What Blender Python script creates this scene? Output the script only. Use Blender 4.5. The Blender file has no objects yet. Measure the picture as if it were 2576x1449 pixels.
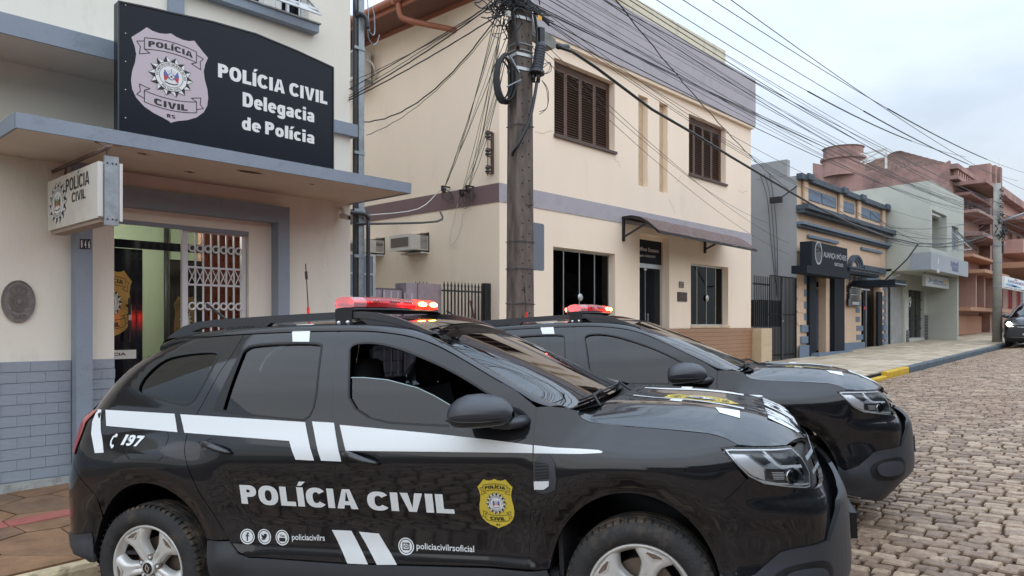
import bpy, bmesh, math, random
import numpy as np
from mathutils import Vector, Matrix, geometry
random.seed(7)
SC = bpy.context.scene
COL = SC.collection
# ---------------------------------------------------------------- camera, sky, sun, exposure
cam = bpy.data.cameras.new('camera'); camo = bpy.data.objects.new('camera', cam); COL.objects.link(camo)
cam.sensor_width = 36; cam.lens = 25.99; cam.shift_y = 0.0351; cam.clip_start = .05; cam.clip_end = 2000
camo.location = (0, 0, 1.68); camo.rotation_euler = (math.pi/2, 0, -math.radians(47.4))
SC.camera = camo
SC.view_settings.view_transform = 'Standard'; SC.view_settings.look = 'None'
SC.view_settings.exposure = 0.8; SC.view_settings.gamma = 1; SC.view_settings.use_curve_mapping = False
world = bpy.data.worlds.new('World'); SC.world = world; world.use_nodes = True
SUN_EL, SUN_AZ = math.radians(42), math.radians(205)
def build_world():
    nt = world.node_tree; N = nt.nodes; L = nt.links; N.clear()
    out = N.new('ShaderNodeOutputWorld'); bg = N.new('ShaderNodeBackground'); sky = N.new('ShaderNodeTexSky')
    sky.sky_type = 'NISHITA'; sky.sun_disc = False; sky.sun_elevation = SUN_EL; sky.sun_rotation = SUN_AZ
    bg.inputs['Strength'].default_value = .12
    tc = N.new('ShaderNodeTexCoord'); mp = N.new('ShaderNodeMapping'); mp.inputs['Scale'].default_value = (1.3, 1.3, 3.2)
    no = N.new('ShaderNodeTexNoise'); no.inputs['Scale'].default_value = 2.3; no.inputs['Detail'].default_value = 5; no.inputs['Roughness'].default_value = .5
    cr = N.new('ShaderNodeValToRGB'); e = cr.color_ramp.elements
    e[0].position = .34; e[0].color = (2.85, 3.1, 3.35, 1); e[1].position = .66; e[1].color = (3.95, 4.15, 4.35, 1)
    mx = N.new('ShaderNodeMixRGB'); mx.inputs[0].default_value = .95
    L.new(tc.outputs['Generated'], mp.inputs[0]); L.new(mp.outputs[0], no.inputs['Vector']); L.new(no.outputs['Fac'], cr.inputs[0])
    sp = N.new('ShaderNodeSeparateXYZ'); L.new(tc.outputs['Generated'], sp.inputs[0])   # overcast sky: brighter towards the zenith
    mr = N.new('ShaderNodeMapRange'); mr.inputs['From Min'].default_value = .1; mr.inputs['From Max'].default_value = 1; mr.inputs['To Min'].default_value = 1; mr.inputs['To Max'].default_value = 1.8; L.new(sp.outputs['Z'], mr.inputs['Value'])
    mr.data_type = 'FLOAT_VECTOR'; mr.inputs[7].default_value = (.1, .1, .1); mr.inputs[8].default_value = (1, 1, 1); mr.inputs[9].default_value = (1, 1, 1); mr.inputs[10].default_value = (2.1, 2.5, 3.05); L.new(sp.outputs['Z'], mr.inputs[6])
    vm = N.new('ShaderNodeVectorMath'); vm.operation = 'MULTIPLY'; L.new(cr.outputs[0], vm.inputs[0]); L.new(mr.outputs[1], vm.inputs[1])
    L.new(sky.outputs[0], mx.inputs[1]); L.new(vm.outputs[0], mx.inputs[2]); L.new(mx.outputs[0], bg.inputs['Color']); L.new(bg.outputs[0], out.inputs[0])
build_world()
sun = bpy.data.lights.new('sun', 'SUN'); suno = bpy.data.objects.new('sun', sun); COL.objects.link(suno)
sun.energy = 1.2; sun.angle = math.radians(140); sun.color = (1, .95, .88)
d_ = Vector((math.sin(SUN_AZ)*math.cos(SUN_EL), math.cos(SUN_AZ)*math.cos(SUN_EL), math.sin(SUN_EL)))
suno.rotation_euler = (-d_).to_track_quat('-Z', 'Y').to_euler(); suno.location = (0, 0, 30)

# ---------------------------------------------------------------- photogrammetry of vertical planes
FS, HY, CX0 = 1860., 815., 1288.
SN, CS = .6769, .7361
def at(px, py, V):            # point of the facade plane v=V seen at photo pixel (2576 px wide)
    r = (px-CX0)/FS; u = V*(CS+SN*r)/(SN-CS*r); F = CS*u+SN*V
    return u, 1.68-(py-HY)/FS*F
def ats(px, py, U):           # same for a side wall u=U -> (v, z)
    r = (px-CX0)/FS; v = U*(SN-CS*r)/(CS+SN*r); F = CS*U+SN*v
    return v, 1.68-(py-HY)/FS*F
def road_z(u, v): return .117-.00737*v*v+.025*(u-1.62)
KV = 5.5
def walk_z(u, v): return .052+.025*(u-1.62)+.02*(v-KV)

# ---------------------------------------------------------------- materials
MATS = {}
def mat(name, col, rough=.6, metal=0, var=0, vscale=6, bump=0, bscale=60, dirt=None, dscale=1.5, damt=.5, spec=.5, coat=0, stretch=None, emit=None, estr=0, dthr=.5, objc=True, trans=0, alpha=1, bdist=.01):
    if name in MATS: return MATS[name]
    m = bpy.data.materials.new(name); m.use_nodes = True; nt = m.node_tree; N = nt.nodes; L = nt.links
    b = N['Principled BSDF']; b.inputs['Roughness'].default_value = rough; b.inputs['Metallic'].default_value = metal
    b.inputs['Specular IOR Level'].default_value = spec; b.inputs['Coat Weight'].default_value = coat; b.inputs['Coat Roughness'].default_value = .03
    b.inputs['Transmission Weight'].default_value = trans
    c4 = (*col, 1) if len(col) == 3 else col
    b.inputs['Base Color'].default_value = c4
    if emit: b.inputs['Emission Color'].default_value = (*emit, 1); b.inputs['Emission Strength'].default_value = estr
    if var or bump or dirt:
        tc = N.new('ShaderNodeTexCoord'); mp = N.new('ShaderNodeMapping')
        L.new(tc.outputs['Object'], mp.inputs[0])
        if stretch: mp.inputs['Scale'].default_value = stretch
        cur = None
        if var:
            n = N.new('ShaderNodeTexNoise'); n.inputs['Scale'].default_value = vscale; n.inputs['Detail'].default_value = 6; n.inputs['Roughness'].default_value = .65
            L.new(mp.outputs[0], n.inputs['Vector'])
            cr = N.new('ShaderNodeValToRGB'); cr.color_ramp.elements[0].position = .3; cr.color_ramp.elements[1].position = .7
            cr.color_ramp.elements[0].color = tuple(max(0, c*(1-var)) for c in c4[:3])+(1,)
            cr.color_ramp.elements[1].color = tuple(min(1, c*(1+var)) for c in c4[:3])+(1,)
            L.new(n.outputs['Fac'], cr.inputs[0]); cur = cr.outputs[0]
        if dirt:
            n2 = N.new('ShaderNodeTexNoise'); n2.inputs['Scale'].default_value = dscale; n2.inputs['Detail'].default_value = 9; n2.inputs['Roughness'].default_value = .7
            L.new(mp.outputs[0], n2.inputs['Vector'])
            c2 = N.new('ShaderNodeValToRGB'); c2.color_ramp.elements[0].position = dthr; c2.color_ramp.elements[1].position = min(1, dthr+.2)
            c2.color_ramp.elements[0].color = (0, 0, 0, 1); c2.color_ramp.elements[1].color = (damt, damt, damt, 1)
            L.new(n2.outputs['Fac'], c2.inputs[0])
            mx = N.new('ShaderNodeMixRGB'); L.new(c2.outputs[0], mx.inputs[0])
            if cur: L.new(cur, mx.inputs[1])
            else: mx.inputs[1].default_value = c4
            mx.inputs[2].default_value = (*dirt, 1); cur = mx.outputs[0]
        if cur: L.new(cur, b.inputs['Base Color'])
        if bump:
            n3 = N.new('ShaderNodeTexNoise'); n3.inputs['Scale'].default_value = bscale; n3.inputs['Detail'].default_value = 5
            L.new(mp.outputs[0], n3.inputs['Vector'])
            bp = N.new('ShaderNodeBump'); bp.inputs['Strength'].default_value = bump; bp.inputs['Distance'].default_value = bdist
            L.new(n3.outputs['Fac'], bp.inputs['Height']); L.new(bp.outputs[0], b.inputs['Normal'])
    MATS[name] = m; return m
def glassmat(name, tint, spec=1.0, ior=1.5, rough=0.0):
    m = bpy.data.materials.new(name); m.use_nodes = True; N = m.node_tree.nodes; L = m.node_tree.links; N.clear()
    o = N.new('ShaderNodeOutputMaterial'); t = N.new('ShaderNodeBsdfTransparent'); g = N.new('ShaderNodeBsdfGlossy'); mx = N.new('ShaderNodeMixShader'); f = N.new('ShaderNodeFresnel')
    t.inputs[0].default_value = (*tint, 1); g.inputs[0].default_value = (spec, spec, spec, 1); g.inputs['Roughness'].default_value = rough; f.inputs[0].default_value = ior
    L.new(f.outputs[0], mx.inputs[0]); L.new(t.outputs[0], mx.inputs[1]); L.new(g.outputs[0], mx.inputs[2]); L.new(mx.outputs[0], o.inputs[0])
    MATS[name] = m; return m
def emis(name, col, s):
    m = bpy.data.materials.new(name); m.use_nodes = True; N = m.node_tree.nodes; L = m.node_tree.links; N.clear()
    o = N.new('ShaderNodeOutputMaterial'); e = N.new('ShaderNodeEmission'); e.inputs[0].default_value = (*col, 1); e.inputs[1].default_value = s
    L.new(e.outputs[0], o.inputs[0]); MATS[name] = m; return m

# ---------------------------------------------------------------- mesh builder
def smoothp(P, k):
    P = [Vector(p) for p in P]; R_ = []; n = len(P)
    for i in range(n-1):
        a, b, c, d = P[max(i-1, 0)], P[i], P[i+1], P[min(i+2, n-1)]
        for j in range(k): t = j/k; R_.append(.5*((2*b)+(c-a)*t+(2*a-5*b+4*c-d)*t*t+(3*b-3*c+d-a)*t**3))
    return R_+[P[-1]]
class MB:
    def __init__(s): s.v = []; s.f = []; s.n = None
    def add(s, vs, fs):
        k = len(s.v); s.v += [tuple(map(float, q)) for q in vs]; s.f += [tuple(k+i for i in f) for f in fs]
    def box(s, x0, x1, y0, y1, z0, z1, M=None):
        if x0 > x1: x0, x1 = x1, x0
        if y0 > y1: y0, y1 = y1, y0
        if z0 > z1: z0, z1 = z1, z0
        vs = [(x, y, z) for z in (z0, z1) for y in (y0, y1) for x in (x0, x1)]
        if M is not None: vs = [tuple(M @ Vector(q)) for q in vs]
        s.add(vs, [(0, 2, 3, 1), (4, 5, 7, 6), (0, 1, 5, 4), (2, 6, 7, 3), (0, 4, 6, 2), (1, 3, 7, 5)]); return s
    def bar(s, a, b, w, h=None, up=(0, 0, 1)):      # rectangular bar from a to b
        a = Vector(a); b = Vector(b); h = h or w; d = (b-a).normalized(); u = Vector(up)
        if abs(d.dot(u)) > .95: u = Vector((1, 0, 0))
        sx = d.cross(u).normalized()*w/2; sz = sx.normalized().cross(d).normalized()*h/2
        vs = [p+i*sx+j*sz for p in (a, b) for j in (-1, 1) for i in (-1, 1)]
        s.add(vs, [(0, 1, 3, 2), (4, 6, 7, 5), (0, 4, 5, 1), (2, 3, 7, 6), (0, 2, 6, 4), (1, 5, 7, 3)]); return s
    def tube(s, pts, r, n=6, caps=True, flat=None, sm_=0):
        pts = smoothp(pts, sm_) if sm_ else [Vector(p) for p in pts]; m = len(pts); k0 = len(s.v); up = None
        for i, p in enumerate(pts):
            t = (pts[min(i+1, m-1)]-pts[max(i-1, 0)])
            t = t.normalized() if t.length > 1e-9 else Vector((0, 0, 1))
            if up is None: up = Vector((0, 0, 1)) if abs(t.z) < .9 else Vector((1, 0, 0))
            a = t.cross(up)
            a = a.normalized() if a.length > 1e-6 else Vector((1, 0, 0)); b = t.cross(a).normalized(); up = -b if False else a.cross(t)
            rr = r[i] if isinstance(r, (list, tuple)) else r
            for j in range(n):
                an = 2*math.pi*j/n; q = p+a*math.cos(an)*rr+b*math.sin(an)*rr*(flat or 1); s.v.append(tuple(q))
        for i in range(m-1):
            for j in range(n):
                j2 = (j+1) % n; s.f.append((k0+i*n+j, k0+(i+1)*n+j, k0+(i+1)*n+j2, k0+i*n+j2))
        if caps: s.f.append(tuple(k0+j for j in range(n))); s.f.append(tuple(k0+(m-1)*n+j for j in reversed(range(n))))
        return s
    def lathe(s, prof, n=24, M=None, close=False):   # prof (r, h) about local z
        k0 = len(s.v); m = len(prof)
        for r, h in prof:
            for j in range(n):
                an = 2*math.pi*j/n; q = Vector((r*math.cos(an), r*math.sin(an), h)); s.v.append(tuple(M @ q if M is not None else q))
        for i in range(m-1):
            for j in range(n):
                j2 = (j+1) % n; s.f.append((k0+i*n+j, k0+i*n+j2, k0+(i+1)*n+j2, k0+(i+1)*n+j))
        return s
    def prism(s, poly, a, b, fn):                 # poly 2D, fn(p, q, t) -> 3D, t in (a, b)
        n = len(poly); tri = geometry.tessellate_polygon([[Vector((p[0], p[1], 0)) for p in poly]]); k = len(s.v)
        s.v += [tuple(fn(p[0], p[1], a)) for p in poly]+[tuple(fn(p[0], p[1], b)) for p in poly]
        for t in tri: s.f.append(tuple(k+i for i in t)); s.f.append(tuple(k+n+i for i in reversed(t)))
        for i in range(n): j = (i+1) % n; s.f.append((k+i, k+j, k+n+j, k+n+i))
        return s
    def grid(s, P):                                # P[i][j] points
        k = len(s.v); a = len(P); b = len(P[0])
        for r in P: s.v += [tuple(q) for q in r]
        for i in range(a-1):
            for j in range(b-1): s.f.append((k+i*b+j, k+(i+1)*b+j, k+(i+1)*b+j+1, k+i*b+j+1))
        return s
    def mesh(s, name, smooth=False, angle=None):
        me = bpy.data.meshes.new(name); me.from_pydata(s.v, [], s.f); 
        if smooth: me.polygons.foreach_set('use_smooth', [True]*len(me.polygons))
        me.update()
        if angle: me.set_sharp_from_angle(angle=math.radians(angle))
        return me
    def build(s, name, m, parent=None, smooth=False, fix=True, angle=None):
        me = s.mesh(name, smooth, angle)
        if fix:
            b = bmesh.new(); b.from_mesh(me); bmesh.ops.recalc_face_normals(b, faces=b.faces); b.to_mesh(me); b.free()
        return link(name, me, m, parent)
def link(name, me, m, parent=None):
    o = bpy.data.objects.new(name, me); COL.objects.link(o)
    for mm in (m if isinstance(m, (list, tuple)) else [m]):
        if mm is not None and mm.name not in [q.name for q in me.materials if q]: me.materials.append(mm)
    if parent is not None: o.parent = parent
    return o
def thing(name, label, cat, loc=(0, 0, 0), group=None, rot=None):
    o = bpy.data.objects.new(name, None); COL.objects.link(o); o.location = loc; o.empty_display_size = .1
    if rot: o.rotation_euler = rot
    tag(o, label, cat, group); return o
def tag(o, label, cat, group=None):
    o['label'] = label; o['category'] = cat
    if group: o['group'] = group
    return o
def struct(o): o['kind'] = 'structure'; return o
def stuff(o): o['kind'] = 'stuff'; return o
def rel(parent, mb):   # move geometry written in world coordinates into the parent's frame
    L0 = Vector(parent.location); mb.v = [(x-L0.x, y-L0.y, z-L0.z) for x, y, z in mb.v]; return mb
def B(name, m, parent, *boxes, **k):
    mb = MB()
    for b in boxes: mb.box(*b)
    if parent is not None: rel(parent, mb)
    return mb.build(name, m, parent, fix=False, **k)
def TB(name, m, parent, pts, r, n=6, **k):
    mb = MB(); mb.tube(pts, r, n, sm_=4 if len(pts) > 2 and not isinstance(r, (list, tuple)) else 0)
    if parent is not None: rel(parent, mb)
    return mb.build(name, m, parent, smooth=True, fix=True)
def piece(name, me, m, parent, loc, rot=None, scl=None):
    o = bpy.data.objects.new(name, me); COL.objects.link(o)
    if m is not None and not me.materials: me.materials.append(m)
    o.parent = parent; o.location = Vector(loc)-(Vector(parent.location) if parent is not None else Vector())
    if rot: o.rotation_euler = rot
    if scl: o.scale = scl
    return o
UNIT = None
def unit_box():
    global UNIT
    m = MB().box(-.5, .5, -.5, .5, -.5, .5); return m.mesh('piece')
def ubox(name, m, parent, x0, x1, y0, y1, z0, z1, cache={}):
    if m.name not in cache: cache[m.name] = unit_box(); cache[m.name].materials.append(m)
    return piece(name, cache[m.name], None, parent, ((x0+x1)/2, (y0+y1)/2, (z0+z1)/2), scl=(abs(x1-x0), abs(y1-y0), abs(z1-z0)))
def wall(name, m, parent, u0, u1, z0, z1, v, depth, holes=(), axis='u'):
    """wall slab at plane v (thickness to v+depth) with rectangular openings (u0,u1,z0,z1)"""
    us = sorted({u0, u1, *[h[0] for h in holes], *[h[1] for h in holes]}); zs = sorted({z0, z1, *[h[2] for h in holes], *[h[3] for h in holes]})
    us = [u for u in us if u0 <= u <= u1]; zs = [z for z in zs if z0 <= z <= z1]
    inh = lambda a, b: any(h[0] < a < h[1] and h[2] < b < h[3] for h in holes)
    mb = MB(); P = (lambda a, b, c: (a, c, b)) if axis == 'u' else (lambda a, b, c: (c, a, b))
    full = lambda i, j: 0 <= i < len(us)-1 and 0 <= j < len(zs)-1 and not inh((us[i]+us[i+1])/2, (zs[j]+zs[j+1])/2)
    for i in range(len(us)-1):
        for j in range(len(zs)-1):
            if not full(i, j): continue
            a, b, c, d = us[i], us[i+1], zs[j], zs[j+1]
            for w in (v, v+depth): mb.add([P(a, c, w), P(b, c, w), P(b, d, w), P(a, d, w)], [(0, 1, 2, 3)])
            if not full(i-1, j): mb.add([P(a, c, v), P(a, d, v), P(a, d, v+depth), P(a, c, v+depth)], [(0, 1, 2, 3)])
            if not full(i+1, j): mb.add([P(b, c, v), P(b, d, v), P(b, d, v+depth), P(b, c, v+depth)], [(0, 1, 2, 3)])
            if not full(i, j-1): mb.add([P(a, c, v), P(b, c, v), P(b, c, v+depth), P(a, c, v+depth)], [(0, 1, 2, 3)])
            if not full(i, j+1): mb.add([P(a, d, v), P(b, d, v), P(b, d, v+depth), P(a, d, v+depth)], [(0, 1, 2, 3)])
    if parent is not None: rel(parent, mb)
    me = mb.mesh(name); b = bmesh.new(); b.from_mesh(me); bmesh.ops.remove_doubles(b, verts=b.verts, dist=1e-5); bmesh.ops.recalc_face_normals(b, faces=b.faces); b.to_mesh(me); b.free()
    return link(name, me, m, parent)

# ---------------------------------------------------------------- lettering (Blender's built-in font)
def text_mesh(body, size=1, bold=0.0, sx=1, shear=0, align='LEFT', spacing=1):
    cu = bpy.data.curves.new('t', 'FONT'); cu.body = body; cu.size = size; cu.offset = bold*size; cu.align_x = align; cu.shear = shear; cu.space_character = spacing
    cu.resolution_u = 3; cu.fill_mode = 'FRONT'
    o = bpy.data.objects.new('t', cu); COL.objects.link(o); dg = bpy.context.evaluated_depsgraph_get()
    me = bpy.data.meshes.new_from_object(o.evaluated_get(dg)); bpy.data.objects.remove(o); bpy.data.curves.remove(cu)
    V = [(v.co.x*sx, v.co.y) for v in me.vertices]; Fs = [tuple(p.vertices) for p in me.polygons]; bpy.data.meshes.remove(me)
    return V, Fs
def fit_text(body, x0, x1, y0, y1, bold=0, shear=0, spacing=1, capfit=True):
    """lettering scaled so its outline fills the rectangle"""
    V, Fs = text_mesh(body, 1, bold, 1, shear, spacing=spacing)
    xs = [v[0] for v in V]; a, b = min(xs), max(xs)
    if capfit:
        W, _ = text_mesh('H', 1, bold); c, d = min(v[1] for v in W), max(v[1] for v in W)
    else: ys = [v[1] for v in V]; c, d = min(ys), max(ys)
    return [(x0+(x-a)/(b-a)*(x1-x0), y0+(y-c)/(d-c)*(y1-y0)) for x, y in V], Fs
def decal(name, V, Fs, m, parent, fn, flip=False, normals=None):
    mb = MB(); mb.add([fn(x, y) for x, y in V], [tuple(reversed(f)) if flip else f for f in Fs])
    return mb.build(name, m, parent, fix=False)
def ring(r0, r1, n=40, a0=0, a1=2*math.pi):
    V = []; Fs = []
    for i in range(n+1):
        t = a0+(a1-a0)*i/n; V += [(r0*math.cos(t), r0*math.sin(t)), (r1*math.cos(t), r1*math.sin(t))]
    for i in range(n): Fs.append((2*i, 2*i+1, 2*i+3, 2*i+2))
    return V, Fs
def polyf(P):
    t = geometry.tessellate_polygon([[Vector((a, b, 0)) for a, b in P]]); 
    return list(P), [tuple(x) for x in t]
def strokes(P, w, closed=False):
    V = []; Fs = []; n = len(P); seg = n if closed else n-1
    for i in range(seg):
        a = Vector(P[i]); b = Vector(P[(i+1) % n]); d = (b-a); 
        if d.length < 1e-9: continue
        d.normalize(); q = Vector((-d.y, d.x))*w/2; a = a-d*w*.3; b = b+d*w*.3; k = len(V)
        V += [tuple(a+q), tuple(a-q), tuple(b-q), tuple(b+q)]; Fs.append((k, k+1, k+2, k+3))
    return union((V, Fs))
def union(VF):
    if not VF[1]: return VF
    r = geometry.delaunay_2d_cdt([Vector(v) for v in VF[0]], [], [list(f) for f in VF[1]], 1, 1e-6); keep = [f for f, o in zip(r[2], r[5]) if o]
    return [tuple(v) for v in r[0]], [tuple(f) for f in keep]
def comb(*L):
    V = []; F_ = []
    for v, f in L: k = len(V); V += v; F_ += [tuple(k+i for i in q) for q in f]
    return V, F_
def arc_text(body, R, a_mid, size, bold=.02, inside=False, sx=1.0):
    """characters set around a circle; a_mid in radians (math), inside=True reads along the bottom"""
    out = []; adv = [text_adv(c)*size*sx for c in body]; tot = sum(adv); pos = -tot/2
    for c, w in zip(body, adv):
        t = (pos+w/2)/R; pos += w
        an = a_mid+t if inside else a_mid-t
        if c == ' ': continue
        V, Fs = text_mesh(c, size, bold, sx); cx = (min(x for x, y in V)+max(x for x, y in V))/2
        ro = an+math.pi/2 if inside else an-math.pi/2
        rr = R
        out.append(([(rr*math.cos(an)+(x-cx)*math.cos(ro)-(y-size*.35)*math.sin(ro), rr*math.sin(an)+(x-cx)*math.sin(ro)+(y-size*.35)*math.cos(ro)) for x, y in V], Fs))
    return comb(*out)
def text_adv(c): return .34 if c in ' I' else (.36 if c in 'Í' else (.85 if c in 'M' else .66))
# heavy block lettering drawn as strokes (for the big painted words)
def _ring(cx, cy, rx, ry, t, a0=0, a1=360, n=26, p=2.4, tx=None):
    V = []; F_ = []; tx = tx or t
    for i in range(n+1):
        a = math.radians(a0+(a1-a0)*i/n); c, s = math.cos(a), math.sin(a); k = (abs(c)**p+abs(s)**p)**(-1/p)
        V += [(cx+(rx-tx)*c*k, cy+(ry-t*.86)*s*k), (cx+rx*c*k, cy+ry*s*k)]
    for i in range(n): F_.append((2*i, 2*i+1, 2*i+3, 2*i+2))
    return V, F_
def _q(*p): return list(p), [tuple(range(len(p)))]
def _r(x0, x1, y0, y1): return _q((x0, y0), (x1, y0), (x1, y1), (x0, y1))
def glyph(c, t):
    X = .72                                  # x-height
    if c == 'I': return comb(_r(0, t, 0, 1)), t
    if c == 'Í': return comb(_r(0, t, 0, 1), _q((t*.15, 1.08), (t*.75, 1.08), (t*1.45, 1.30), (t*.55, 1.30))), t
    if c == 'L': return comb(_r(0, t, 0, 1), _r(t, .62, 0, t*.86)), .62
    if c == 'O': return comb(_ring(.41, .5, .41, .515, t)), .82
    if c == 'C': return comb(_ring(.41, .5, .41, .515, t, 38, 322)), .77
    if c == 'P': return comb(_r(0, t, 0, 1), _ring(.34, .69, .34, .31, t, -90, 90, 16), _r(t, .34, 1-t*.86, 1), _r(t, .34, .38, .38+t*.86)), .68
    if c == 'R': return comb(_r(0, t, 0, 1), _ring(.36, .71, .34, .29, t, -90, 90, 16), _r(t, .36, 1-t*.86, 1), _r(t, .40, .42, .42+t*.86), _q((.50, 0), (.76, 0), (.52, .42), (.30, .42))), .76
    if c == 'A': return comb(_q((0, 0), (t*1.02, 0), (.41+.015, 1), (.41-t*.55, 1)), _q((.82-t*1.02, 0), (.82, 0), (.41+t*.55, 1), (.41-.015, 1)), _r(.20, .62, .19, .19+t*.75)), .82
    if c == 'V': return comb(_q((0, 1), (.41-t*.5, 0), (.41+.03, 0), (t*1.05, 1)), _q((.80-t*1.05, 1), (.41-.03, 0), (.41+t*.5, 0), (.80, 1))), .80
    if c == 'S': return comb(_ring(.36, .735, .34, .28, t, 20, 270, 18), _ring(.36, .265, .36, .28, t, -160, 90, 18)), .70
    if c == 'D': return comb(_r(0, t, 0, 1), _ring(.36, .5, .42, .5, t, -90, 90, 18), _r(t, .36, 1-t*.86, 1), _r(t, .36, 0, t*.86)), .78
    if c == 'o': return comb(_ring(.33, X/2, .33, X/2+.01, t*.92)), .66
    if c == 'c': return comb(_ring(.33, X/2, .33, X/2+.01, t*.92, 42, 318)), .60
    if c == 'e': return comb(_ring(.33, X/2, .33, X/2+.01, t*.92, 0, 318), _r(.06, .65, X/2-.055, X/2+.065)), .64
    if c == 'l': return comb(_r(0, t, 0, 1)), t
    if c == 'i': return comb(_r(0, t, 0, X), _r(0, t, X+.10, 1)), t
    if c == 'í': return comb(_r(0, t, 0, X), _q((t*.1, X+.09), (t*.75, X+.09), (t*1.5, 1.05), (t*.55, 1.05))), t
    if c == 'd': return comb(_ring(.31, X/2, .31, X/2+.01, t*.9), _r(.62-t*.8, .64, 0, 1)), .64
    if c == 'g': return comb(_ring(.31, X/2, .31, X/2+.01, t*.9), _r(.62-t*.8, .64, -.08, X), _ring(.32, -.06, .32, .22, t*.9, 190, 360, 12)), .64
    if c == 'a': return comb(_ring(.30, .21, .30, .22, t*.8), _r(.60-t*.9, .62, 0, .5), _ring(.32, .48, .30, .24, t*.85, 0, 160, 12)), .62
    if c == '1': return comb(_r(.2, .2+t, 0, 1), _q((.2, .93), (.2, .72), (0, .62), (0, .80))), .2+t
    if c == '9': return comb(_ring(.31, .69, .31, .32, t*.9), _ring(.31, .5, .31, .515, t*.9, -140, 30, 14)), .62
    if c == '7': return comb(_r(0, .62, 1-t*.9, 1), _q((.62, .9), (.40, .9), (.12, 0), (.36, 0))), .62
    return ([], []), .30
def heavy(body, x0, x1, y0, y1, t=.27, gap=.085, shear=0, space=.34):
    out = []; x = 0
    for c in body:
        if c == ' ': x += space-gap; continue
        (V, F_), w = glyph(c, t); out.append(([(a+x, b) for a, b in V], F_)); x += w+gap
    W = x-gap; V, F_ = comb(*[union(o) for o in out]); return [(x0+((a+shear*b)/W)*(x1-x0), y0+b*(y1-y0)) for a, b in V], F_
def voronoi_cells(pts, box):
    """clip each seed's cell from the box by bisectors"""
    out = []; x0, x1, y0, y1 = box
    for i, (px, py) in enumerate(pts):
        P = [(x0, y0), (x1, y0), (x1, y1), (x0, y1)]
        for j, (qx, qy) in enumerate(pts):
            if i == j or (qx-px)**2+(qy-py)**2 > 9: continue
            mx, my = (px+qx)/2, (py+qy)/2; dx, dy = qx-px, qy-py; f = lambda p: (p[0]-mx)*dx+(p[1]-my)*dy; Q = []
            for k in range(len(P)):
                a, b = P[k], P[(k+1) % len(P)]; fa, fb = f(a), f(b)
                if fa <= 0: Q.append(a)
                if fa*fb < 0: t = fa/(fa-fb); Q.append((a[0]+(b[0]-a[0])*t, a[1]+(b[1]-a[1])*t))
            P = Q
            if len(P) < 3: break
        if len(P) >= 3: out.append(P)
    return out
# ================================================================ colours
cream = mat('cream_wall_paint', (.76, .72, .62), .85, var=.035, vscale=1.1, stretch=(1, 1, .35), dirt=(.40, .36, .29), dscale=1.6, damt=.34, dthr=.56, bump=.25, bscale=35)
cream2 = mat('pale_peach_wall_paint', (.86, .71, .56), .85, var=.03, vscale=.8, stretch=(1, 1, .3), dirt=(.46, .38, .29), dscale=1.3, damt=.32, dthr=.58, bump=.2, bscale=30)
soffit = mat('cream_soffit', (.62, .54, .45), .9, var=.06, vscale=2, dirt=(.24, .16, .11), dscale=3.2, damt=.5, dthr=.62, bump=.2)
bluegrey = mat('blue_grey_trim_paint', (.235, .275, .325), .7, var=.06, vscale=4, dirt=(.10, .11, .11), dscale=6, damt=.55, dthr=.57, bump=.25)
bluebrick = mat('blue_grey_brick_paint', (.275, .31, .355), .65, var=.07, vscale=5, dirt=(.13, .14, .15), dscale=5, damt=.4, dthr=.6, bump=.35, bscale=25)
joint = mat('painted_joint', (.255, .29, .335), .8)
plinthg = mat('weathered_plinth', (.36, .37, .35), .9, var=.2, vscale=9, dirt=(.12, .11, .09), dscale=8, damt=.7, bump=.5)
signblack = mat('sign_dark_panel', (.006, .010, .018), .25, spec=.2, var=.1, vscale=2)
lilac = mat('emblem_lilac', (.50, .43, .47), .5)
white = mat('white_print', (.74, .76, .74), .45)
black = mat('black_print', (.012, .012, .014), .5)
gold = mat('emblem_yellow', (.62, .45, .055), .4)
goldold = mat('emblem_gold', (.55, .36, .12), .5)
redp = mat('print_red', (.45, .04, .05), .5); bluep = mat('print_blue', (.10, .13, .35), .5); greenp = mat('print_green', (.03, .18, .10), .5)
steelgrey = mat('grey_painted_steel', (.58, .59, .61), .45, var=.05)
alum = mat('brushed_aluminium', (.55, .57, .58), .35, metal=.8, var=.08)
galv = mat('galvanised_steel', (.30, .34, .36), .5, metal=.4, var=.18, vscale=14, dirt=(.2, .2, .19), dscale=9)
conduit = mat('dark_conduit', (.035, .037, .042), .45)
green = mat('green_room_wall', (.33, .41, .29), .8, var=.03)
redbrick = mat('red_brick', (.17, .045, .03), .85, var=.22, vscale=10, bump=.4)
darkdoor = mat('dark_glossy_door', (.008, .009, .014), .1); goldgl = mat('emblem_gold_glossy', (.50, .31, .10), .12)
slabm = mat('rough_concrete', (.30, .28, .25), .9, var=.15, vscale=7, dirt=(.13, .12, .11), dscale=5, bump=.5)
whitepl = mat('white_plastic', (.62, .61, .56), .5, var=.05)
darkglass = mat('dark_window_glass', (.006, .008, .011), .05, spec=.22)
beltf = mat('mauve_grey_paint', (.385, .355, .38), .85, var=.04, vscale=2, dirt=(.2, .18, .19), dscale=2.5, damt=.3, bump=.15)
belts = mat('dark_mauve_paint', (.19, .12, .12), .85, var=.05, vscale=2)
shut = mat('brown_shutter_wood', (.105, .052, .032), .55, var=.25, vscale=18, stretch=(1, 1, 5), bump=.3)
rust = mat('rusty_brown_metal', (.115, .066, .055), .7, var=.3, vscale=7, dirt=(.25, .2, .19), dscale=6, damt=.5, bump=.3)
blackmetal = mat('black_painted_iron', (.012, .013, .016), .45)
tilem = mat('tan_wall_tile', (.36, .20, .115), .4, var=.08, vscale=3)
grout = mat('brown_grout', (.17, .10, .06), .9)
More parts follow.
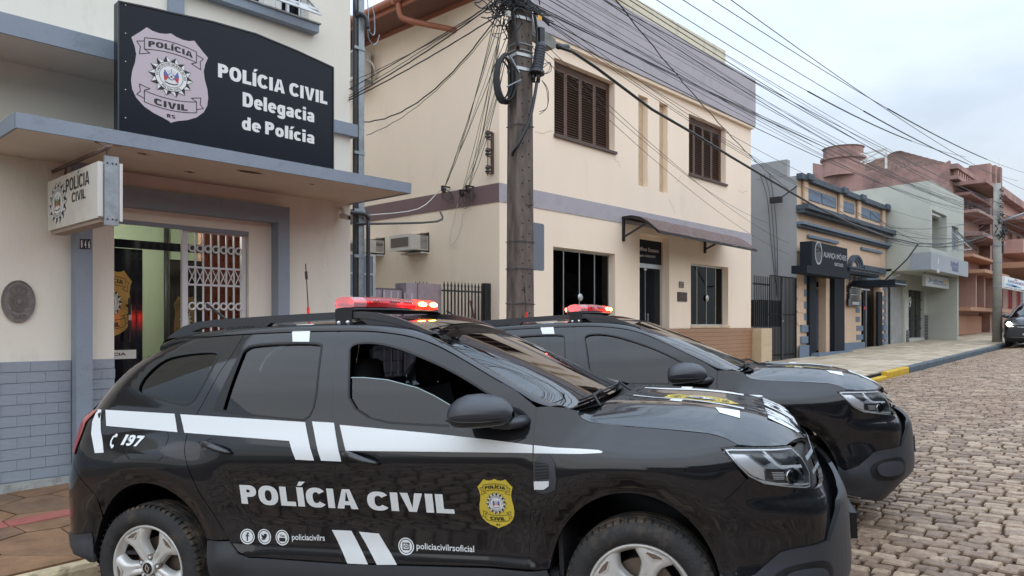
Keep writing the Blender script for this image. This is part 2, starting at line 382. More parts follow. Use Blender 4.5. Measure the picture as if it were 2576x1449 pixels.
hold = mat('weathered_cream', (.55, .42, .27), .9, var=.08, dirt=(.25, .22, .16), dscale=5, damt=.4, bump=.3)

# ================================================================ emblem (police badge) drawn as flat print
def rays(n, r0, r1):
    bl = []; wh = []
    for k in range(n):
        a = 2*math.pi*(k+.5)/n+math.pi/2; h = math.pi/n
        pt = (r1*math.cos(a), r1*math.sin(a)); c = (r0*.8*math.cos(a), r0*.8*math.sin(a))
        L_ = (r0*1.06*math.cos(a-h), r0*1.06*math.sin(a-h)); R_ = (r0*1.06*math.cos(a+h), r0*1.06*math.sin(a+h))
        wh.append(polyf([c, L_, pt])); bl.append(polyf([c, pt, R_]))
    return comb(*bl), comb(*wh)
def disc(r, n=36, cx=0, cy=0): return ([(cx+r*math.cos(2*math.pi*i/n), cy+r*math.sin(2*math.pi*i/n)) for i in range(n)], [tuple(range(n))])
def shift(VF, dx, dy, s=1): return [(x*s+dx, y*s+dy) for x, y in VF[0]], VF[1]
def seal(r, colour=True, mono=None):
    """sun-rayed round seal of radius r: list of (name, (V,F), material, layer)"""
    b, w = rays(14, .74*r, r)
    out = [('ray_outline', rays_outline(14, .74*r, r), black, 1), ('dark_rays', b, black, 2), ('pale_rays', w, white, 2), ('disc', disc(.745*r), white, 3),
           ('ring', comb(ring(.725*r, .75*r), ring(.53*r, .55*r)), black, 4),
           ('ring_lettering', comb(arc_text('ESTADO DO RIO GRANDE DO SUL', .635*r, math.pi/2, .135*r, .02), arc_text('POLÍCIA CIVIL', .635*r, -math.pi/2, .135*r, .02, inside=True)), black, 4)]
    A, Bc = (greenp, redp) if colour == 2 else (bluep, redp)
    fl = []; fr = []
    for s in (-1, 1):
        fl.append(polyf([(s*.10*r, .0), (s*.30*r, .32*r), (s*.36*r, .06*r), (s*.26*r, -.05*r)])); fr.append(polyf([(s*.12*r, -.04*r), (s*.26*r, -.02*r), (s*.35*r, .03*r), (s*.32*r, -.24*r), (s*.22*r, -.2*r)]))
    out += [('flag_top', comb(*fl), A, 4), ('flag_bottom', comb(*fr), Bc, 5), ('crest', comb(disc(.17*r, 20, 0, .0)), A, 5), ('crest_field', disc(.135*r, 20), goldold if colour == 2 else white, 6),
            ('crest_mark', comb(disc(.05*r, 12), disc(.022*r, 8, .08*r, .06*r), disc(.022*r, 8, -.08*r, .06*r), disc(.022*r, 8, .08*r, -.07*r), disc(.022*r, 8, -.08*r, -.07*r),
             strokes([(-.3*r, -.30*r), (-.12*r, -.37*r), (.12*r, -.37*r), (.3*r, -.30*r)], .04*r), strokes([(0, .2*r), (0, .38*r)], .02*r), *[strokes([(.2*r*math.cos(t), .2*r*math.sin(t)), (.34*r*math.cos(t), .34*r*math.sin(t))], .008*r) for t in (1.0, 1.25, 1.9, 2.15)]), black, 7)]
    return out
def rays_outline(n, r0, r1):
    P = []
    for k in range(n):
        a = 2*math.pi*(k+.5)/n+math.pi/2; h = math.pi/n
        P += [(r1*1.025*math.cos(a), r1*1.025*math.sin(a)), (r0*1.1*math.cos(a+h), r0*1.1*math.sin(a+h))]
    return polyf(P)
def shield_outline():
    H = [(0, .63), (.07, .60), (.16, .585), (.24, .592), (.31, .62), (.40, .52), (.50, .42), (.46, .31), (.44, .2), (.455, .08), (.49, -.05), (.503, -.18), (.49, -.30), (.44, -.41), (.34, -.51), (.22, -.575), (.10, -.615), (.03, -.645), (0, -.665)]
    return H+[(-x, y) for x, y in reversed(H[1:-1])]
def bend(VF, k, y0): return [(x, y-k*x*x+y0) for x, y in VF[0]], VF[1]
def badge(body, seal_r=.29, lines=black, top='POLÍCIA', mid='CIVIL', bot='RS'):
    out = [('shield', polyf(shield_outline()), body, 0)]
    def ribbon(y, sgn):
        n = 12; up = [(-.34+.68*i/n, .075) for i in range(n+1)]; dn = [(.34-.68*i/n, -.085) for i in range(n+1)]
        P = [(x, yy-sgn*.38*x*x+y) for x, yy in up+dn]
        e = -sgn*.38*.34*.34+y
        L_ = [strokes(P, .011, True)]
        for s in (-1, 1):
            if sgn > 0: T = [(.34, e+.03), (.435, e+.0), (.39, e-.06), (.40, e-.17), (.27, e-.12), (.34, e-.085)]
            else: T = [(.34, e-.04), (.435, e+.0), (.39, e+.05), (.40, e+.15), (.27, e+.115), (.34, e+.08)]
            L_.append(strokes([(s*x, yy) for x, yy in T], .011))
        return union(comb(*L_))
    out.append(('ribbon_lines', comb(ribbon(.43, 1), ribbon(-.40, -1)), lines, 1))
    out.append(('lettering', comb(bend(heavy(top, -.29, .29, .385, .465), .38, 0), bend(heavy(mid, -.22, .22, -.46, -.37), -.38, .0), heavy(bot, -.055, .055, -.595, -.545)), lines, 1))
    for n_, vf, m_, l_ in seal(seal_r): out.append((n_, shift(vf, 0, .0), m_, l_+1))
    return out
def put_print(items, parent, fn, sx=1, sy=1, cx=0, cy=0, step=.0012, flip=False):
    for n_, (V, Fs), m_, l_ in items:
        if n_ == 'shield' and False: pass
        decal(n_, V, Fs, m_, parent, lambda x, y: fn(cx+x*sx, cy+y*sy, .0015+l_*step), flip)

# ================================================================ ground
asphm = mat('earthy_bed', (.05, .027, .017), .95, var=.35, vscale=14, dirt=(.05, .06, .025), dscale=3, damt=.5, bump=.8, bscale=40)
def ground_sheet(name, m, u0, u1, v0, v1, nu, nv, zf, dz=0):
    P = [[(u, v, zf(u, v)+dz) for v in np.linspace(v0, v1, nv)] for u in np.linspace(u0, u1, nu)]
    return struct(MB().grid(P).build(name, m, None, smooth=True, fix=False))
far = mat('far_ground', (.10, .085, .06), .95, var=.2, vscale=.3)
g = MB().grid([[(u, v, -3.5 if abs(u) > 400 else -.6) for v in (-900, -60, 60, 900)] for u in (-900, -60, 500, 900)]).build('ground', far, None, fix=False); struct(g)
road = ground_sheet('road', asphm, -30, 150, -5.6, 5.6, 90, 24, road_z, -.035)
cobm = None
def cob_material():
    m = bpy.data.materials.new('cobblestone'); m.use_nodes = True; N = m.node_tree.nodes; L = m.node_tree.links; b = N['Principled BSDF']; b.inputs['Roughness'].default_value = .52
    ge = N.new('ShaderNodeNewGeometry'); n = N.new('ShaderNodeTexNoise'); n.inputs['Scale'].default_value = 22; n.inputs['Detail'].default_value = 7; n.inputs['Roughness'].default_value = .7
    L.new(ge.outputs['Position'], n.inputs['Vector'])
    n2 = N.new('ShaderNodeTexNoise'); n2.inputs['Scale'].default_value = .7; n2.inputs['Detail'].default_value = 4; L.new(ge.outputs['Position'], n2.inputs['Vector'])
    at_ = N.new('ShaderNodeAttribute'); at_.attribute_name = 'tone'
    oi = N.new('ShaderNodeObjectInfo')
    cr = N.new('ShaderNodeValToRGB'); E_ = cr.color_ramp.elements
    E_[0].position = 0; E_[0].color = (.07, .037, .022, 1); E_[1].position = 1; E_[1].color = (.54, .40, .275, 1); k = E_.new(.5); k.color = (.26, .175, .115, 1)
    ad = N.new('ShaderNodeMath'); ad.operation = 'ADD'; L.new(at_.outputs['Fac'], ad.inputs[0])
    L.new(oi.outputs['Random'], ad.inputs[1]); fr = N.new('ShaderNodeMath'); fr.operation = 'FRACT'; L.new(ad.outputs[0], fr.inputs[0])
    m2 = N.new('ShaderNodeMath'); m2.operation = 'MULTIPLY'; m2.inputs[1].default_value = .5; L.new(fr.outputs[0], m2.inputs[0])
    a2 = N.new('ShaderNodeMath'); a2.operation = 'MULTIPLY_ADD'; a2.inputs[1].default_value = 1.1; a2.inputs[2].default_value = -.28; L.new(n.outputs['Fac'], a2.inputs[0])
    a3 = N.new('ShaderNodeMath'); a3.operation = 'ADD'; L.new(m2.outputs[0], a3.inputs[0]); L.new(a2.outputs[0], a3.inputs[1]); L.new(a3.outputs[0], cr.inputs[0])
    mx = N.new('ShaderNodeMixRGB'); c3 = N.new('ShaderNodeValToRGB'); c3.color_ramp.elements[0].position = .5; c3.color_ramp.elements[1].position = .7; c3.color_ramp.elements[1].color = (.45, .45, .45, 1)
    L.new(n2.outputs['Fac'], c3.inputs[0]); L.new(c3.outputs[0], mx.inputs[0]); L.new(cr.outputs[0], mx.inputs[1]); mx.inputs[2].default_value = (.26, .15, .09, 1); L.new(mx.outputs[0], b.inputs['Base Color'])
    bp = N.new('ShaderNodeBump'); bp.inputs['Strength'].default_value = .9; bp.inputs['Distance'].default_value = .012; L.new(n.outputs['Fac'], bp.inputs['Height']); L.new(bp.outputs[0], b.inputs['Normal'])
    return m
def stone_geo(w, l, h, jit, chf):
    """irregular pillow-topped stone, w along u, l along v"""
    R = random.uniform
    base = [(-1, -1), (0, -1), (1, -1), (1, 0), (1, 1), (0, 1), (-1, 1), (-1, 0)]
    out = []
    off = [(R(-jit, jit), R(-jit, jit)) for _ in base]
    for sc, z in ((1, -h), (1, -chf*1.3), (1-2*chf/min(w, l), 0)):
        for (a, b), (dx, dy) in zip(base, off):
            cr = .93 if (a and b) else 1.0
            out.append(((a*w/2*cr)+dx if sc == 1 else (a*(w/2-chf)*cr)+dx, (b*l/2*cr)+dy if sc == 1 else (b*(l/2-chf)*cr)+dy, z+(R(-.003, .003) if sc != 1 else 0)))
    out.append((0, 0, .002))
    F_ = []
    for k in (0, 8):
        for i in range(8): j = (i+1) % 8; F_.append((k+i, k+j, k+8+j, k+8+i))
    for i in range(8): F_.append((16+i, 16+(i+1) % 8, 24))
    return out, F_
def build_cobbles():
    cob = cob_material(); st = []
    # courses run across the street; stones long along v
    u = -3.2
    while u < 62:
        cw = random.uniform(.092, .120); v = -4.6+random.uniform(0, .2) if u < 6 else max(-4.6, .10*u-4.5)+random.uniform(0, .2)
        drift = lambda vv: .035*math.sin(vv*1.1+u*.25)+.02*math.sin(vv*3.1+u)
        while v < 5.42:
            l = random.uniform(.11, .215)
            if v+l > 5.46: l = 5.46-v
            if l > .06: st.append((u+cw/2+drift(v+l/2), v+l/2, cw*random.uniform(.86, .93), l-random.uniform(.012, .020)))
            v += l
        u += cw+.004
    vis = []
    for i, (cu, cv, w, l) in enumerate(st):
        F = CS*cu+SN*cv; R_ = SN*cu-CS*cv
        ok = F > 1.5 and abs(R_/F) < .70 and (1.68-road_z(cu, cv))/F*FS+HY < 1450
        car = False
        for ox, oy, ex, ey in ((2.41, 4.55, .428, -.904), (4.98, 4.93, .42, -.907)):
            x = (cu-ox)*ex+(cv-oy)*ey; y = (cu-ox)*(-ey)+(cv-oy)*ex
            if -.8 < x < 3.5 and abs(y) < .95: car = True
        if ok and not car and R_/F > .30: vis.append((F, i))
    vis.sort(); near = {i for _, i in vis[:300]}
    V = []; F_ = []; tone = []
    protos = []
    for k in range(14):
        vs, fs = stone_geo(.1, .18, .035, .004, .008); me = bpy.data.meshes.new('cobblestone'); me.from_pydata(vs, [], fs); me.materials.append(cob); protos.append(me)
    for i, (cu, cv, w, l) in enumerate(st):
        z = road_z(cu, cv)+random.uniform(-.006, .006); rz = random.uniform(-.05, .05); tx = random.uniform(-.03, .03); ty = -2*.00737*cv*.9
        if i in near:
            o = bpy.data.objects.new('cobblestone', random.choice(protos)); COL.objects.link(o); o.parent = road
            o.location = (cu, cv, z); o.scale = (w/.1, l/.18, 1); o.rotation_euler = (ty+tx, -.025, rz); continue
        vs, fs = stone_geo(w, l, .035, .005, .008); c, s = math.cos(rz), math.sin(rz); k = len(V)
        for x, y, q in vs: V.append((cu+x*c-y*s, cv+x*s+y*c, z+q+x*.025+y*(ty+tx)))
        F_ += [tuple(k+a for a in f) for f in fs]; tone += [random.random()]*len(vs)
    me = bpy.data.meshes.new('cobblestones'); me.from_pydata(V, [], F_); a = me.attributes.new('tone', 'FLOAT', 'POINT'); a.data.foreach_set('value', tone)
    o = link('cobblestones', me, cob, road); stuff(o)
build_cobbles()
mossm = mat('moss_and_weeds', (.05, .085, .02), .9, var=.4, vscale=30)
def build_weeds():
    mb = MB(); R = random.uniform
    cl = [(R(8, 26), 5.42-abs(random.gauss(0, .35))) for _ in range(120)]+[(R(4, 22), R(.2, 5)) for _ in range(150)]
    for cu, cv in cl:
        for _ in range(random.randint(8, 26)):
            a = R(0, 6.28); r = abs(random.gauss(0, .05)); x = cu+r*math.cos(a)*.7; y = cv+r*math.sin(a)*1.4; z = road_z(x, y)-.01; h = R(.008, .03); t = R(0, 6.28); w = R(.003, .008)
            mb.add([(x-w*math.cos(t), y-w*math.sin(t), z), (x+w*math.cos(t), y+w*math.sin(t), z), (x+R(-.02, .02), y+R(-.02, .02), z+h)], [(0, 1, 2)])
    stuff(tag(mb.build('weeds', mossm, None, fix=False), 'small tufts of green weed and moss growing between the cobblestones', 'weeds'))
build_weeds()
# pavement: bed, slabs, kerbs
bedm = mat('pavement_bed', (.12, .10, .08), .95, var=.2)
walk = ground_sheet('pavement', bedm, -12, 150, KV+.14, 14, 60, 6, walk_z, -.03)
slate = [mat('brown_slate_%d' % i, c, .7, var=.3, vscale=5, dirt=(.10, .065, .045), dscale=4, damt=.5, bump=.35, bscale=30) for i, c in enumerate([(.25, .135, .066), (.21, .115, .06), (.27, .16, .09), (.18, .105, .06)])]
redslab = mat('red_painted_slab', (.33, .10, .08), .8, var=.15, dirt=(.2, .12, .08), dscale=6, damt=.5, bump=.3)
def area2(P): return .5*sum(P[i][0]*P[(i+1) % len(P)][1]-P[(i+1) % len(P)][0]*P[i][1] for i in range(len(P)))
def build_flags():
    R = random.uniform; u0, u1, v0, v1 = -2.2, 9.4, KV+.16, 8.16; seeds = []
    while len(seeds) < 118:
        p = (R(u0, u1), R(v0, v1))
        if all(((p[0]-q[0])*.8)**2+((p[1]-q[1])*1.15)**2 > .30**2 for q in seeds): seeds.append(p)
    for P in voronoi_cells(seeds, (u0, u1, v0, v1)):
        if abs(area2(P)) < .01: continue
        c = Vector((sum(p[0] for p in P)/len(P), sum(p[1] for p in P)/len(P))); dz = R(-.003, .003)
        Q = [c+(Vector(p)-c)*(1-.010/max(.08, (Vector(p)-c).length)) for p in P]
        MB().prism([tuple(q) for q in Q], 0, -.03, lambda a, b, t: (a, b, walk_z(a, b)+t+dz)).build('paving_slab', random.choice(slate), walk, fix=True)
    # red painted strip laid over the slabs
    u = -2.2
    while u < 9.3:
        l = R(.5, .75); MB().prism([(u, 6.86), (u+l-.012, 6.86), (u+l-.012, 7.06), (u, 7.06)], .006, -.02, lambda a, b, t: (a, b, walk_z(a, b)+t)).build('red_slab', redslab, walk); u += l
build_flags()
beige = [mat('beige_paving_tile_%d' % i, c, .7, var=.18, vscale=4, dirt=(.13, .10, .07), dscale=2.2, damt=.55, bump=.25) for i, c in enumerate([(.46, .37, .26), (.38, .30, .21), (.52, .43, .32)])]
def build_tiles():
    R = random.uniform; bands = []
    pro = {}
    def put(name, m, ua, ub, va, vb, dz=0):
        if m.name not in pro:
            mm = MB(); c = .006; s = .5
            mm.add([(-s, -s, -.03), (s, -s, -.03), (s, s, -.03), (-s, s, -.03), (-s, -s, -.004), (s, -s, -.004), (s, s, -.004), (-s, s, -.004), (-s+.02, -s+.02, 0), (s-.02, -s+.02, 0), (s-.02, s-.02, 0), (-s+.02, s-.02, 0)],
                   [(0, 1, 5, 4), (1, 2, 6, 5), (2, 3, 7, 6), (3, 0, 4, 7), (4, 5, 9, 8), (5, 6, 10, 9), (6, 7, 11, 10), (7, 4, 8, 11), (8, 9, 10, 11)]); pro[m.name] = mm.mesh('paving_tile'); pro[m.name].materials.append(m)
        o = piece(name, pro[m.name], None, walk, ((ua+ub)/2, (va+vb)/2, walk_z((ua+ub)/2, (va+vb)/2)+dz), rot=(.02+R(-.004, .004), -.025+R(-.004, .004), R(-.006, .006)), scl=(ub-ua-.022, vb-va-.022, 1))
        return o
    n = 0; T = .40; V0, V1 = KV+.16, 8.9; rest = []
    nv = 8; dv = (V1-V0)/nv; u = 9.5
    while u < 46:
        l = T if u < 40 else .8
        for j in range(nv):
            tl = l*R(.98, 1.02)
            o_ = (j % 2)*l/2
            k = (u+o_, u+o_+l, V0+j*dv, V0+(j+1)*dv)
            if 13.5 < u < 32 and n < 300: put('paving_tile', random.choice(beige), *k); n += 1
            else: rest.append(k)
        u += l
    mbs = {m.name: MB() for m in beige}
    for ua, ub, va, vb in rest:
        m = random.choice(beige); z = R(-.003, .003)
        mbs[m.name].prism([(ua+.006, va+.006), (ub-.006, va+.006), (ub-.006, vb-.006), (ua+.006, vb-.006)], z, -.025, lambda a, b, t: (a, b, walk_z(a, b)+t))
    for m in beige: stuff(mbs[m.name].build('paving_tiles', m, walk, fix=False))
build_tiles()
kst = mat('cream_worn_kerb', (.50, .40, .25), .85, var=.2, vscale=8, dirt=(.06, .045, .035), dscale=7, damt=.85, dthr=.5, bump=.7, bscale=25)
kbl = mat('blue_painted_kerb', (.085, .11, .13), .8, var=.2, vscale=6, dirt=(.05, .045, .04), dscale=8, damt=.6, dthr=.52, bump=.5)
kye = mat('yellow_painted_kerb', (.58, .36, .02), .7, var=.15, vscale=6, dirt=(.12, .08, .03), dscale=9, damt=.5, dthr=.58, bump=.4)
kerb = MB().grid([[(u, v, road_z(u, 5.5)-.06) for v in (KV, KV+.14)] for u in np.linspace(-12, 80, 30)]).build('kerb', bedm, None, fix=False); struct(kerb)
def build_kerb():
    u = -5.0; R = random.uniform
    while u < 60:
        l = R(.85, 1.05); m = kst if u < 12.2 else (kye if u < 20.9 else kbl); h = .0 if u < 14.8 or u > 19.4 else -.09
        if 14 < u < 14.8: m = kye
        if 12.2 < u < 14: m = kbl
        a, b = u+.012, u+l-.012; mb = MB(); n = 5; P = []
        for i in range(n+1):
            uu = a+(b-a)*i/n; zt = walk_z(uu, KV)+h; z0 = road_z(uu, KV)-.06; j = lambda: R(-.004, .004) if m is not kst else R(-.012, .012)
            P.append([(uu, KV+j(), z0), (uu, KV+j(), zt-.03), (uu, KV+.022+j(), zt+j()*.3), (uu, KV+.125, zt), (uu, KV+.14, zt-.02), (uu, KV+.14, z0)])
        mb.grid(P); k = len(P[0]); mb.f.append(tuple(range(k))); mb.f.append(tuple(n*k+i for i in reversed(range(k))))
        mb.build('kerb_stone', m, kerb, smooth=False); u += l
build_kerb()

# ================================================================ POLICE STATION
PV = 8.15
U0, U1 = -6.0, 5.72; zg = walk_z(2.5, PV)
st = thing('police_station', 'cream police station with blue-grey trim, canopy slab and painted brick base', 'building', (0, PV, zg))
du0, dz1 = at(287, 549.6, PV); du1, _ = at(626, 581, PV); dz1 = at(287, 549.6, PV)[1]
wz = 8.4
sillu1, sillz = at(796, 60, PV-.12)
winr = at(777, 40, PV)[0]
wall('wall', cream, st, U0, U1, zg-.3, wz, PV, .2, [(du0, du1, zg-.3, dz1), (winr-1.45, winr, sillz+.02, sillz+1.5)])
B('side_wall', cream, st, (U1-.2, U1, PV+.2, PV+11, zg-.3, wz)); B('side_wall', cream, st, (U0, U0+.2, PV+.2, PV+11, zg-.3, wz)); B('rear_wall', cream, st, (U0+.2, U1-.2, PV+10.8, PV+11, zg-.3, wz)); B('roof', slabm, st, (U0, U1, PV, PV+11, wz, wz+.15))
# blue brick base band, built brick by brick
bz1 = at(60, 909, PV)[1]
B('brick_backing', joint, st, (U0+.01, 2.42, PV-.020, PV+.002, zg, bz1-.005), (2.58, du0-.003, PV-.020, PV+.002, zg, bz1-.005))
nrow = 11; rh = (bz1-zg-.07)/nrow
for i in range(nrow):
    z0 = zg+.07+i*rh
    for a, b in ((.9, 2.418), (2.586, du0)):
        u = a-(.11 if i % 2 else 0) if a < 1 else a+0
        step = .235
        if a > 2: u = a-(.12 if i % 2 else 0)
        while u < b-.01:
            x0, x1 = max(u, a), min(u+step-.003, b)
            if x1-x0 > .02: ubox('brick', bluebrick, st, x0, x1, PV-.026-random.uniform(0, .002), PV-.0201, z0+.005, z0+rh-.002)
            u += step
B('plinth_ledge', plinthg, st, (U0, 2.42, PV-.06, PV-.027, zg-.1, zg+.065), (2.58, du0, PV-.06, PV-.027, zg-.1, zg+.065))
# frame of blue-grey pilasters and lintel
FV = PV-.16; lz1 = at(728, 522, FV)[1]; lz0 = at(287, 514, FV)[1]; pu0, pu1 = at(192, 600, FV)[0], at(233, 600, FV)[0]; ru0, ru1 = at(700, 700, FV)[0], at(729, 700, FV)[0]
AZ0, AZ1, AV = 3.257, 3.37, 6.9; UE = 5.70
B('pilaster', bluegrey, st, (pu0, pu1, FV, PV-.001, zg-.1, AZ0-.002)); B('pilaster', bluegrey, st, (ru0, ru1, FV, PV-.001, zg-.1, lz0))
B('lintel', bluegrey, st, (pu1+.001, ru1, FV+.001, PV-.001, lz0, lz1))
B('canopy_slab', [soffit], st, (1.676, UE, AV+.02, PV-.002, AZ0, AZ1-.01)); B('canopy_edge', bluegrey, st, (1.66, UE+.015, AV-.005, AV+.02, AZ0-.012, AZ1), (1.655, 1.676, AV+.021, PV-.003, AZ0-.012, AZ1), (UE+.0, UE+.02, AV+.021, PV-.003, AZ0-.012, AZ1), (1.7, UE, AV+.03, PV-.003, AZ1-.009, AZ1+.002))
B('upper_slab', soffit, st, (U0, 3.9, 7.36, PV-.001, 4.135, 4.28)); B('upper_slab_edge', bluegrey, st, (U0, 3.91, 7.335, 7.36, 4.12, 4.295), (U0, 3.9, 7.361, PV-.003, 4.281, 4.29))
B('string_course', bluegrey, st, (3.92, U1+.07, PV-.07, PV-.001, 4.14, 4.30)); B('string_course', bluegrey, st, (U1+.001, U1+.07, PV, PV+.4, 4.14, 4.3))
x0, x1 = at(425, 0, PV-.05)[0], at(464, 0, PV-.05)[0]; B('upper_pilaster', bluegrey, st, (x0, x1, PV-.05, PV-.002, 4.296, wz))
# upper window with sill, grille and tilted pane
wn = B('window', darkglass, st, (winr-1.45, winr, PV+.15, PV+.16, sillz+.02, sillz+1.5)); wl = wn
def kid(name, m, par, *boxes):   # sub-part of a part whose mesh sits in its thing's frame
    mb = MB(); T = par.parent.location
    for b in boxes: mb.box(*b)
    mb.v = [(x-T.x, y-T.y, z-T.z) for x, y, z in mb.v]; return mb.build(name, m, par, fix=False)
kid('sill', bluegrey, wn, (winr-1.6, winr+.07, PV-.12, PV+.14, sillz-.10, sillz), ); kid('sill_cap', plinthg, wn, (winr-1.62, winr+.09, PV-.14, PV+.14, sillz+.001, sillz+.018))
kid('frame', steelgrey, wn, (winr-1.45, winr, PV+.09, PV+.13, sillz+.02, sillz+.06), (winr-.05, winr-.001, PV+.09, PV+.13, sillz+.061, sillz+1.5), (winr-.75, winr-.71, PV+.09, PV+.13, sillz+.061, sillz+1.5), (winr-.25, winr-.22, PV+.09, PV+.13, sillz+.061, sillz+1.5))
for k in range(9): kid('bar', steelgrey, wn, (winr-1.4+k*.16, winr-1.385+k*.16, PV+.03, PV+.045, sillz+.018, sillz+1.5))
kid('curtain', whitepl, wn, (winr-.6, winr-.3, PV+.135, PV+.148, sillz+.07, sillz+1.4))
tl = MB(); T = st.location
for a, b in (((winr-.75, PV-.30, sillz+.05), (winr-.02, PV-.30, sillz+.05)), ((winr-.75, PV-.30, sillz+.05), (winr-.75, PV+.02, sillz+.35)), ((winr-.02, PV-.3, sillz+.05), (winr-.02, PV+.02, sillz+.35)), ((winr-.75, PV-.2, sillz+.14), (winr-.02, PV-.2, sillz+.14)), ((winr-.5, PV-.3, sillz+.05), (winr-.1, PV-.1, sillz+.2)), ((winr-.1, PV-.3, sillz+.05), (winr-.4, PV-.1, sillz+.2))): tl.bar(a, b, .025)
tl.v = [(x-T.x, y-T.y, z-T.z) for x, y, z in tl.v]; tl.build('open_sash', alum, wn)
# doorway and interior
VI = 8.9
B('room_wall', green, st, (2.2, 7.5, 11.5, 11.6, zg, 3.9)); B('room_wall', green, st, (2.2, 2.3, PV+.2, 11.5, zg, 3.9)); B('ceiling', cream, st, (2.3, 5.5, PV+.2, 11.5, 3.3, 3.4)); B('room_floor', slabm, st, (2.2, 5.5, PV+.001, 11.5, zg-.05, zg+.02))
bt, bb = at(300, 601, VI)[1], at(300, 622, VI)[1]
B('door_header', darkdoor, st, (2.3, at(460, 630, VI)[0]+.8, VI, VI+.05, bb, bt))
dl = B('door_leaf', darkdoor, st, (2.5, at(363, 700, VI)[0], VI+.01, VI+.05, zg+.02, bb-.005))
T = st.location
put_print(badge(goldgl, .27), dl, lambda x, y, k: (x-T.x, VI+.01-k-T.y, y-T.z), sx=.46, sy=.60, cx=at(281, 760, VI)[0], cy=at(286, 762, VI)[1])
x0, z0 = at(262, 905, VI); x1, z1 = at(342, 880, VI)
V_, F_ = polyf([(x0, z0), (x1+.02, z0), (x1+.02, z1), (x0, z1)]); decal('white_strip', V_, F_, white, dl, lambda x, y: (x-T.x, VI+.008-T.y, y-T.z))
V_, F_ = fit_text('POLÍCIA', x1-.42, x1-.09, z0+.04, z1-.03, .03); decal('lettering', V_, F_, black, dl, lambda x, y: (x-T.x, VI+.006-T.y, y-T.z))
for o_ in [dl]+[c for c in bpy.data.objects if c.parent is dl]:      # the leaf stands slightly ajar
    for v_ in o_.data.vertices: v_.co.y += (v_.co.x-2.5)*.0466
xh, zh = at(326, 850, VI-.06); B('door_pull', blackmetal, st, (xh-.012, xh+.012, VI-.07, VI-.045, zh-.05, zh+.45), (xh-.012, xh+.012, VI-.045, VI+.009, zh+.35, zh+.38)); B('door_pull_band', alum, st, (xh-.014, xh+.014, VI-.072, VI-.043, zh+.2, zh+.26))
cx_ = at(421, 700, 11.4)[0]; TB('wall_conduit', conduit, st, [(cx_, 11.44, zg+.3), (cx_, 11.44, 3.3)], .035)
gx = at(460, 600, VI+.6)[0]
bw = B('brick_wall_backing', grout, st, (at(507, 700, 9.6)[0], 5.5, 9.62, 9.7, zg, 3.5)); a0 = at(507, 700, 9.6)[0]
for i in range(26):
    z = 1.1+i*.075
    u = a0-(.1 if i % 2 else 0)
    while u < 5.45:
        q0, q1 = max(a0, u), min(5.45, u+.19)
        if q1-q0 > .02: ubox('brick', redbrick, st, q0, q1, 9.60-random.uniform(0, .004), 9.62, z, z+.065)
        u += .2
il = B('inner_door_leaf', darkdoor, st, (a0-.42, a0-.01, 9.58, 9.61, zg, at(470, 655, 9.58)[1]))
put_print(badge(mat('dim_gold', (.20, .13, .05), .5), .27), il, lambda x, y, k: (x-T.x, 9.58-k-T.y, y-T.z), sx=.30, sy=.5, cx=a0-.22, cy=at(476, 805, 9.58)[1])
# sliding security grille in the doorway
GV = PV+.05; g0 = at(459, 700, GV)[0]; g1 = du1-.01; gt = dz1-.03; 
gr = B('security_grille', steelgrey, st, (g0, g0+.06, GV, GV+.05, zg+.02, gt), (g1-.05, g1, GV, GV+.05, zg+.02, gt), (g0+.061, g1-.051, GV, GV+.04, gt-.03, gt), (g0+.061, g1-.051, GV, GV+.04, zg+.05, zg+.09))
zr1 = at(540, 628, GV)[1]; zr2 = at(540, 771, GV)[1]; zb1 = at(540, 675, GV)[1]; zb2 = at(540, 718, GV)[1]; nb = 7; sp = (g1-.05-g0-.06)/nb
for k in range(1, nb): kid('bar', steelgrey, gr, (g0+.06+k*sp-.008, g0+.06+k*sp+.008, GV+.012, GV+.028, zg+.09, gt-.03))
for z in (zb1, zb2, zb1-1.35): kid('rail', steelgrey, gr, (g0+.06, g1-.05, GV+.005, GV+.011, z-.011, z+.011))
def torus_mesh(R_, r, n=24, m=6):
    mb = MB(); P = [[((R_+r*math.cos(2*math.pi*j/m))*math.cos(2*math.pi*i/n), r*math.sin(2*math.pi*j/m), (R_+r*math.cos(2*math.pi*j/m))*math.sin(2*math.pi*i/n)) for j in range(m+1)] for i in range(n+1)]
    mb.grid(P); me = mb.mesh('ring', True); me.materials.append(steelgrey); return me
tm = torus_mesh(sp*.40, .011)
for z in (zr1, zr2, zr1-1.35):
    for k in range(nb):
        o = bpy.data.objects.new('ring', tm); COL.objects.link(o); o.parent = gr; o.location = (g0+.06+(k+.5)*sp-T.x, GV-.008-T.y, z-T.z)
for k in range(nb):
    xa, xb = g0+.06+k*sp, g0+.06+(k+1)*sp; mb = MB(); mb.bar((xa, GV+.002, zb1), (xb, GV+.002, zb2), .008); mb.bar((xa, GV-.004, zb2), (xb, GV-.004, zb1), .008); mb.v = [(x-T.x, y-T.y, z-T.z) for x, y, z in mb.v]; mb.build('cross_brace', steelgrey, gr)
B('door_casing', bluegrey, st, (du0, du1, PV+.001, PV+.04, dz1-.045, dz1-.001))
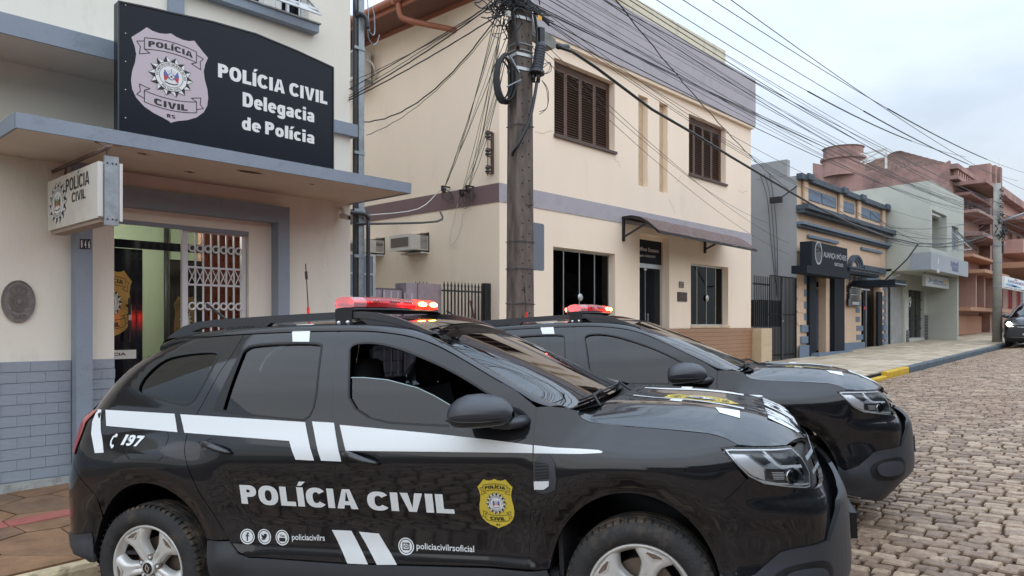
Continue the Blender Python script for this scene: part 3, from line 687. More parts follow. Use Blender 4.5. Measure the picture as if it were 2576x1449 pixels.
# ceiling lamp, lit
lu, lz = at(310, 565, 9.9)
lamp = thing('ceiling_lamp', 'lit round white lamp on the green ceiling inside the police station doorway', 'lamp', (lu, 9.9, 3.28))
MB().lathe([(0, -.11), (.05, -.105), (.085, -.07), (.09, -.03), (.06, 0)], 20).build('globe', emis('lit_lamp_glass', (1, .98, .92), 9), lamp, smooth=True); MB().lathe([(.065, 0), (.065, .02), (0, .02)], 16).build('lamp_base', whitepl, lamp, smooth=True)
pl = bpy.data.lights.new('ceiling_lamp_light', 'POINT'); plo = bpy.data.objects.new('ceiling_lamp_light', pl); COL.objects.link(plo); plo.parent = lamp; plo.location = (0, 0, -.25); pl.energy = 36; pl.color = (1, .96, .88); pl.shadow_soft_size = .1
# big sign
SV = 6.96; sL = at(297, 328, SV); sR = at(838, 418, SV); zb = 3.385
top = [(297, 3), (380, 20), (427, 31), (533, 54), (643, 85), (747, 128), (838, 170)]; tp = [at(a, b, SV) for a, b in top]
sg = thing('station_sign', 'large black arched sign with lilac badge and white police lettering above the canopy', 'sign', (sL[0], SV, zb)); T = sg.location
mb = MB(); mb.prism([(sL[0], zb), (sR[0], zb)]+list(reversed(tp)), SV, SV+.10, lambda a, b, t: (a, t, b)); rel(sg, mb); mb.build('panel', signblack, sg)
mb = MB(); P3 = [(a, SV-.004, b) for a, b in tp]
for a, b in zip(P3[:-1], P3[1:]): mb.bar(a, b, .012)
mb.bar((sL[0], SV-.004, zb), (sL[0], SV-.004, tp[0][1]), .012); mb.bar((sR[0], SV-.004, zb), (sR[0], SV-.004, tp[-1][1]), .012); rel(sg, mb); mb.build('edge_trim', mat('dark_trim', (.03, .035, .045), .35), sg)
for k in range(5): TB('bolt', alum, sg, [(sL[0]+.06, SV-.008, zb+.12+k*.25), (sL[0]+.06, SV+.0, zb+.12+k*.25)], .006)
sf = lambda x, y, k: (x-T.x, SV-k-T.y, y-T.z)
ax0 = at(330, 180, SV)[0]; ax1 = at(523, 190, SV)[0]; ay1 = (at(361, 65, SV)[1]); ay0 = at(430, 308, SV)[1]
put_print(badge(lilac, .285), sg, sf, sx=(ax1-ax0), sy=(ay1-ay0)/1.285, cx=(ax0+ax1)/2, cy=(ay0+ay1)/2+.01)
def facade_text(body, m, parent, fn, pl_, pr_, V, cap_l, bold=.03, k=.003):
    """pl_, pr_: photo pixels of the baseline ends; cap_l: pixel y of cap top at the left end"""
    a = at(*pl_, V); b = at(*pr_, V); h = at(pl_[0], cap_l, V)[1]-a[1]; base = (a[1]+b[1])/2
    V_, F_ = heavy(body, a[0], b[0], base, base+h); return decal('lettering', V_, F_, m, parent, lambda x, y: fn(x, y, k))
facade_text('POLÍCIA CIVIL', white, sg, sf, (548, 184), (823, 272), SV, 149, .045)
facade_text('Delegacia', white, sg, sf, (610, 262), (790, 313), SV, 226, .045)
facade_text('de Polícia', white, sg, sf, (608, 321), (790, 366), SV, 288, .045)
# hanging box sign on a pipe
zb0 = at(125, 570, 7.3)
def hang():
    HU = 2.19   # the box hangs in a plane u = const, seen end-on by the street
    (va, z1a) = ats(120, 452, HU); (vb, z1b) = ats(247, 412, HU); (_, z0a) = ats(124, 572, HU); (_, z0b) = ats(247, 556, HU)
    zt = (z1a+z1b)/2; zl = (z0a+z0b)/2; w = .16
    t = thing('hanging_sign', 'white box sign with sunburst seal hanging from a rusty pipe under the canopy', 'sign', (HU, vb, zl)); T = t.location
    B('sign_box', mat('sign_box_white', (.60, .57, .50), .5, var=.04, dirt=(.35, .3, .22), dscale=4, damt=.3), t, (HU, HU+w, vb, va, zl, zt)); B('bottom_tray', mat('sign_tray', (.34, .26, .2), .7), t, (HU+.02, HU+w-.02, vb+.01, va-.02, zl-.035, zl-.002))
    B('end_bracket', galv, t, (HU+.04, HU+w-.01, vb-.03, vb-.004, zl-.06, zt+.05)); B('end_frame', whitepl, t, (HU-.01, HU+.03, vb-.015, vb-.001, zl+.01, zt-.01), (HU+w-.005, HU+w+.02, vb-.03, vb-.002, zl-.02, zt))
    for dz in (.02, zt-zl+.02):
        for dx in (.06, .1, .13): TB('screw', blackmetal, t, [(HU+dx, vb-.036, zl-.03+dz), (HU+dx, vb-.03, zl-.03+dz)], .007)
    f = lambda x, y, k: (HU-k-T.x, x-T.y, y-T.z)
    cy, cz = ats(146, 510, HU); ry = abs(ats(124, 510, HU)[0]-ats(168, 505, HU)[0])/2; rz = abs(ats(146, 457, HU)[1]-ats(146, 562, HU)[1])/2
    for n_, (V_, F_), m_, l_ in seal(1, 2): decal(n_, [(-x, y) for x, y in V_], F_, m_, t, lambda x, y: f(cy+x*ry, cz+y*rz, .0015+l_*.001))
    def tx(body, pa, pb, capy):
        a = ats(*pa, HU); b = ats(*pb, HU); h = ats(pa[0], capy, HU)[1]-a[1]; base = (a[1]+b[1])/2; V_, F_ = heavy(body, 0, 1, 0, 1, .19, .12)
        decal('lettering', V_, F_, black, t, lambda x, y: f(a[0]+(b[0]-a[0])*x, base+h*y, .003))
    tx('POLÍCIA', (166, 484), (225, 463), 452); tx('CIVIL', (181, 507), (216, 501), 483)
    pr = mat('rusty_pipe', (.12, .08, .065), .75, var=.3, vscale=20); pm = HU+w/2
    a = ats(135, 437, pm); b = ats(274, 392, pm)
    TB('pipe', pr, t, [(pm, PV-.002, zt+.13), (pm, b[0], zt+.13)], .018, 8)
    for v in (vb+.12, va-.15): TB('hook', pr, t, [(pm, v, zt+.15), (pm+.03, v, zt+.12), (pm+.02, v, zt+.05), (pm, v, zt)], .009, 6)
    TB('stay_wire', pr, t, [(pm, b[0]+.01, zt+.13), (pm, AV+.1, AZ0-.0)], .006); TB('stay_wire', pr, t, [(pm+.02, b[0]+.03, zt+.13), (pm+.12, AV+.04, AZ0-.0)], .006)
hang()
# broken plaster spots under the canopy slab
brk = mat('broken_plaster', (.09, .05, .035), .95, var=.4, vscale=60); rb_ = random.Random(3); T = st.location
for bu, bv, br, bs in ((3.39, 7.65, .05, 1.3), (3.79, 7.19, .06, 2.6), (2.72, 7.15, .035, 1.6), (4.6, 7.3, .03, 1.2), (2.45, 7.0, .02, 2.4)):
    V_, F_ = polyf([(bu+br*bs*rb_.uniform(.5, 1.1)*math.cos(a), bv+br*rb_.uniform(.4, 1.1)*math.sin(a)) for a in np.linspace(0, 6.0, 13)]); decal('broken_plaster', V_, F_, brk, st, lambda x, y: (x-T.x, y-T.y, AZ0-.002-T.z))
# house number
nu0, nz0 = at(200, 626, FV); nu1, nz1 = at(228, 603, FV)
no = thing('house_number', 'black house number plates reading 846 on the blue-grey pilaster', 'number', (nu0, FV, nz0)); T = no.location
w3 = (nu1-nu0)/3
for k, d in enumerate('846'):
    p = B('digit_plate', black, no, (nu0+k*w3+.002, nu0+(k+1)*w3-.002, FV-.006, FV-.0005, nz0+.002*k, nz1+.002*k)); V_, F_ = fit_text(d, nu0+k*w3+.009, nu0+(k+1)*w3-.009, nz0+.012, nz1-.012, .03); decal('digit', V_, F_, white, p, lambda x, y: (x-T.x, FV-.0075-T.y, y-T.z))
# bronze plaque
bz = mat('weathered_bronze', (.20, .185, .165), .6, metal=.3, var=.2, vscale=25, bump=.4)
bzl = mat('weathered_bronze_relief', (.15, .135, .12), .55, metal=.3, var=.2, vscale=25)
cu, cz = at(47, 758, PV-.02); ru = (at(91, 758, PV-.02)[0]-at(5, 758, PV-.02)[0])/2; rz = (at(47, 705, PV-.02)[1]-at(47, 811, PV-.02)[1])/2
pq = thing('bronze_plaque', 'oval weathered bronze plaque with raised lettering on the cream station wall', 'plaque', (cu, PV, cz))
def oval(r0, r1, t0, t1, name, m, dx=1):
    mb = MB(); n = 48; P = []
    for rr, t in ((r0, t0), (r0, t1), (r1, t1), (r1, t0)): P.append([(ru*rr*math.cos(2*math.pi*i/n), -t, rz*rr*math.sin(2*math.pi*i/n)) for i in range(n+1)])
    mb.grid(P); return mb.build(name, m, pq, smooth=True, angle=40)
oval(.0, 1, .001, .016, 'plate', bz); oval(.95, 1.0, .0161, .024, 'rim', bz)
oval(.34, .50, .0161, .022, 'crest_ring', bzl); oval(.0, .33, .0161, .026, 'crest', bzl); oval(.0, .12, .0262, .034, 'crest_boss', bz)
def relief(VF, name):
    V_, F_ = VF; mb = MB(); k = len(V_); mb.add([(x*ru, -.0225, y*rz) for x, y in V_], F_); mb.build(name, bzl, pq)
relief(comb(arc_text('DELEGACIA', .72, math.pi/2, .22, .01), arc_text('POLÍCIA', .74, -math.pi/2, .22, .01, inside=True), fit_text('DE', -.09, .09, -.48, -.38, .02)), 'lettering')
relief(comb(strokes([(-.5, -.1), (-.3, -.24), (0, -.3), (.3, -.24), (.5, -.1)], .09), *[strokes([(.36*math.cos(a), .36*math.sin(a)+.03), (.56*math.cos(a), .56*math.sin(a)+.03)], .1) for a in np.linspace(.2, 2.94, 6)]), 'scroll')
# CCTV camera at the canopy end, galvanised post with conduit
cu_, cz_ = at(872, 546, PV-.12)
cc = thing('security_camera', 'small white bullet camera at the station corner under the canopy end', 'camera', (cu_, PV-.1, cz_)); T = cc.location
TB('mount', whitepl, cc, [(cu_-.02, PV-.002, cz_+.12), (cu_-.02, PV-.06, cz_+.1), (cu_-.01, PV-.08, cz_+.03)], .022, 8); TB('housing', whitepl, cc, [(cu_-.03, PV-.04, cz_+.02), (cu_+.01, PV-.17, cz_-.01)], .036, 12); TB('lens', darkglass, cc, [(cu_+.009, PV-.168, cz_-.01), (cu_+.012, PV-.177, cz_-.011)], .028, 12)
px_ = at(900, 400, 8.35)[0]
gp = thing('conduit_post', 'tall square galvanised service post with dark conduits at the station corner', 'post', (px_, 8.35, zg)); T = gp.location
B('post', galv, gp, (px_-.01, px_+.08, 8.31, 8.39, zg-.2, 8.2)); TB('conduit', conduit, gp, [(px_-.045, 8.35, zg), (px_-.045, 8.35, 5.74), (px_-.04, 8.34, 5.83), (px_+.0, 8.29, 5.88), (px_+.07, 8.26, 5.83), (px_+.10, 8.26, 5.70)], .032, 8)
TB('conduit', conduit, gp, [(px_-.2, 8.3, 3.17), (px_+.04, 8.26, 3.17), (px_+.11, 8.27, 3.1), (px_+.12, 8.28, 2.95), (px_+.12, 8.28, zg)], .028, 8)
for z in (5.42, 3.22, 2.6, 4.0): B('clamp', galv, gp, (px_-.085, px_+.085, 8.30, 8.309, z-.02, z+.02))
sps = MB(); 
for z0 in (5.73,):
    sps.tube([(px_+.10, 8.26, 5.70), (px_+.14, 8.3, 5.60), (px_+.25, 8.35, 5.55), (px_+.36, 8.4, 5.62), (px_+.40, 8.4, 5.74)], .008, sm_=4); sps.tube([(px_+.10, 8.26, 5.70), (px_+.2, 8.3, 5.66), (px_+.28, 8.35, 5.72), (px_+.3, 8.38, 5.95), (px_+.28, 8.4, 6.1)], .008, sm_=4)
    sps.tube([(px_+.1, 8.26, 5.7), (px_+.16, 8.3, 5.7), (px_+.17, 8.34, 5.9), (px_+.16, 8.35, 6.2)], .007)
rel(gp, sps); sps.build('tail_wires', mat('pale_wire', (.25, .27, .3), .5), gp, smooth=True)
# ================================================================ YARD between the buildings
HU0, HV = 9.46, 9.0; zh0 = walk_z(HU0, HV)
yz = walk_z(7.5, 8.6)
purple = mat('mauve_rough_render', (.30, .225, .235), .9, var=.12, vscale=9, bump=.9, bscale=60)
blockm = mat('mauve_painted_block', (.31, .26, .285), .9, var=.1, vscale=6, bump=.5)
# rendered pier and block wall
YV = 9.3
a = at(1052, 712, YV); b = at(1110, 712, YV)
pr_ = thing('gate_pier', 'mauve rough-rendered pier beside the spiked iron gate', 'pier', (a[0], YV, yz))
B('pier', purple, pr_, (a[0]+.0, b[0], YV, YV+.3, yz-.2, a[1]))
c0 = at(1022, 712, YV+.02)[0]; B('smooth_return', blockm, pr_, (c0, a[0]-.001, YV+.02, YV+.3, yz-.2, a[1]-.005))
bwl = thing('block_wall', 'low mauve concrete block wall left of the gate pier', 'wall', (6.2, YV+.1, yz))
B('mortar', mat('dark_mortar', (.12, .09, .09), .95), bwl, (6.0, c0-.002, YV+.12, YV+.2, yz-.1, a[1]-.10))
for i in range(9):
    u = 6.0-(.2 if i % 2 else 0)
    z = a[1]-.12-.19*(i+1)
    while u < c0-.05:
        q0, q1 = max(6.0, u)+.006, min(c0-.004, u+.39)-.006
        if q1-q0 > .05 and z > yz-.3: ubox('block', blockm, bwl, q0, q1, YV+.10-random.uniform(0, .008), YV+.119, z+.007, z+.183)
        u += .4
gl = thing('white_grille', 'small white bar grille standing in front of the mauve block wall', 'grille', (a[0]-.7, YV+.05, yz))
pwh = mat('pale_grille_paint', (.62, .55, .56), .5)
x0 = at(951, 735, YV)[0]; x1 = at(1036, 735, YV)[0]; x0 = at(958, 760, YV)[0]; zt = at(980, 730, YV)[1]; zm = at(980, 757, YV)[1]
for k in range(5): u = at(966+k*17.5, 740, YV-.05)[0]; B('bar', pwh, gl, (u-.006, u+.006, YV-.056, YV-.044, yz, zt-.01*k))
B('rail', pwh, gl, (at(966, 740, YV-.05)[0]+.007, at(1056, 740, YV-.05)[0], YV-.062, YV-.057, zm-.012, zm+.012))
# aluminium window front behind the post
AWV = 9.0
u1 = at(945, 640, AWV)[0]; zt = at(945, 640, AWV)[1]
aw = thing('aluminium_glazing', 'bluish frosted glazing in aluminium frames behind the galvanised post', 'window', (5.9, AWV, yz))
fg = mat('frosted_blue_glass', (.19, .23, .29), .15, spec=.8)
zs = [at(940, y, AWV)[1] for y in (640, 688, 745)]; zs += [zs[-1]-.45]
fr = [(u1-.05, u1, AWV, AWV+.05, yz, zs[0])]
for z in zs: fr.append((5.74, u1-.051, AWV, AWV+.045, z-.03, z))
B('frame', alum, aw, *fr)
for i in range(3): B('pane', fg, aw, (5.75, u1-.052, AWV+.015, AWV+.025, zs[i+1], zs[i]-.031))
B('side_frame', alum, aw, (u1-.04, u1-.001, AWV+.051, AWV+1.5, yz, zs[0]))
# spiked gate
GVV = 9.25; gA = at(1112, 740, GVV); gB = at(1235, 740, GVV)
ig = thing('spiked_gate', 'black iron gate of spear-topped bars between the pier and the peach house', 'gate', (gA[0], GVV, yz))
ztip = at(1120, 706, GVV)[1]; zr_ = at(1120, 731, GVV)[1]
N_ = 13; 
for k in range(-4, N_):
    u = gA[0]+.05+(gB[0]-.2-gA[0])*k/(N_-1); v = GVV if k >= 0 else GVV+.35
    mb = MB(); mb.box(u-.01, u+.01, v-.01, v+.01, yz, ztip-.09); s = .022
    mb.add([(u-s, v-s*.4, ztip-.09), (u+s, v-s*.4, ztip-.09), (u+s, v+s*.4, ztip-.09), (u-s, v+s*.4, ztip-.09), (u, v, ztip+.0)], [(0, 1, 4), (1, 2, 4), (2, 3, 4), (3, 0, 4), (0, 3, 2, 1)])
    rel(ig, mb); mb.build('bar', blackmetal, ig)
B('rail', blackmetal, ig, (gA[0], gB[0]-.15, GVV-.014, GVV+.014, zr_-.014, zr_+.014)); B('rail', blackmetal, ig, (gA[0], gB[0]-.15, GVV-.014, GVV+.014, yz+.2, yz+.23))
B('gate_post', blackmetal, ig, (at(1216, 740, GVV)[0], gB[0], GVV-.04, GVV+.05, yz-.1, at(1225, 713, GVV)[1]))
# parked old van seen through the gate: rear with window
VVV = 11.6; vA = at(1128, 752, VVV); vB = at(1262, 752, VVV)
vn = thing('parked_van', 'faded reddish-brown van parked behind the spiked gate', 'van', (vA[0], VVV, yz))
vanp = mat('faded_red_van_paint', (.20, .075, .065), .45, var=.1); vz = vA[1]
mb = MB(); mb.grid([[(u, VVV+o, z) for z, o in ((yz+.3, .0), (yz+.9, -.03), (yz+1.35, 0), (vz-.12, .08), (vz-.02, .2), (vz, .45))] for u in (vA[0], vA[0]+.04, (vA[0]+vB[0])/2, vB[0])]); rel(vn, mb); mb.build('rear_body', vanp, vn, smooth=True)
mb = MB(); mb.grid([[(vA[0], VVV+.02, yz+.3), (vA[0], VVV+.45, vz)], [(vA[0], VVV+4, yz+.3), (vA[0], VVV+4, vz)]]); mb.grid([[(vA[0], VVV+.45, vz), (vB[0], VVV+.45, vz)], [(vA[0], VVV+4, vz), (vB[0], VVV+4, vz)]]); rel(vn, mb); mb.build('body_side', vanp, vn)
w0 = at(1151, 785, VVV); w1 = at(1232, 785, VVV); wt = at(1151, 767, VVV)[1]; wb = at(1151, 790, VVV)[1]
mb = MB(); P = []
for cx__, cz__, a0_ in ((w1[0]-.08, wt-.08, 0), (w0[0]+.08, wt-.08, 90), (w0[0]+.08, wb+.0, 180), (w1[0]-.08, wb+.0, 270)):
    for k in range(4): a_ = math.radians(a0_+k*30); P.append((cx__+.08*math.cos(a_), cz__+.08*math.sin(a_)))
mb.prism(P, VVV-.05, VVV-.025, lambda a, b, t: (a, t, b)); rel(vn, mb); mb.build('rear_window', darkglass, vn)
mb = MB(); mb.lathe([(.0, -.1), (.3, -.1), (.33, 0), (.3, .1), (0, .1)], 20, Matrix.Translation((vA[0]+.5, VVV+.5, yz+.33)) @ Matrix.Rotation(math.pi/2, 4, 'Y')); rel(vn, mb); mb.build('wheel', black, vn, smooth=True)
sk = at(1178, 757, 9.6); se = at(1215, 806, 9.2)
stk = thing('wooden_stick', 'reddish wooden stick leaning behind the gate bars', 'stick', (sk[0], 9.6, yz)); mb = MB(); mb.bar((sk[0], 9.55, sk[1]), (se[0]+.1, 9.4, se[1]-.3), .025); rel(stk, mb); mb.build('stick', mat('stick_wood', (.28, .11, .07), .7), stk)
# yard floor
struct(B('yard', slabm, None, (U1, HU0, 8.6, 22, yz-.1, yz-.02)))
# rear garage wall closing the yard
bk = thing('yard_back_wall', 'pale rendered wall closing the back of the yard', 'wall', (7.5, 18, yz)); B('wall', cream2, bk, (U1, HU0, 18, 18.2, yz, 4.3))

# ================================================================ HOUSE 858
zb = zh0-.3; HZ = 7.9; HU1 = at(1889, 600, HV)[0]
hs = thing('peach_house', 'two-storey peach office house with mauve bands, brown shutters and number 858', 'building', (HU0, HV, zh0)); T = hs.location
def opening(px0, px1, pt, pb, V=HV): a = at(px0, pt, V); b = at(px0, pb, V); return (a[0], at(px1, pt, V)[0], b[1], a[1])
W1 = opening(1394.4, 1546.5, 144, 337); W2 = opening(1733, 1826, 285.4, 435.8); S1 = opening(1606, 1629.6, 237, 466); S2 = opening(1658.7, 1679.6, 256, 482)
G1 = opening(1391.5, 1547.7, 620, 840); G2 = opening(1738, 1832, 661.3, 819); D1 = opening(1609, 1684, 586, 800)
D1 = (D1[0], D1[1], zh0+.15, D1[3]); G1 = (G1[0], G1[1], zh0+.55, G1[3])
wall('front_wall', cream2, hs, HU0, HU1, zb, HZ, HV, .25, [W1, W2, S1, S2, G1, G2, D1])
# side wall with air-conditioner recesses
def sopen(px0, px1, pt, pb, U=HU0): a = ats(px0, pt, U); b = ats(px1, pt, U); c = ats(px1, pb, U); return (b[0], a[0], c[1], b[1])
AC1 = sopen(1011, 1080, 0, 0); 
va, z1_ = ats(1080, 584, HU0); vb_, _ = ats(1024, 590, HU0); z0_ = ats(1080, 634, HU0)[1]; A1 = (va, vb_, z0_, z1_)
va, z1_ = ats(968, 597, HU0); vb_, _ = ats(915, 600, HU0); z0_ = ats(968, 641, HU0)[1]; A2 = (va, va+(A1[1]-A1[0]), z0_, z1_)
wall('side_wall', cream2, hs, HV+.25, 24, zb, HZ, HU0, .25, [A1, A2], axis='v')
B('right_wall', cream2, hs, (HU1-.25, HU1, HV+.251, 24, zb, HZ)); B('back_wall', cream2, hs, (HU0+.25, HU1-.25, 23.7, 23.95, zb, HZ)); 
bt = at(1257, 460, HV)[1]; bb_ = at(1257, 507, HV)[1]
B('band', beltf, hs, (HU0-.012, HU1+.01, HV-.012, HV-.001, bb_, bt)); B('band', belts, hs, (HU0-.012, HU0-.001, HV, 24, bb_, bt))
zp0 = at(1889, 313, HV-.12)[1]; zp1 = at(1889, 195, HV-.12)[1]
B('parapet_band', beltf, hs, (HU0+.35, HU1+.04, HV-.12, HV-.001, zp0, zp1), (HU1+.001, HU1+.04, HV, HV+5, zp0, zp1)); B('parapet_back', cream2, hs, (HU0+.35, HU1, HV, HV+.2, HZ+.001, zp1-.01)); B('band_drip', cream2, hs, (HU0+.35, HU1+.02, HV-.09, HV-.002, zp0-.07, zp0-.002))
up = at(1825, 128, HV+.9); B('upper_parapet', mat('stained_parapet', (.60, .55, .42), .9, var=.05, dirt=(.16, .15, .11), dscale=3, damt=.6, dthr=.55, stretch=(1, 1, .3)), hs, (HU0+1.2, up[0], HV+.9, HV+1.2, HZ, up[1]))
B('flat_roof', slabm, hs, (HU0+.25, HU1-.25, HV+.25, 23.7, HZ-.2, HZ-.05))
# hairline cracks in the render
ck = mat('crack', (.28, .22, .17), .9); rc_ = random.Random(5)
for pts_ in (((1345, 333), (1362, 336), (1380, 331), (1396, 327)), ((1683, 500), (1688, 515), (1696, 528), (1699, 545)), ((1880, 480), (1868, 484), (1855, 478)), ((1715, 440), (1707, 455), (1698, 462)), ((1545, 400), (1556, 410), (1563, 425))):
    Q_ = [];
    for (xa, ya), (xb, yb) in zip(pts_[:-1], pts_[1:]):
        for k in range(4): q = at(xa+(xb-xa)*k/4, ya+(yb-ya)*k/4, HV); Q_.append((q[0]+rc_.uniform(-.012, .012), q[1]+rc_.uniform(-.015, .015)))
    V_, F_ = strokes(Q_, .006); decal('wall_crack', V_, F_, ck, hs, lambda x, y: (x-T.x, HV-.002-T.y, y-T.z))
# shutters
def shutters(W, n, nsl):
    u0, u1, z0, z1 = W; v = HV+.16
    w = B('shutter_window', shut, hs, (u0+.002, u0+.05, v-.02, v+.05, z0, z1-.001), (u1-.05, u1-.002, v-.02, v+.05, z0, z1-.001), (u0+.051, u1-.051, v-.02, v+.05, z1-.10, z1-.001), (u0+.051, u1-.051, v-.02, v+.05, z0, z0+.03))
    lw = (u1-u0-.10)/n
    B2 = []
    for k in range(n):
        a, b = u0+.05+k*lw+.003, u0+.05+(k+1)*lw-.003
        B2 += [(a, a+.045, v-.012, v+.024, z0+.031, z1-.101), (b-.045, b, v-.012, v+.024, z0+.031, z1-.101), (a+.0451, b-.0451, v-.012, v+.024, z1-.16, z1-.101), (a+.0451, b-.0451, v-.012, v+.024, z0+.031, z0+.09)]
    mb = MB(); [mb.box(*q) for q in B2]; mb.v = [(x-T.x, y-T.y, z-T.z) for x, y, z in mb.v]; mb.build('leaf_frame', shut, w, fix=False)
    kid('dark_backing', black, w, (u0+.05, u1-.05, v+.026, v+.03, z0+.03, z1-.1))
    me = MB().box(-.5, .5, -.5, .5, -.5, .5).mesh('slat'); me.materials.append(shut)
    for k in range(n):
        a, b = u0+.05+k*lw+.049, u0+.05+(k+1)*lw-.049
        for i in range(nsl):
            z = z0+.10+(z1-.165-z0-.10)*(i+.5)/nsl
            o = bpy.data.objects.new('slat', me); COL.objects.link(o); o.parent = w; o.location = ((a+b)/2-T.x, v+.006-T.y, z-T.z); o.scale = (b-a, .044, .009); o.rotation_euler = (.6, 0, 0)
    kid('sill', mat('dark_brown_sill', (.08, .05, .04), .6), w, (u0-.02, u1+.03, HV-.05, v-.021, z0-.055, z0-.001))
shutters(W1, 4, 24); shutters(W2, 4, 22)
B('recess_back', hold, hs, (S1[0], S1[1], HV+.13, HV+.2, S1[2], S1[3]), (S2[0], S2[1], HV+.13, HV+.2, S2[2], S2[3]))
recm = mat('recess_side', (.60, .50, .30), .9)
# glazed ground-floor windows
offg = glassmat('office_glass', (.42, .44, .45), .45, 1.38); blind = mat('grey_blind', (.10, .105, .11), .8)
def glazed(W, xs, name='window'):
    u0, u1, z0, z1 = W; v = HV+.17
    w = B(name, alum, hs, (u0+.001, u0+.03, v-.015, v+.02, z0, z1-.03), (u1-.03, u1-.001, v-.015, v+.02, z0, z1-.03), (u0+.001, u1-.001, v-.02, v+.025, z1-.04, z1-.001), (u0+.001, u1-.001, v-.02, v+.025, z0, z0+.03))
    U_ = [u0+.03]+[u0+(u1-u0)*x for x in xs]+[u1-.03]
    for a, b in zip(U_[:-1], U_[1:]): kid('pane', offg, w, (a+.004, b-.004, v, v+.008, z0+.031, z1-.041))
    for x in U_[1:-1]: kid('mullion', alum, w, (x-.009, x+.009, v-.012, v+.012, z0+.031, z1-.041))
    return w, U_, v
w_, U_, v_ = glazed(G1, (.25, .5, .75)); zc = at(1452, 748, v_)[1]
mb = MB(); mb.lathe([(0, 0), (.075, 0), (.08, .02), (.05, .03), (0, .032)], 20, Matrix.Translation((U_[2], v_-.02, zc)) @ Matrix.Rotation(math.pi/2, 4, 'X')); mb.v = [(x-T.x, y-T.y, z-T.z) for x, y, z in mb.v]; mb.build('handle', alum, w_, smooth=True)
kid('curtain', blind, w_, (G1[1]-.62, G1[1]-.02, HV+.36, HV+.37, G1[2], G1[3]), (G1[0]+.02, G1[0]+.16, HV+.36, HV+.37, G1[2], G1[3])); kid('desk', shut, w_, (G1[0]+.5, G1[1]-.5, HV+.8, HV+1.4, G1[2]-.1, G1[2]+.1))
w_, U_, v_ = glazed(G2, (.3, .55, .8)); zc = at(1768, 750, v_)[1]
mb = MB(); mb.lathe([(0, 0), (.075, 0), (.08, .02), (.05, .03), (0, .032)], 20, Matrix.Translation((U_[2], v_-.02, zc)) @ Matrix.Rotation(math.pi/2, 4, 'X')); mb.v = [(x-T.x, y-T.y, z-T.z) for x, y, z in mb.v]; mb.build('handle', alum, w_, smooth=True)
for k in range(9): q_ = G2[0]+.35+k*.155; kid('blind_strip', blind, w_, (q_, q_+.12, HV+.34, HV+.345, G2[2], G2[3]-.02))
kid('sill', hold, w_, (G2[0]-.02, G2[1]+.03, HV-.04, HV+.15, G2[2]-.06, G2[2]-.001))
# door with name panel
dsb = at(1612, 660, HV+.2)[1]; u0, u1, z0, z1 = D1; v = HV+.2
dw = B('door', alum, hs, (u0+.001, u1-.001, v-.03, v+.03, dsb-.12, dsb-.02), (u0+.001, u0+.03, v-.015, v+.02, z0, dsb-.12), (u1-.10, u1-.001, v-.015, v+.02, z0, dsb-.121))
um = u0+(u1-u0)*.42
kid('glass_leaf', darkglass, dw, (u0+.031, um-.004, v, v+.008, z0, dsb-.121)); kid('glass_leaf', darkglass, dw, (um+.004, u1-.101, v+.001, v+.009, z0, dsb-.121)); kid('mullion', alum, dw, (um-.006, um+.006, v-.008, v+.008, z0, dsb-.121)); kid('handle', alum, dw, (um-.06, um-.045, v-.05, v-.03, z0+.3, z0+1.45), (um+.05, um+.065, v-.05, v-.03, z0+.3, z0+1.45)); kid('patch_fitting', alum, dw, (um-.05, um+.06, v-.012, v-.002, dsb-.17, dsb-.13))
np_ = B('name_panel', mat('name_panel_black', (.02, .022, .03), .6, spec=.1), hs, (u0+.002, u1-.09, v-.04, v-.01, dsb-.019, z1-.10)); B('door_head', cream2, hs, (u0+.001, u1-.001, v-.04, v+.1, z1-.099, z1-.001)); B('door_jamb', hold, hs, (u1-.089, u1-.002, v-.03, v+.1, dsb-.018, z1-.1))
txm = mat('name_lettering', (.48, .44, .42), .5); fn_ = lambda x, y, k: (x-T.x, v-.04-k-T.y, y-T.z)
pw = u1-.09-u0; ph = z1-.10-dsb
V_, F_ = fit_text('Delfino Suzano', u0+.07*pw, u0+.9*pw, dsb+ph*.50, dsb+ph*.67, .035); decal('lettering', V_, F_, txm, np_, lambda x, y: fn_(x, y, .003))
V_, F_ = fit_text('Advogado OAB 8.937', u0+.03*pw, u0+.78*pw, dsb+ph*.25, dsb+ph*.345, .035); decal('lettering', V_, F_, txm, np_, lambda x, y: fn_(x, y, .003))
V_, F_ = disc(.012, 8, u0+.012, dsb+ph*.51); decal('full_stop', V_, F_, txm, np_, lambda x, y: fn_(x, y, .003))
nn = thing('house_number', 'dark metal number 858 on the peach wall beside the door', 'number', (0, HV, 2)); a = at(1707, 722, HV); b = at(1720, 709, HV); nn.location = (a[0], HV, a[1]); T2 = nn.location
for k, d in enumerate('858'):
    w3 = (b[0]-a[0])/3; V_, F_ = fit_text(d, a[0]+k*w3, a[0]+(k+.9)*w3, a[1]-.02, b[1], .02); mb = MB(); mb.add([(x-T2.x, -.012, y-T2.z) for x, y in V_], F_); mb.build('digit', blackmetal, nn, fix=False)
wp = thing('wall_plate', 'small square dark bronze plate under the number 858', 'plaque', (0, HV, 1)); a = at(1703.5, 758, HV); b = at(1727, 736, HV); wp.location = (a[0], HV, a[1]); B('plate', mat('dark_bronze', (.07, .05, .04), .4, metal=.4, var=.2, vscale=20), wp, (a[0], b[0], HV-.02, HV-.001, a[1], b[1])); B('relief', mat('dark_bronze_relief', (.10, .06, .05), .5), wp, (a[0]+.07, b[0]-.07, HV-.026, HV-.0201, a[1]+.1, b[1]-.08))
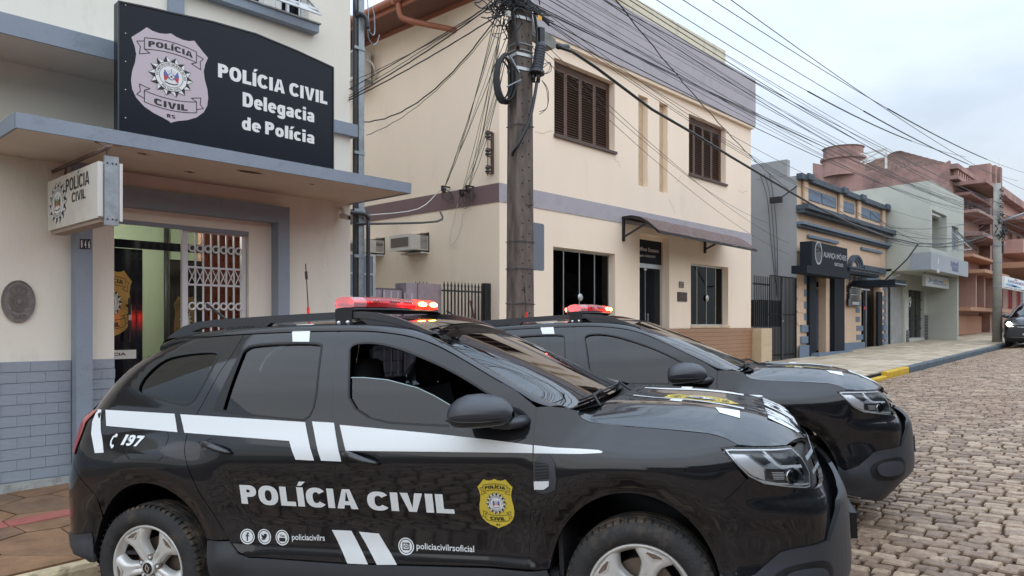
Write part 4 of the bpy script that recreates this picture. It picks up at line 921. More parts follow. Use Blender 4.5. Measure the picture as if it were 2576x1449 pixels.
# tiled plinth
zt_ = at(1889, 825, HV-.04)[1]; pu = HU0+.02
B('plinth_bed', grout, hs, (pu, HU1, HV-.03, HV-.001, zb, zt_)); 
ntile = 0; ts = .105; far_t = MB(); u = at(1700, 860, HV)[0]
B('plinth_base', tilem, hs, (pu, u-.001, HV-.04, HV-.0301, zb, zt_)) 
while u < HU1-.02:
    z = zt_-ts
    while z > zh0-.1:
        if z+ts > walk_z(u, HV)-.05:
            if ntile < 300: ubox('wall_tile', tilem, hs, u+.004, u+ts-.004, HV-.04, HV-.0301, z+.004, z+ts-.004); ntile += 1
            else: far_t.box(u+.004, u+ts-.004, HV-.04, HV-.0301, z+.004, z+ts-.004)
        z -= ts
    u += ts
if far_t.v: rel(hs, far_t); stuff(far_t.build('wall_tiles', tilem, hs, fix=False))
# wing block beside plinth
a = at(1942, 860, HV-.3); wb = thing('low_wall_block', 'low beige rendered block at the end of the tan tile plinth', 'wall', (HU1+.01, HV-.3, walk_z(HU1, 8.7))); B('block', hold, wb, (HU1+.011, a[0], HV-.3, HV+.3, walk_z(HU1, 8.7)-.2, at(1925, 826, HV-.3)[1]))
# canopy of curved rusty sheet on brackets
cu0 = 13.25; cu1 = 17.9
aw_ = thing('door_canopy', 'rusty brown curved sheet canopy on black brackets above the office door', 'canopy', (cu0, HV, 3.9)); T3 = aw_.location
prof = [(HV-.01, 3.97), (HV-.25, 3.975), (HV-.45, 3.93), (HV-.65, 3.82), (HV-.82, 3.68), (HV-.92, 3.60)]
for dz, nm, m_ in ((0, 'sheet', rust),):
    P = []
    for i in range(22):
        u = cu0+(cu1-cu0)*i/21; P.append([(u, v, z-.0*i+.006*math.sin(i*1.7)-.05*(i/21)) for v, z in prof])
    mb = MB(); mb.grid(P); k = len(mb.v); mb.grid([[(x, y, z+.012) for x, y, z in r] for r in P]); rel(aw_, mb); mb.build(nm, m_, aw_, smooth=True, fix=False)
def frame_line(u, off=-.03):
    mb = MB(); Q = [(u, v, z+off-.05*((u-cu0)/(cu1-cu0))) for v, z in prof]
    for a, b in zip(Q[:-1], Q[1:]): mb.bar(a, b, .035)
    return mb
for u in (cu0+.02, (cu0+cu1)/2, cu1-.03):
    mb = frame_line(u); rel(aw_, mb); mb.build('rib', blackmetal, aw_)
mb = MB(); mb.bar((cu0, HV-.92, 3.575), (cu1, HV-.92, 3.525), .04); mb.bar((cu0, HV-.45, 3.90), (cu1, HV-.45, 3.85), .035); mb.bar((cu0, HV-.03, 3.95), (cu1, HV-.03, 3.9), .035); rel(aw_, mb); mb.build('purlin', blackmetal, aw_)
for u in (cu0+.04, 16.9):
    mb = MB(); mb.bar((u, HV-.03, 3.93), (u, HV-.03, 3.45), .05); mb.bar((u, HV-.05, 3.55), (u, HV-.62, 3.80), .035); rel(aw_, mb); mb.build('bracket', blackmetal, aw_)
# window-type air conditioners in the side wall
acm = mat('ac_white', (.58, .55, .50), .5, var=.05); acg = mat('ac_grille', (.13, .10, .085), .6)
for (v0, v1, z0, z1), lb in ((A1, 'white window air conditioner nearer the house corner'), (A2, 'white window air conditioner further back, half behind the grey post')):
    d = .42; t = thing('air_conditioner', lb, 'air conditioner', (HU0, v0, z0), group='window air conditioners in the peach side wall')
    B('casing', acm, t, (HU0-d, HU0+.2, v0+.03, v1-.01, z0+.03, z1-.07)); B('front_frame', acm, t, (HU0-d-.02, HU0-d-.001, v0+.02, v1, z0+.02, z1-.06)); B('coil_grille', acg, t, (HU0-d-.028, HU0-d-.021, v0+.10, v1-.05, z0+.09, z1-.12))
    for k in range(2):
        for q in range(8): zz = z0+.06+k*(z1-z0-.12)/2+q*.022; B('louvre', acg, t, (HU0-.2, HU0-.03, v0+.026, v0+.029, zz, zz+.008))
    B('recess_frame', darkdoor, t, (HU0-.003, HU0+.2, v0+.001, v0+.025, z0+.001, z1-.002))
    B('shelf', acm, t, (HU0-.18, HU0-.001, v0+.03, v1-.02, z0-.03, z0+.0))
# split condenser high on the wall
v0, z0 = ats(943, 205, HU0); v1, z1 = ats(905, 130, HU0)
t = thing('split_condenser', 'white air-conditioner condenser on a bracket high on the peach side wall', 'air conditioner', (HU0, v0, z0))
B('casing', acm, t, (HU0-.42, HU0-.1, v0, v0+.8, z0, z0+.6)); B('fan_grille', acg, t, (HU0-.428, HU0-.421, v0+.15, v0+.7, z0+.05, z0+.55)); B('service_cover', whitepl, t, (HU0-.36, HU0-.16, v0-.012, v0-.001, z0+.08, z0+.5)); B('bracket', galv, t, (HU0-.45, HU0-.001, v0+.05, v0+.09, z0-.04, z0-.001), (HU0-.45, HU0-.001, v0+.7, v0+.74, z0-.04, z0-.001)); TB('pipes', whitepl, t, [(HU0-.2, v0-.01, z0+.4), (HU0-.15, v0-.12, z0+.3), (HU0-.06, v0-.12, z0+.1), (HU0-.02, v0-.05, z0+.05)], .02)
# eave with brown soffit, gutter and down-pipe
eavm = mat('brown_eave_paint', (.17, .075, .055), .7, var=.08); gutm = mat('terracotta_gutter', (.33, .12, .07), .6, var=.12, vscale=5, stretch=(1, .2, 1))
ez = ats(1000, 71, HU0)[1]
B('eave_soffit', eavm, hs, (HU0-.62, HU0-.001, HV+.2, 24, ez-.02, ez+.0)); B('wall_moulding', gutm, hs, (HU0-.03, HU0-.001, HV+.2, 24, ez-.10, ez-.021)); B('fascia', gutm, hs, (HU0-.66, HU0-.621, HV+.2, 24, ez-.04, ez+.12)); 
mb = MB(); mb.tube([(HU0-.72, HV+.2, ez+.10), (HU0-.72, 24, ez+.10)], .07, 10); rel(hs, mb); mb.build('gutter', gutm, hs, smooth=True)
for k in range(6): B('gutter_bracket', gutm, hs, (HU0-.80, HU0-.66, 9.6+k*1.4, 9.63+k*1.4, ez+.0, ez+.19))
dv = ats(1043, 20, HU0-.3)[0]; TB('down_pipe', gutm, hs, [(HU0-.68, dv, ez+.08), (HU0-.66, dv, ez-.15), (HU0-.55, dv-.1, ez-.28), (HU0-.06, dv-.75, ez-.48), (HU0+.0, dv-.8, ez-.5)], .055, 10)
mb = MB(); mb.grid([[(HU0-.7, v, ez+.2), (HU0+5, v, ez+2.0)] for v in (HV+.2, 24)]); rel(hs, mb); mb.build('tile_roof', gutm, hs)
# wall-mounted insulator rack and clamps with looping wires
poreel = mat('brown_insulator', (.05, .035, .03), .3)
v_, zt = ats(1240, 335, HU0); zb_ = ats(1240, 438, HU0)[1]
rk = thing('insulator_rack', 'rusty three-spool insulator rack near the peach house corner', 'insulator rack', (HU0, v_, zb_))
B('rack_bar', rust, rk, (HU0-.03, HU0-.001, v_-.03, v_+.03, zb_, zt)); 
for k in range(3):
    z = zt-.06-k*(zt-zb_-.12)/2; B('arm', rust, rk, (HU0-.16, HU0-.031, v_-.02, v_+.02, z+.06, z+.075), (HU0-.16, HU0-.031, v_-.02, v_+.02, z-.075, z-.06))
    mb = MB(); mb.lathe([(.02, -.05), (.05, -.045), (.05, -.02), (.03, -.005), (.03, .005), (.05, .02), (.05, .045), (.02, .05)], 12, Matrix.Translation((HU0-.13, v_, z))); rel(rk, mb); mb.build('spool', poreel, rk, smooth=True)
TB('rod', rust, rk, [(HU0-.13, v_, zb_-.05), (HU0-.13, v_, zt+.03)], .008)
CL = []
for k, (px, py) in enumerate(((1131, 477), (1176, 487), (1192, 476))):
    v_, z_ = ats(px, py, HU0); CL.append((HU0-.14, v_, z_)); t = thing('wall_insulator', ['black service-wire insulator furthest from the house corner on the mauve band', 'middle black service-wire insulator on the mauve band', 'black service-wire insulator nearest the corner on the mauve band'][k], 'insulator', (HU0, v_, z_), group='service-wire insulators on the mauve band')
    B('bracket', blackmetal, t, (HU0-.2, HU0-.001, v_-.02, v_+.02, z_+.03, z_+.05), (HU0-.2, HU0-.18, v_-.02, v_+.02, z_-.05, z_+.0299)); mb = MB(); mb.lathe([(.02, -.08), (.045, -.07), (.03, -.04), (.05, -.01), (.02, .02)], 12, Matrix.Translation((HU0-.14, v_, z_))); rel(t, mb); mb.build('spool', poreel, t, smooth=True)
    lw = MB(); R = random.uniform
    for q in range(3): lw.tube(sm_=4, r=.004, n=5, pts=[(HU0-.14+.02*q, v_+R(-.05, .05), z_), (HU0-.1, v_+R(.0, .15), z_-R(.1, .2)), (HU0-.06, v_-R(.0, .2), z_-R(.15, .3)), (HU0-.04, v_-R(.0, .1), z_-R(.05, .12)), (HU0-.1, v_, z_-.02)])
    rel(t, lw); lw.build('loop_wire', conduit, t, smooth=True)
t = thing('service_lead', 'thin pale wire sagging across the mauve side band from the post to the insulators', 'wire', (HU0, 10.3, 3.9)); a = ats(1000, 520, HU0-.3)
TB('lead', whitepl, t, [(px_+.1, 8.25, 3.16), (7.6, 9.0, 3.5), (HU0-.3, a[0]-1.2, a[1]+.15), CL[0]], .007); TB('loop', whitepl, t, [CL[1], (HU0-.08, CL[1][1]+.2, CL[1][2]-.25), (HU0-.04, CL[1][1]+.45, CL[1][2]-.9), (HU0-.03, CL[1][1]+.2, CL[1][2]-.75), (HU0-.03, CL[1][1]+.1, CL[1][2]-.35)], .006)
TB('dark_lead', conduit, t, [(px_-.1, 8.25, 3.02), (7.9, 8.9, 3.32), (8.6, 9.6, 3.62)], .018)

# ================================================================ SLATTED GATE and ALIANÇA SHOP
AV_ = 8.9; C = lambda x, y: (1852.8+.441*x, 319.5+.441*y)
AU0 = at(C(345, 700)[0], 600, AV_)[0]; AU1 = at(C(850, 700)[0], 600, AV_)[0]; wzA = walk_z(AU0, AV_)
gt_ = thing('slatted_gate', 'tall black vertical-bar gate left of the blue and peach shop', 'gate', (HU1+.1, AV_, wzA)); zt = at(*C(345, 860), AV_)[1]; zt2 = at(*C(130, 848), AV_)[1]
ug = at(*C(200, 900), AV_)[0]; um = at(*C(262, 900), AV_)[0]
k = 0; u = HU1+.12
while u < ug: B('bar', blackmetal, gt_, (u, u+.02, AV_+.05, AV_+.07, wzA-.1, zt2)); u += .125
u = ug
while u < AU0-.03:
    B('bar', blackmetal, gt_, (u, u+.02, AV_+.035, AV_+.055, wzA, zt-.03)); u += .10
B('leaf_frame', blackmetal, gt_, (ug, AU0-.01, AV_+.02, AV_+.06, zt-.03, zt), (um-.05, um+.06, AV_+.0, AV_+.029, wzA-.05, zt-.03), (AU0-.05, AU0-.01, AV_+.0, AV_+.029, wzA, zt-.03), (HU1+.1, ug, AV_+.071, AV_+.09, zt2-.25, zt2-.2), (ug, AU0-.05, AV_+.061, AV_+.08, wzA+.1, wzA+.14), (ug, AU0-.05, AV_+.061, AV_+.08, wzA+1.3, wzA+1.34))
B('meter_box', darkdoor, gt_, (at(*C(140, 985), AV_+.1)[0], at(*C(262, 985), AV_+.1)[0], AV_+.1, AV_+.4, at(*C(140, 1140), AV_+.1)[1], at(*C(140, 985), AV_+.1)[1])); 
B('lock', alum, gt_, (um+.0, um+.05, AV_-.02, AV_-.001, wzA+1.1, wzA+1.14))
greyw = mat('plain_grey_wall', (.30, .31, .315), .85, var=.03)
peach = mat('shop_peach_paint', (.64, .46, .32), .8, var=.04, dirt=(.35, .22, .15), dscale=2, damt=.25); shopblue = mat('shop_slate_blue', (.14, .19, .255), .7, var=.12, vscale=5, dirt=(.09, .11, .13), dscale=5, damt=.4); cornm = mat('weathered_cornice', (.065, .085, .108), .75, var=.2, vscale=5, dirt=(.02, .02, .02), dscale=4, damt=.5)
zt = at(*C(345, 278), AV_)[1]
sh = thing('blue_peach_shop', 'single-storey peach shop facade with slate-blue quoins and dark cornices', 'building', (AU0, AV_, wzA)); T = sh.location
ca = lambda x, y: at(*C(x, y), AV_)
h1 = (ca(400, 900)[0], ca(600, 900)[0], wzA-.3, ca(400, 830)[1]); h2 = (ca(712, 900)[0], ca(822, 900)[0], wzA-.3, ca(712, 870)[1])
wall('facade', peach, sh, AU0, AU1, wzA-.3, zt, AV_, .3, [h1, h2]); B('grey_side_wall', greyw, sh, (AU0-.02, AU0+.2, AV_+.301, 22, wzA-.3, at(*C(280, 290), AV_+1.5)[1]), (AU0-.03, AU0+.2, AV_+.3, AV_+1.3, at(*C(280, 290), AV_+1.5)[1]+.001, zt+.05)); B('side_wall', peach, sh, (AU1-.2, AU1, AV_+.3, 20, wzA-.3, zt-.4)); B('roof', slabm, sh, (AU0+.2, AU1-.2, AV_+.3, 20, zt-1, zt-.9))
B('facade_return', greyw, sh, (AU0-.02, AU0-.001, AV_-.0, AV_+.3, wzA-.3, zt))
fl = MB(); fl.tube([], .1) if False else None
z_top = zt
def band(name, m, x0, x1, ztp, zbt, v): return B(name, m, sh, (x0, x1, AV_-v, AV_-.001, zbt, ztp))
za = lambda y: at(C(365, 0)[0], C(0, y)[1], AV_)[1]
band('cornice', cornm, AU0-.05, AU1+.1, zt+.06, za(305), .18); band('cornice', cornm, AU0-.08, AU1+.25, za(452), za(478), .38); band('cornice', cornm, AU0-.06, AU1+.2, za(478)-.001, za(495), .26); band('cornice', shopblue, AU0-.04, AU1+.12, za(545), za(560), .2); band('cornice', cornm, AU0-.03, AU1+.08, za(560)-.001, za(575), .12)
for x0, x1 in ((378, 390), (397, 478), (484, 565), (580, 592), (597, 668), (684, 694), (698, 756), (761, 816), (828, 838)):
    u0_, u1_ = ca(x0, 400)[0], ca(x1, 400)[0]; B('parapet_panel', shopblue, sh, (u0_, u1_, AV_-.03, AV_-.001, za(400), za(335)))
for x in (371, 575, 680, 822): u0_ = ca(x, 400)[0]; B('parapet_pier', peach, sh, (u0_, u0_+.3, AV_-.1, AV_-.031, za(430), za(306))); B('cornice_block', cornm, sh, (u0_-.05, u0_+.4, AV_-.26, AV_-.181, za(300), zt+.1))
for x0, x1 in ((400, 572), (706, 822)): B('moulding', shopblue, sh, (ca(x0, 0)[0], ca(x1, 0)[0], AV_-.08, AV_-.001, za(622), za(606)))
# arched hood
ac0, ac1 = ca(632, 0)[0], ca(703, 0)[0]; acx = (ac0+ac1)/2; azb = za(745); rr = (ac1-ac0)/2
for r0, r1, m_, d in ((.80, 1, cornm, .14), (.66, .79, shopblue, .1), (.50, .62, shopblue, .06)):
    mb = MB(); n = 16; P = [[(acx+rr*r*math.cos(math.pi*i/n), AV_-dd, azb+rr*.62*r*math.sin(math.pi*i/n)) for r, dd in ((r0, .001), (r0, d), (r1, d), (r1, .001))] for i in range(n+1)]; mb.grid(P); rel(sh, mb); mb.build('arch_moulding', m_, sh)
B('arch_base', cornm, sh, (ac0-.1, ac1+.05, AV_-.14, AV_-.001, azb-.16, azb-.02)); B('entablature', cornm, sh, (ca(706, 0)[0], ca(830, 0)[0], AV_-.16, AV_-.001, za(768), za(728)))
for k in range(13): u_ = ca(708, 0)[0]+(ca(822, 0)[0]-ca(708, 0)[0])*(k+.5)/13; B('flute', shopblue, sh, (u_-.07, u_+.07, AV_-.03, AV_-.001, za(845), za(800)))
for k in range(3): u_ = ca(640+k*27, 0)[0]; B('flute', shopblue, sh, (u_, u_+.2, AV_-.03, AV_-.001, za(840), za(808)))
# quoin blocks
zs_ = [(663, 693), (720, 765), (790, 895), (925, 965), (995, 1035), (1062, 1102)]
def quoins(x0, x1, rows, w=1):
    for a, b in rows: B('quoin', shopblue, sh, (ca(x0, 900)[0], ca(x1, 900)[0], AV_-.015, AV_-.001, za(b), za(a)))
quoins(385, 399, zs_); quoins(597, 611, zs_[2:] if False else [(880, 920), (945, 985), (1010, 1050), (1075, 1110)]); quoins(680, 703, [(880, 925), (950, 990), (1015, 1050), (1075, 1110)]); quoins(834, 846, [(740, 780), (850, 880), (920, 955), (980, 1015), (1040, 1070), (1090, 1120)])
for x0, x1 in ((362, 400), (831, 866)):
    for a, b in ((1130, 1170), (1195, 1235), (1252, 1300)): B('base_block', shopblue, sh, (max(AU0, ca(x0, 900)[0]), min(AU1, ca(x1, 900)[0]), AV_-.06, AV_-.001, za(b), za(a)))
quoins(600, 615, [(1135, 1170), (1195, 1230)]); quoins(684, 720, [(1135, 1170), (1195, 1230)]); B('dado', shopblue, sh, (ca(602, 0)[0], ca(722, 0)[0], AV_-.07, AV_-.001, wzA-.1, za(1245))); B('dado', shopblue, sh, (AU0, ca(400, 0)[0], AV_-.09, AV_-.061, wzA-.2, za(1245)))
for a in (700, 905, 975, 1045, 1115): B('groove_band', peach, sh, (AU0, ca(384, 0)[0], AV_-.025, AV_-.001, za(a+14), za(a)))
shd = mat('charcoal_cladding', (.014, .018, .025), .6, spec=.15)
# doorways
fr0, fr1 = h1[0], h1[1]
sf_ = B('shop_front', shd, sh, (fr0, fr0+.55, AV_-.10, AV_+.3, wzA-.1, h1[3])); B('shop_front', shd, sh, (ca(543, 0)[0], fr1, AV_-.10, AV_+.3, wzA-.1, h1[3])); B('glass_door', darkglass, sh, (fr0+.551, ca(540, 0)[0], AV_+.35, AV_+.36, wzA, h1[3]-.2)); B('door_frame', alum, sh, (fr0+.95, fr0+1.0, AV_+.30, AV_+.34, wzA+.15, h1[3]-.45), (fr0+.56, ca(530, 0)[0], AV_+.30, AV_+.34, h1[3]-.45, h1[3]-.38), (fr0+1.75, fr0+1.78, AV_+.30, AV_+.34, wzA+.15, h1[3]-.45)); B('door_panel', mat('deep_blue_door', (.02, .06, .17), .3), sh, (fr0+1.1, fr0+1.7, AV_+.31, AV_+.345, wzA+.2, h1[3]-.5)); B('step', shopblue, sh, (fr0+.1, fr1+.1, AV_-.35, AV_-.101, wzA-.15, wzA+.12)); B('door_notice', greenp, sh, (fr0+.65, fr0+1.6, AV_+.285, AV_+.295, za(1060), za(1045)))
B('opening_reveal', peach, sh, (ca(520, 0)[0], ca(541, 0)[0], AV_+.05, AV_+.3, wzA, h1[3]-.1))
B('glass_door', darkglass, sh, (h2[0], h2[1], AV_+.25, AV_+.26, wzA, h2[3])); B('door_frame', alum, sh, (h2[0]+.4, h2[0]+.45, AV_+.2, AV_+.24, wzA, h2[3]-.3), (h2[0]+.2, h2[1]-.6, AV_+.2, AV_+.24, h2[3]-.35, h2[3]-.29), (h2[0]+1.2, h2[0]+1.25, AV_+.2, AV_+.24, wzA, h2[3]-.3)); B('downpipe_cladding', shd, sh, (ca(796, 0)[0], ca(820, 0)[0], AV_-.08, AV_-.001, wzA, za(895))); B('notice', redp, sh, (h2[0]+.9, h2[0]+1.1, AV_+.185, AV_+.195, za(1025), za(1000)))
# sign box
s0, s1 = 395, 632; sv = AV_-.55
q0 = at(*C(430, 650), sv); q1 = at(*C(632, 690), sv); qz0 = at(*C(430, 795), sv)[1]
sb = thing('shop_sign', 'charcoal shop sign box with keyhole emblem and pale lettering above the shop door', 'sign', (q0[0], sv, qz0)); T = sb.location
B('sign_box', shd, sb, (q0[0], q1[0], sv, AV_-.19, qz0, q0[1])); cb0 = at(*C(398, 800), sv-.1); cb1 = at(*C(645, 810), sv-.1); czb = at(*C(398, 832), sv-.1)[1]; B('canopy', shd, sb, (cb0[0]+.05, cb1[0], sv-.1, AV_-.19, czb, qz0-.001))
silv = mat('silver_lettering', (.42, .43, .44), .35, metal=.3); f = lambda x, y: (x-T.x, sv-.004-T.y, y-T.z)
L0 = at(*C(496, 742), sv); L1 = at(*C(626, 762), sv); hh = at(*C(496, 712), sv)[1]-L0[1]; bz_ = (L0[1]+L1[1])/2
V_, F_ = fit_text('ALIANÇA IMÓVEIS', L0[0], L1[0], bz_, bz_+hh, .01); decal('lettering', V_, F_, silv, sb, f)
ec = at(*C(468, 718), sv); V_, F_ = ring(.85, 1, 30); decal('emblem', [(ec[0]+x*.30, ec[1]+y*.36) for x, y in V_], F_, silv, sb, f); V_, F_ = disc(.82, 30); decal('emblem_core', [(ec[0]+x*.30, ec[1]+y*.36) for x, y in V_], F_, darkglass, sb, f)
V_, F_ = fit_text('CRECI 24.332', L1[0]-1.1, L1[0]-.3, bz_-.22, bz_-.12, .02); decal('lettering', V_, F_, silv, sb, f)
p0 = at(*C(645, 800), AV_-.45); p1 = at(*C(815, 825), AV_-.45); pzb = at(*C(645, 835), AV_-.45)[1]
B('fascia', shd, sb, (p0[0]+.0, p1[0], AV_-.45, AV_-.181, pzb, p0[1])); B('fascia_strip', white, sb, (p0[0]+.1, p1[0]-.05, AV_-.456, AV_-.451, pzb+.12, p0[1]-.08))
V_, F_ = fit_text('COMPRA · VENDA · LOCAÇÃO · AVALIAÇÃO', p0[0]+.15, p1[0]-.1, pzb+.15, p0[1]-.13, .02); decal('lettering', V_, F_, black, sb, lambda x, y: (x-T.x, AV_-.459-T.y, y-T.z))
# second canopy
k0 = at(*C(708, 870), AV_-.8); k1 = at(*C(905, 875), AV_-1.5)
cn = thing('black_canopy', 'flat black box canopy over the second shop door', 'canopy', (k0[0], AV_-.8, k0[1])); cu_a = at(*C(710, 880), AV_)[0]; cu_b = at(*C(905, 880), AV_-1.5)[0]; czt = at(*C(905, 868), AV_-1.5)[1]; czb_ = at(*C(905, 903), AV_-1.5)[1]
B('box', shd, cn, (cu_a, cu_b, AV_-1.5, AV_-.10, czb_, czt)); B('edge_strip', galv, cn, (cu_a+.1, cu_b+.01, AV_-1.51, AV_-1.5005, czb_+.05, czb_+.08)); 
for i_, y_ in enumerate((925, 967, 1010)):
    a = ca(625, y_-28); b = ca(685, y_+10); t = thing('tenant_board', ['upper small black glossy board between the shop doors', 'middle small black glossy board between the shop doors', 'lowest and widest small black board between the shop doors'][i_], 'board', (a[0], AV_-.1, b[1]), group='small black boards between the shop doors'); za_ = at(*C(625, y_-30), AV_)[1]; zb2_ = at(*C(625, y_+12), AV_)[1]
    B('board', darkdoor, t, (a[0]-(.1 if i_ == 2 else 0), b[0]+(.15 if i_ == 2 else 0), AV_-.12, AV_-.06, zb2_, za_)); B('standoff', alum, t, (a[0]+.03, a[0]+.07, AV_-.059, AV_-.001, za_-.08, za_-.04), (b[0]-.07, b[0]-.03, AV_-.059, AV_-.001, za_-.08, za_-.04)); B('print_strip', steelgrey, t, (a[0]+.3, b[0]-.1, AV_-.126, AV_-.121, zb2_+.06, zb2_+.16) if i_ == 2 else (a[0]+.15, b[0]-.2, AV_-.126, AV_-.121, (za_+zb2_)/2, (za_+zb2_)/2+.03))
fl_ = ats(*C(232, 415), AU0-.3); fl = thing('floodlight', 'small dark floodlight on a bracket on the plain grey side wall', 'light', (AU0, fl_[0], fl_[1])); B('head', blackmetal, fl, (AU0-.4, AU0-.25, fl_[0]-.15, fl_[0]+.2, fl_[1]-.1, fl_[1]+.08)); TB('arm', blackmetal, fl, [(AU0-.25, fl_[0], fl_[1]), (AU0-.1, fl_[0]-.4, fl_[1]+.3), (AU0-.02, fl_[0]-.5, fl_[1]+.4)], .02)
for kk in range(3): TB('cable', conduit, fl, [(AU0-.05, 9.75+.15*kk, fl_[1]+.9), (AU0-.08, 9.6+.1*kk, fl_[1]+.1), (AU0-.05, 9.5+.1*kk, fl_[1]-1.2), (AU0-.05, 9.5, fl_[1]-3.0)], .009)

# ================================================================ WHITE OVERHANGING BUILDING
JU0 = AU1+.05; JV = 8.7; JOV = ats(*C(1108, 500), JU0)[0]
palew = mat('pale_grey_green_render', (.46, .475, .42), .85, var=.04, vscale=1, dirt=(.3, .31, .28), dscale=1.5, damt=.25)
wj = walk_z(JU0, JV)
jb = thing('white_overhang_building', 'pale grey-green building with an upper storey overhanging the pavement', 'building', (JU0, JV, wj)); T = jb.location
zt = ats(*C(1108, 305), JU0)[1]; zu = ats(*C(1108, 812), JU0)[1]; JU1 = at(*C(1297, 600), JOV)[0]; 
wA = at(*C(1228, 560), JOV); wB = at(*C(1266, 560), JOV); wz0 = at(*C(1228, 700), JOV)[1]; bA = at(*C(1114, 470), JOV); bB = at(*C(1200, 470), JOV); bz0 = at(*C(1114, 690), JOV)[1]
wall('upper_front', palew, jb, JU0, JU1, zu, zt, JOV, .2, [(wA[0], wB[0], wz0, wA[1]), (bA[0]+.05, bB[0], bz0, bA[1])]); mb = MB(); mb.prism([(JOV+.2, zu), (20, zu), (20, zt-.8), (14, zt-.2), (JOV+.2, zt)], JU0, JU0+.2, lambda a, b, t: (t, a, b)); rel(jb, mb); mb.build('upper_side', palew, jb); B('soffit', palew, jb, (JU0+.2, JU1-.001, JOV+.2, JV-.001, zu, zu+.1))
B('balcony_recess', palew, jb, (bA[0]+.05, bB[0], JOV+1.2, JOV+1.3, bz0, bA[1])); B('balcony_side', palew, jb, (bA[0]-.0, bA[0]+.049, JOV+.2, JOV+1.2, bz0, bA[1]), (bB[0]+.001, bB[0]+.05, JOV+.2, JOV+1.2, bz0, bA[1])); B('window', fg, jb, (wA[0], wB[0], JOV+.12, JOV+.13, wz0, wA[1])); B('condenser', acm, jb, (bA[0]+.3, bA[0]+1.1, JOV+.5, JOV+.8, bA[1]-.75, bA[1]-.15)); B('window_awning', alum, jb, (wA[0], wA[0]+.04, JOV-.7, JOV-.001, wz0-.05, wz0)); TB('awning_stay', alum, jb, [(wA[0]+.1, JOV-.7, wz0), (wA[0]+.1, JOV, wA[1]-.3)], .025); TB('awning_stay', conduit, jb, [(wB[0]-.1, JOV-.7, wz0), (wB[0]-.1, JOV, wA[1]-.2)], .025)
B('side_wall', palew, jb, (JU1-.2, JU1, JOV+.201, 20, wj-.3, zt)); B('roof', slabm, jb, (JU0+.2, JU1-.2, JOV+.3, 20, zt-1.2, zt-1.1))
ja = lambda x, y: at(*C(x, y), JV)
JL1 = ja(1240, 1000)[0]
hd = (ja(875, 0)[0], ja(960, 0)[0], wj-.3, ja(900, 905)[1]); ww = [(ja(982, 0)[0], ja(1072, 0)[0], ja(982, 1205)[1], ja(982, 925)[1]), (ja(1093, 0)[0], ja(1153, 0)[0], ja(1093, 1095)[1], ja(1093, 930)[1])]; hg = (ja(1180, 0)[0], JL1-.1, wj, ja(1180, 880)[1])
wall('lower_front', palew, jb, JU0, JL1, wj-.3, zu+.09, JV, .25, [hd]+ww+[hg])
B('steel_door', mat('grey_steel_door', (.27, .275, .27), .6, var=.12, vscale=3, dirt=(.4, .4, .37), dscale=3, damt=.4), jb, (hd[0]+.5, hd[1], JV+.1, JV+.13, wj-.2, hd[3])); B('door_opening', greyw, jb, (hd[0], hd[0]+.499, JV+.2, JV+.22, wj, hd[3])); B('garage_opening', shd, jb, (hg[0], hg[1], JV+.1, JV+.12, wj, hg[3]))
for k, q in enumerate(ww):
    w_ = B('window', darkglass, jb, (q[0], q[1], JV+.15, JV+.16, q[2], q[3])); n = 5 if k == 0 else 4; bx = [(q[0], q[1], JV+.10, JV+.13, q[2]+(q[3]-q[2])*i/n-.015, q[2]+(q[3]-q[2])*i/n+.015) for i in range(1, n)]+[((q[0]+(q[1]-q[0])*i/3)-.02, (q[0]+(q[1]-q[0])*i/3)+.02, JV+.131, JV+.149, q[2], q[3]) for i in (1, 2)]
    mb = MB(); [mb.box(*z) for z in bx]; mb.v = [(x-T.x, y-T.y, z-T.z) for x, y, z in mb.v]; mb.build('glazing_bar', blackmetal, w_)
V_, F_ = fit_text('89', ww[0][0]+.1, ww[0][0]+.75, ww[0][3]-.75, ww[0][3]-.3, .02); decal('painted_number', V_, F_, steelgrey, jb, lambda x, y: (x-T.x, JV+.09-T.y, y-T.z))
brl = mat('grey_brick_cladding', (.13, .13, .145), .7, var=.15)
for i in range(9):
    z = wj+.05+i*.13
    B('clad_strip', brl, jb, (ww[0][1]+.02, hg[0]-.02, JV-.04, JV-.001, z, z+.115))
for i in range(4): z = wj+.05+i*.13; B('clad_strip', brl, jb, (ja(968, 0)[0], ww[0][0]-.02, JV-.04, JV-.001, z, z+.115))
# fascia sign
f0 = at(*C(1110, 712), JOV-.12); fz0 = at(*C(1110, 812), JOV-.12)[1]; f1 = at(*C(1322, 760), JOV-.12)[0]
fs = thing('fascia_sign', 'long grey fascia sign with raised blue lettering under the overhanging storey', 'sign', (f0[0], JOV-.12, fz0)); T = fs.location; gp_ = mat('pale_blue_grey_sheet', (.30, .325, .36), .4, var=.05)
B('fascia', gp_, fs, (f0[0], f1, JOV-.12, JOV-.001, fz0, f0[1])); B('fascia_return', gp_, fs, (f0[0], f0[0]+.1, JOV, JOV+.6, fz0, f0[1])); blu = mat('sign_blue', (.03, .07, .20), .4)
a = at(*C(1222, 805), JOV-.13); b = at(*C(1268, 815), JOV-.13); hh = at(*C(1222, 760), JOV-.13)[1]-a[1]; f = lambda x, y: (x-T.x, JOV-.125-T.y, y-T.z)
V_, F_ = fit_text('Jubeli', a[0], b[0], a[1]+.12, a[1]+hh, .05); decal('lettering', V_, F_, blu, fs, f); V_, F_ = fit_text('SEGUROS', a[0]+.3, b[0], a[1]-.1, a[1]+.1, .05); decal('lettering', V_, F_, blu, fs, f)
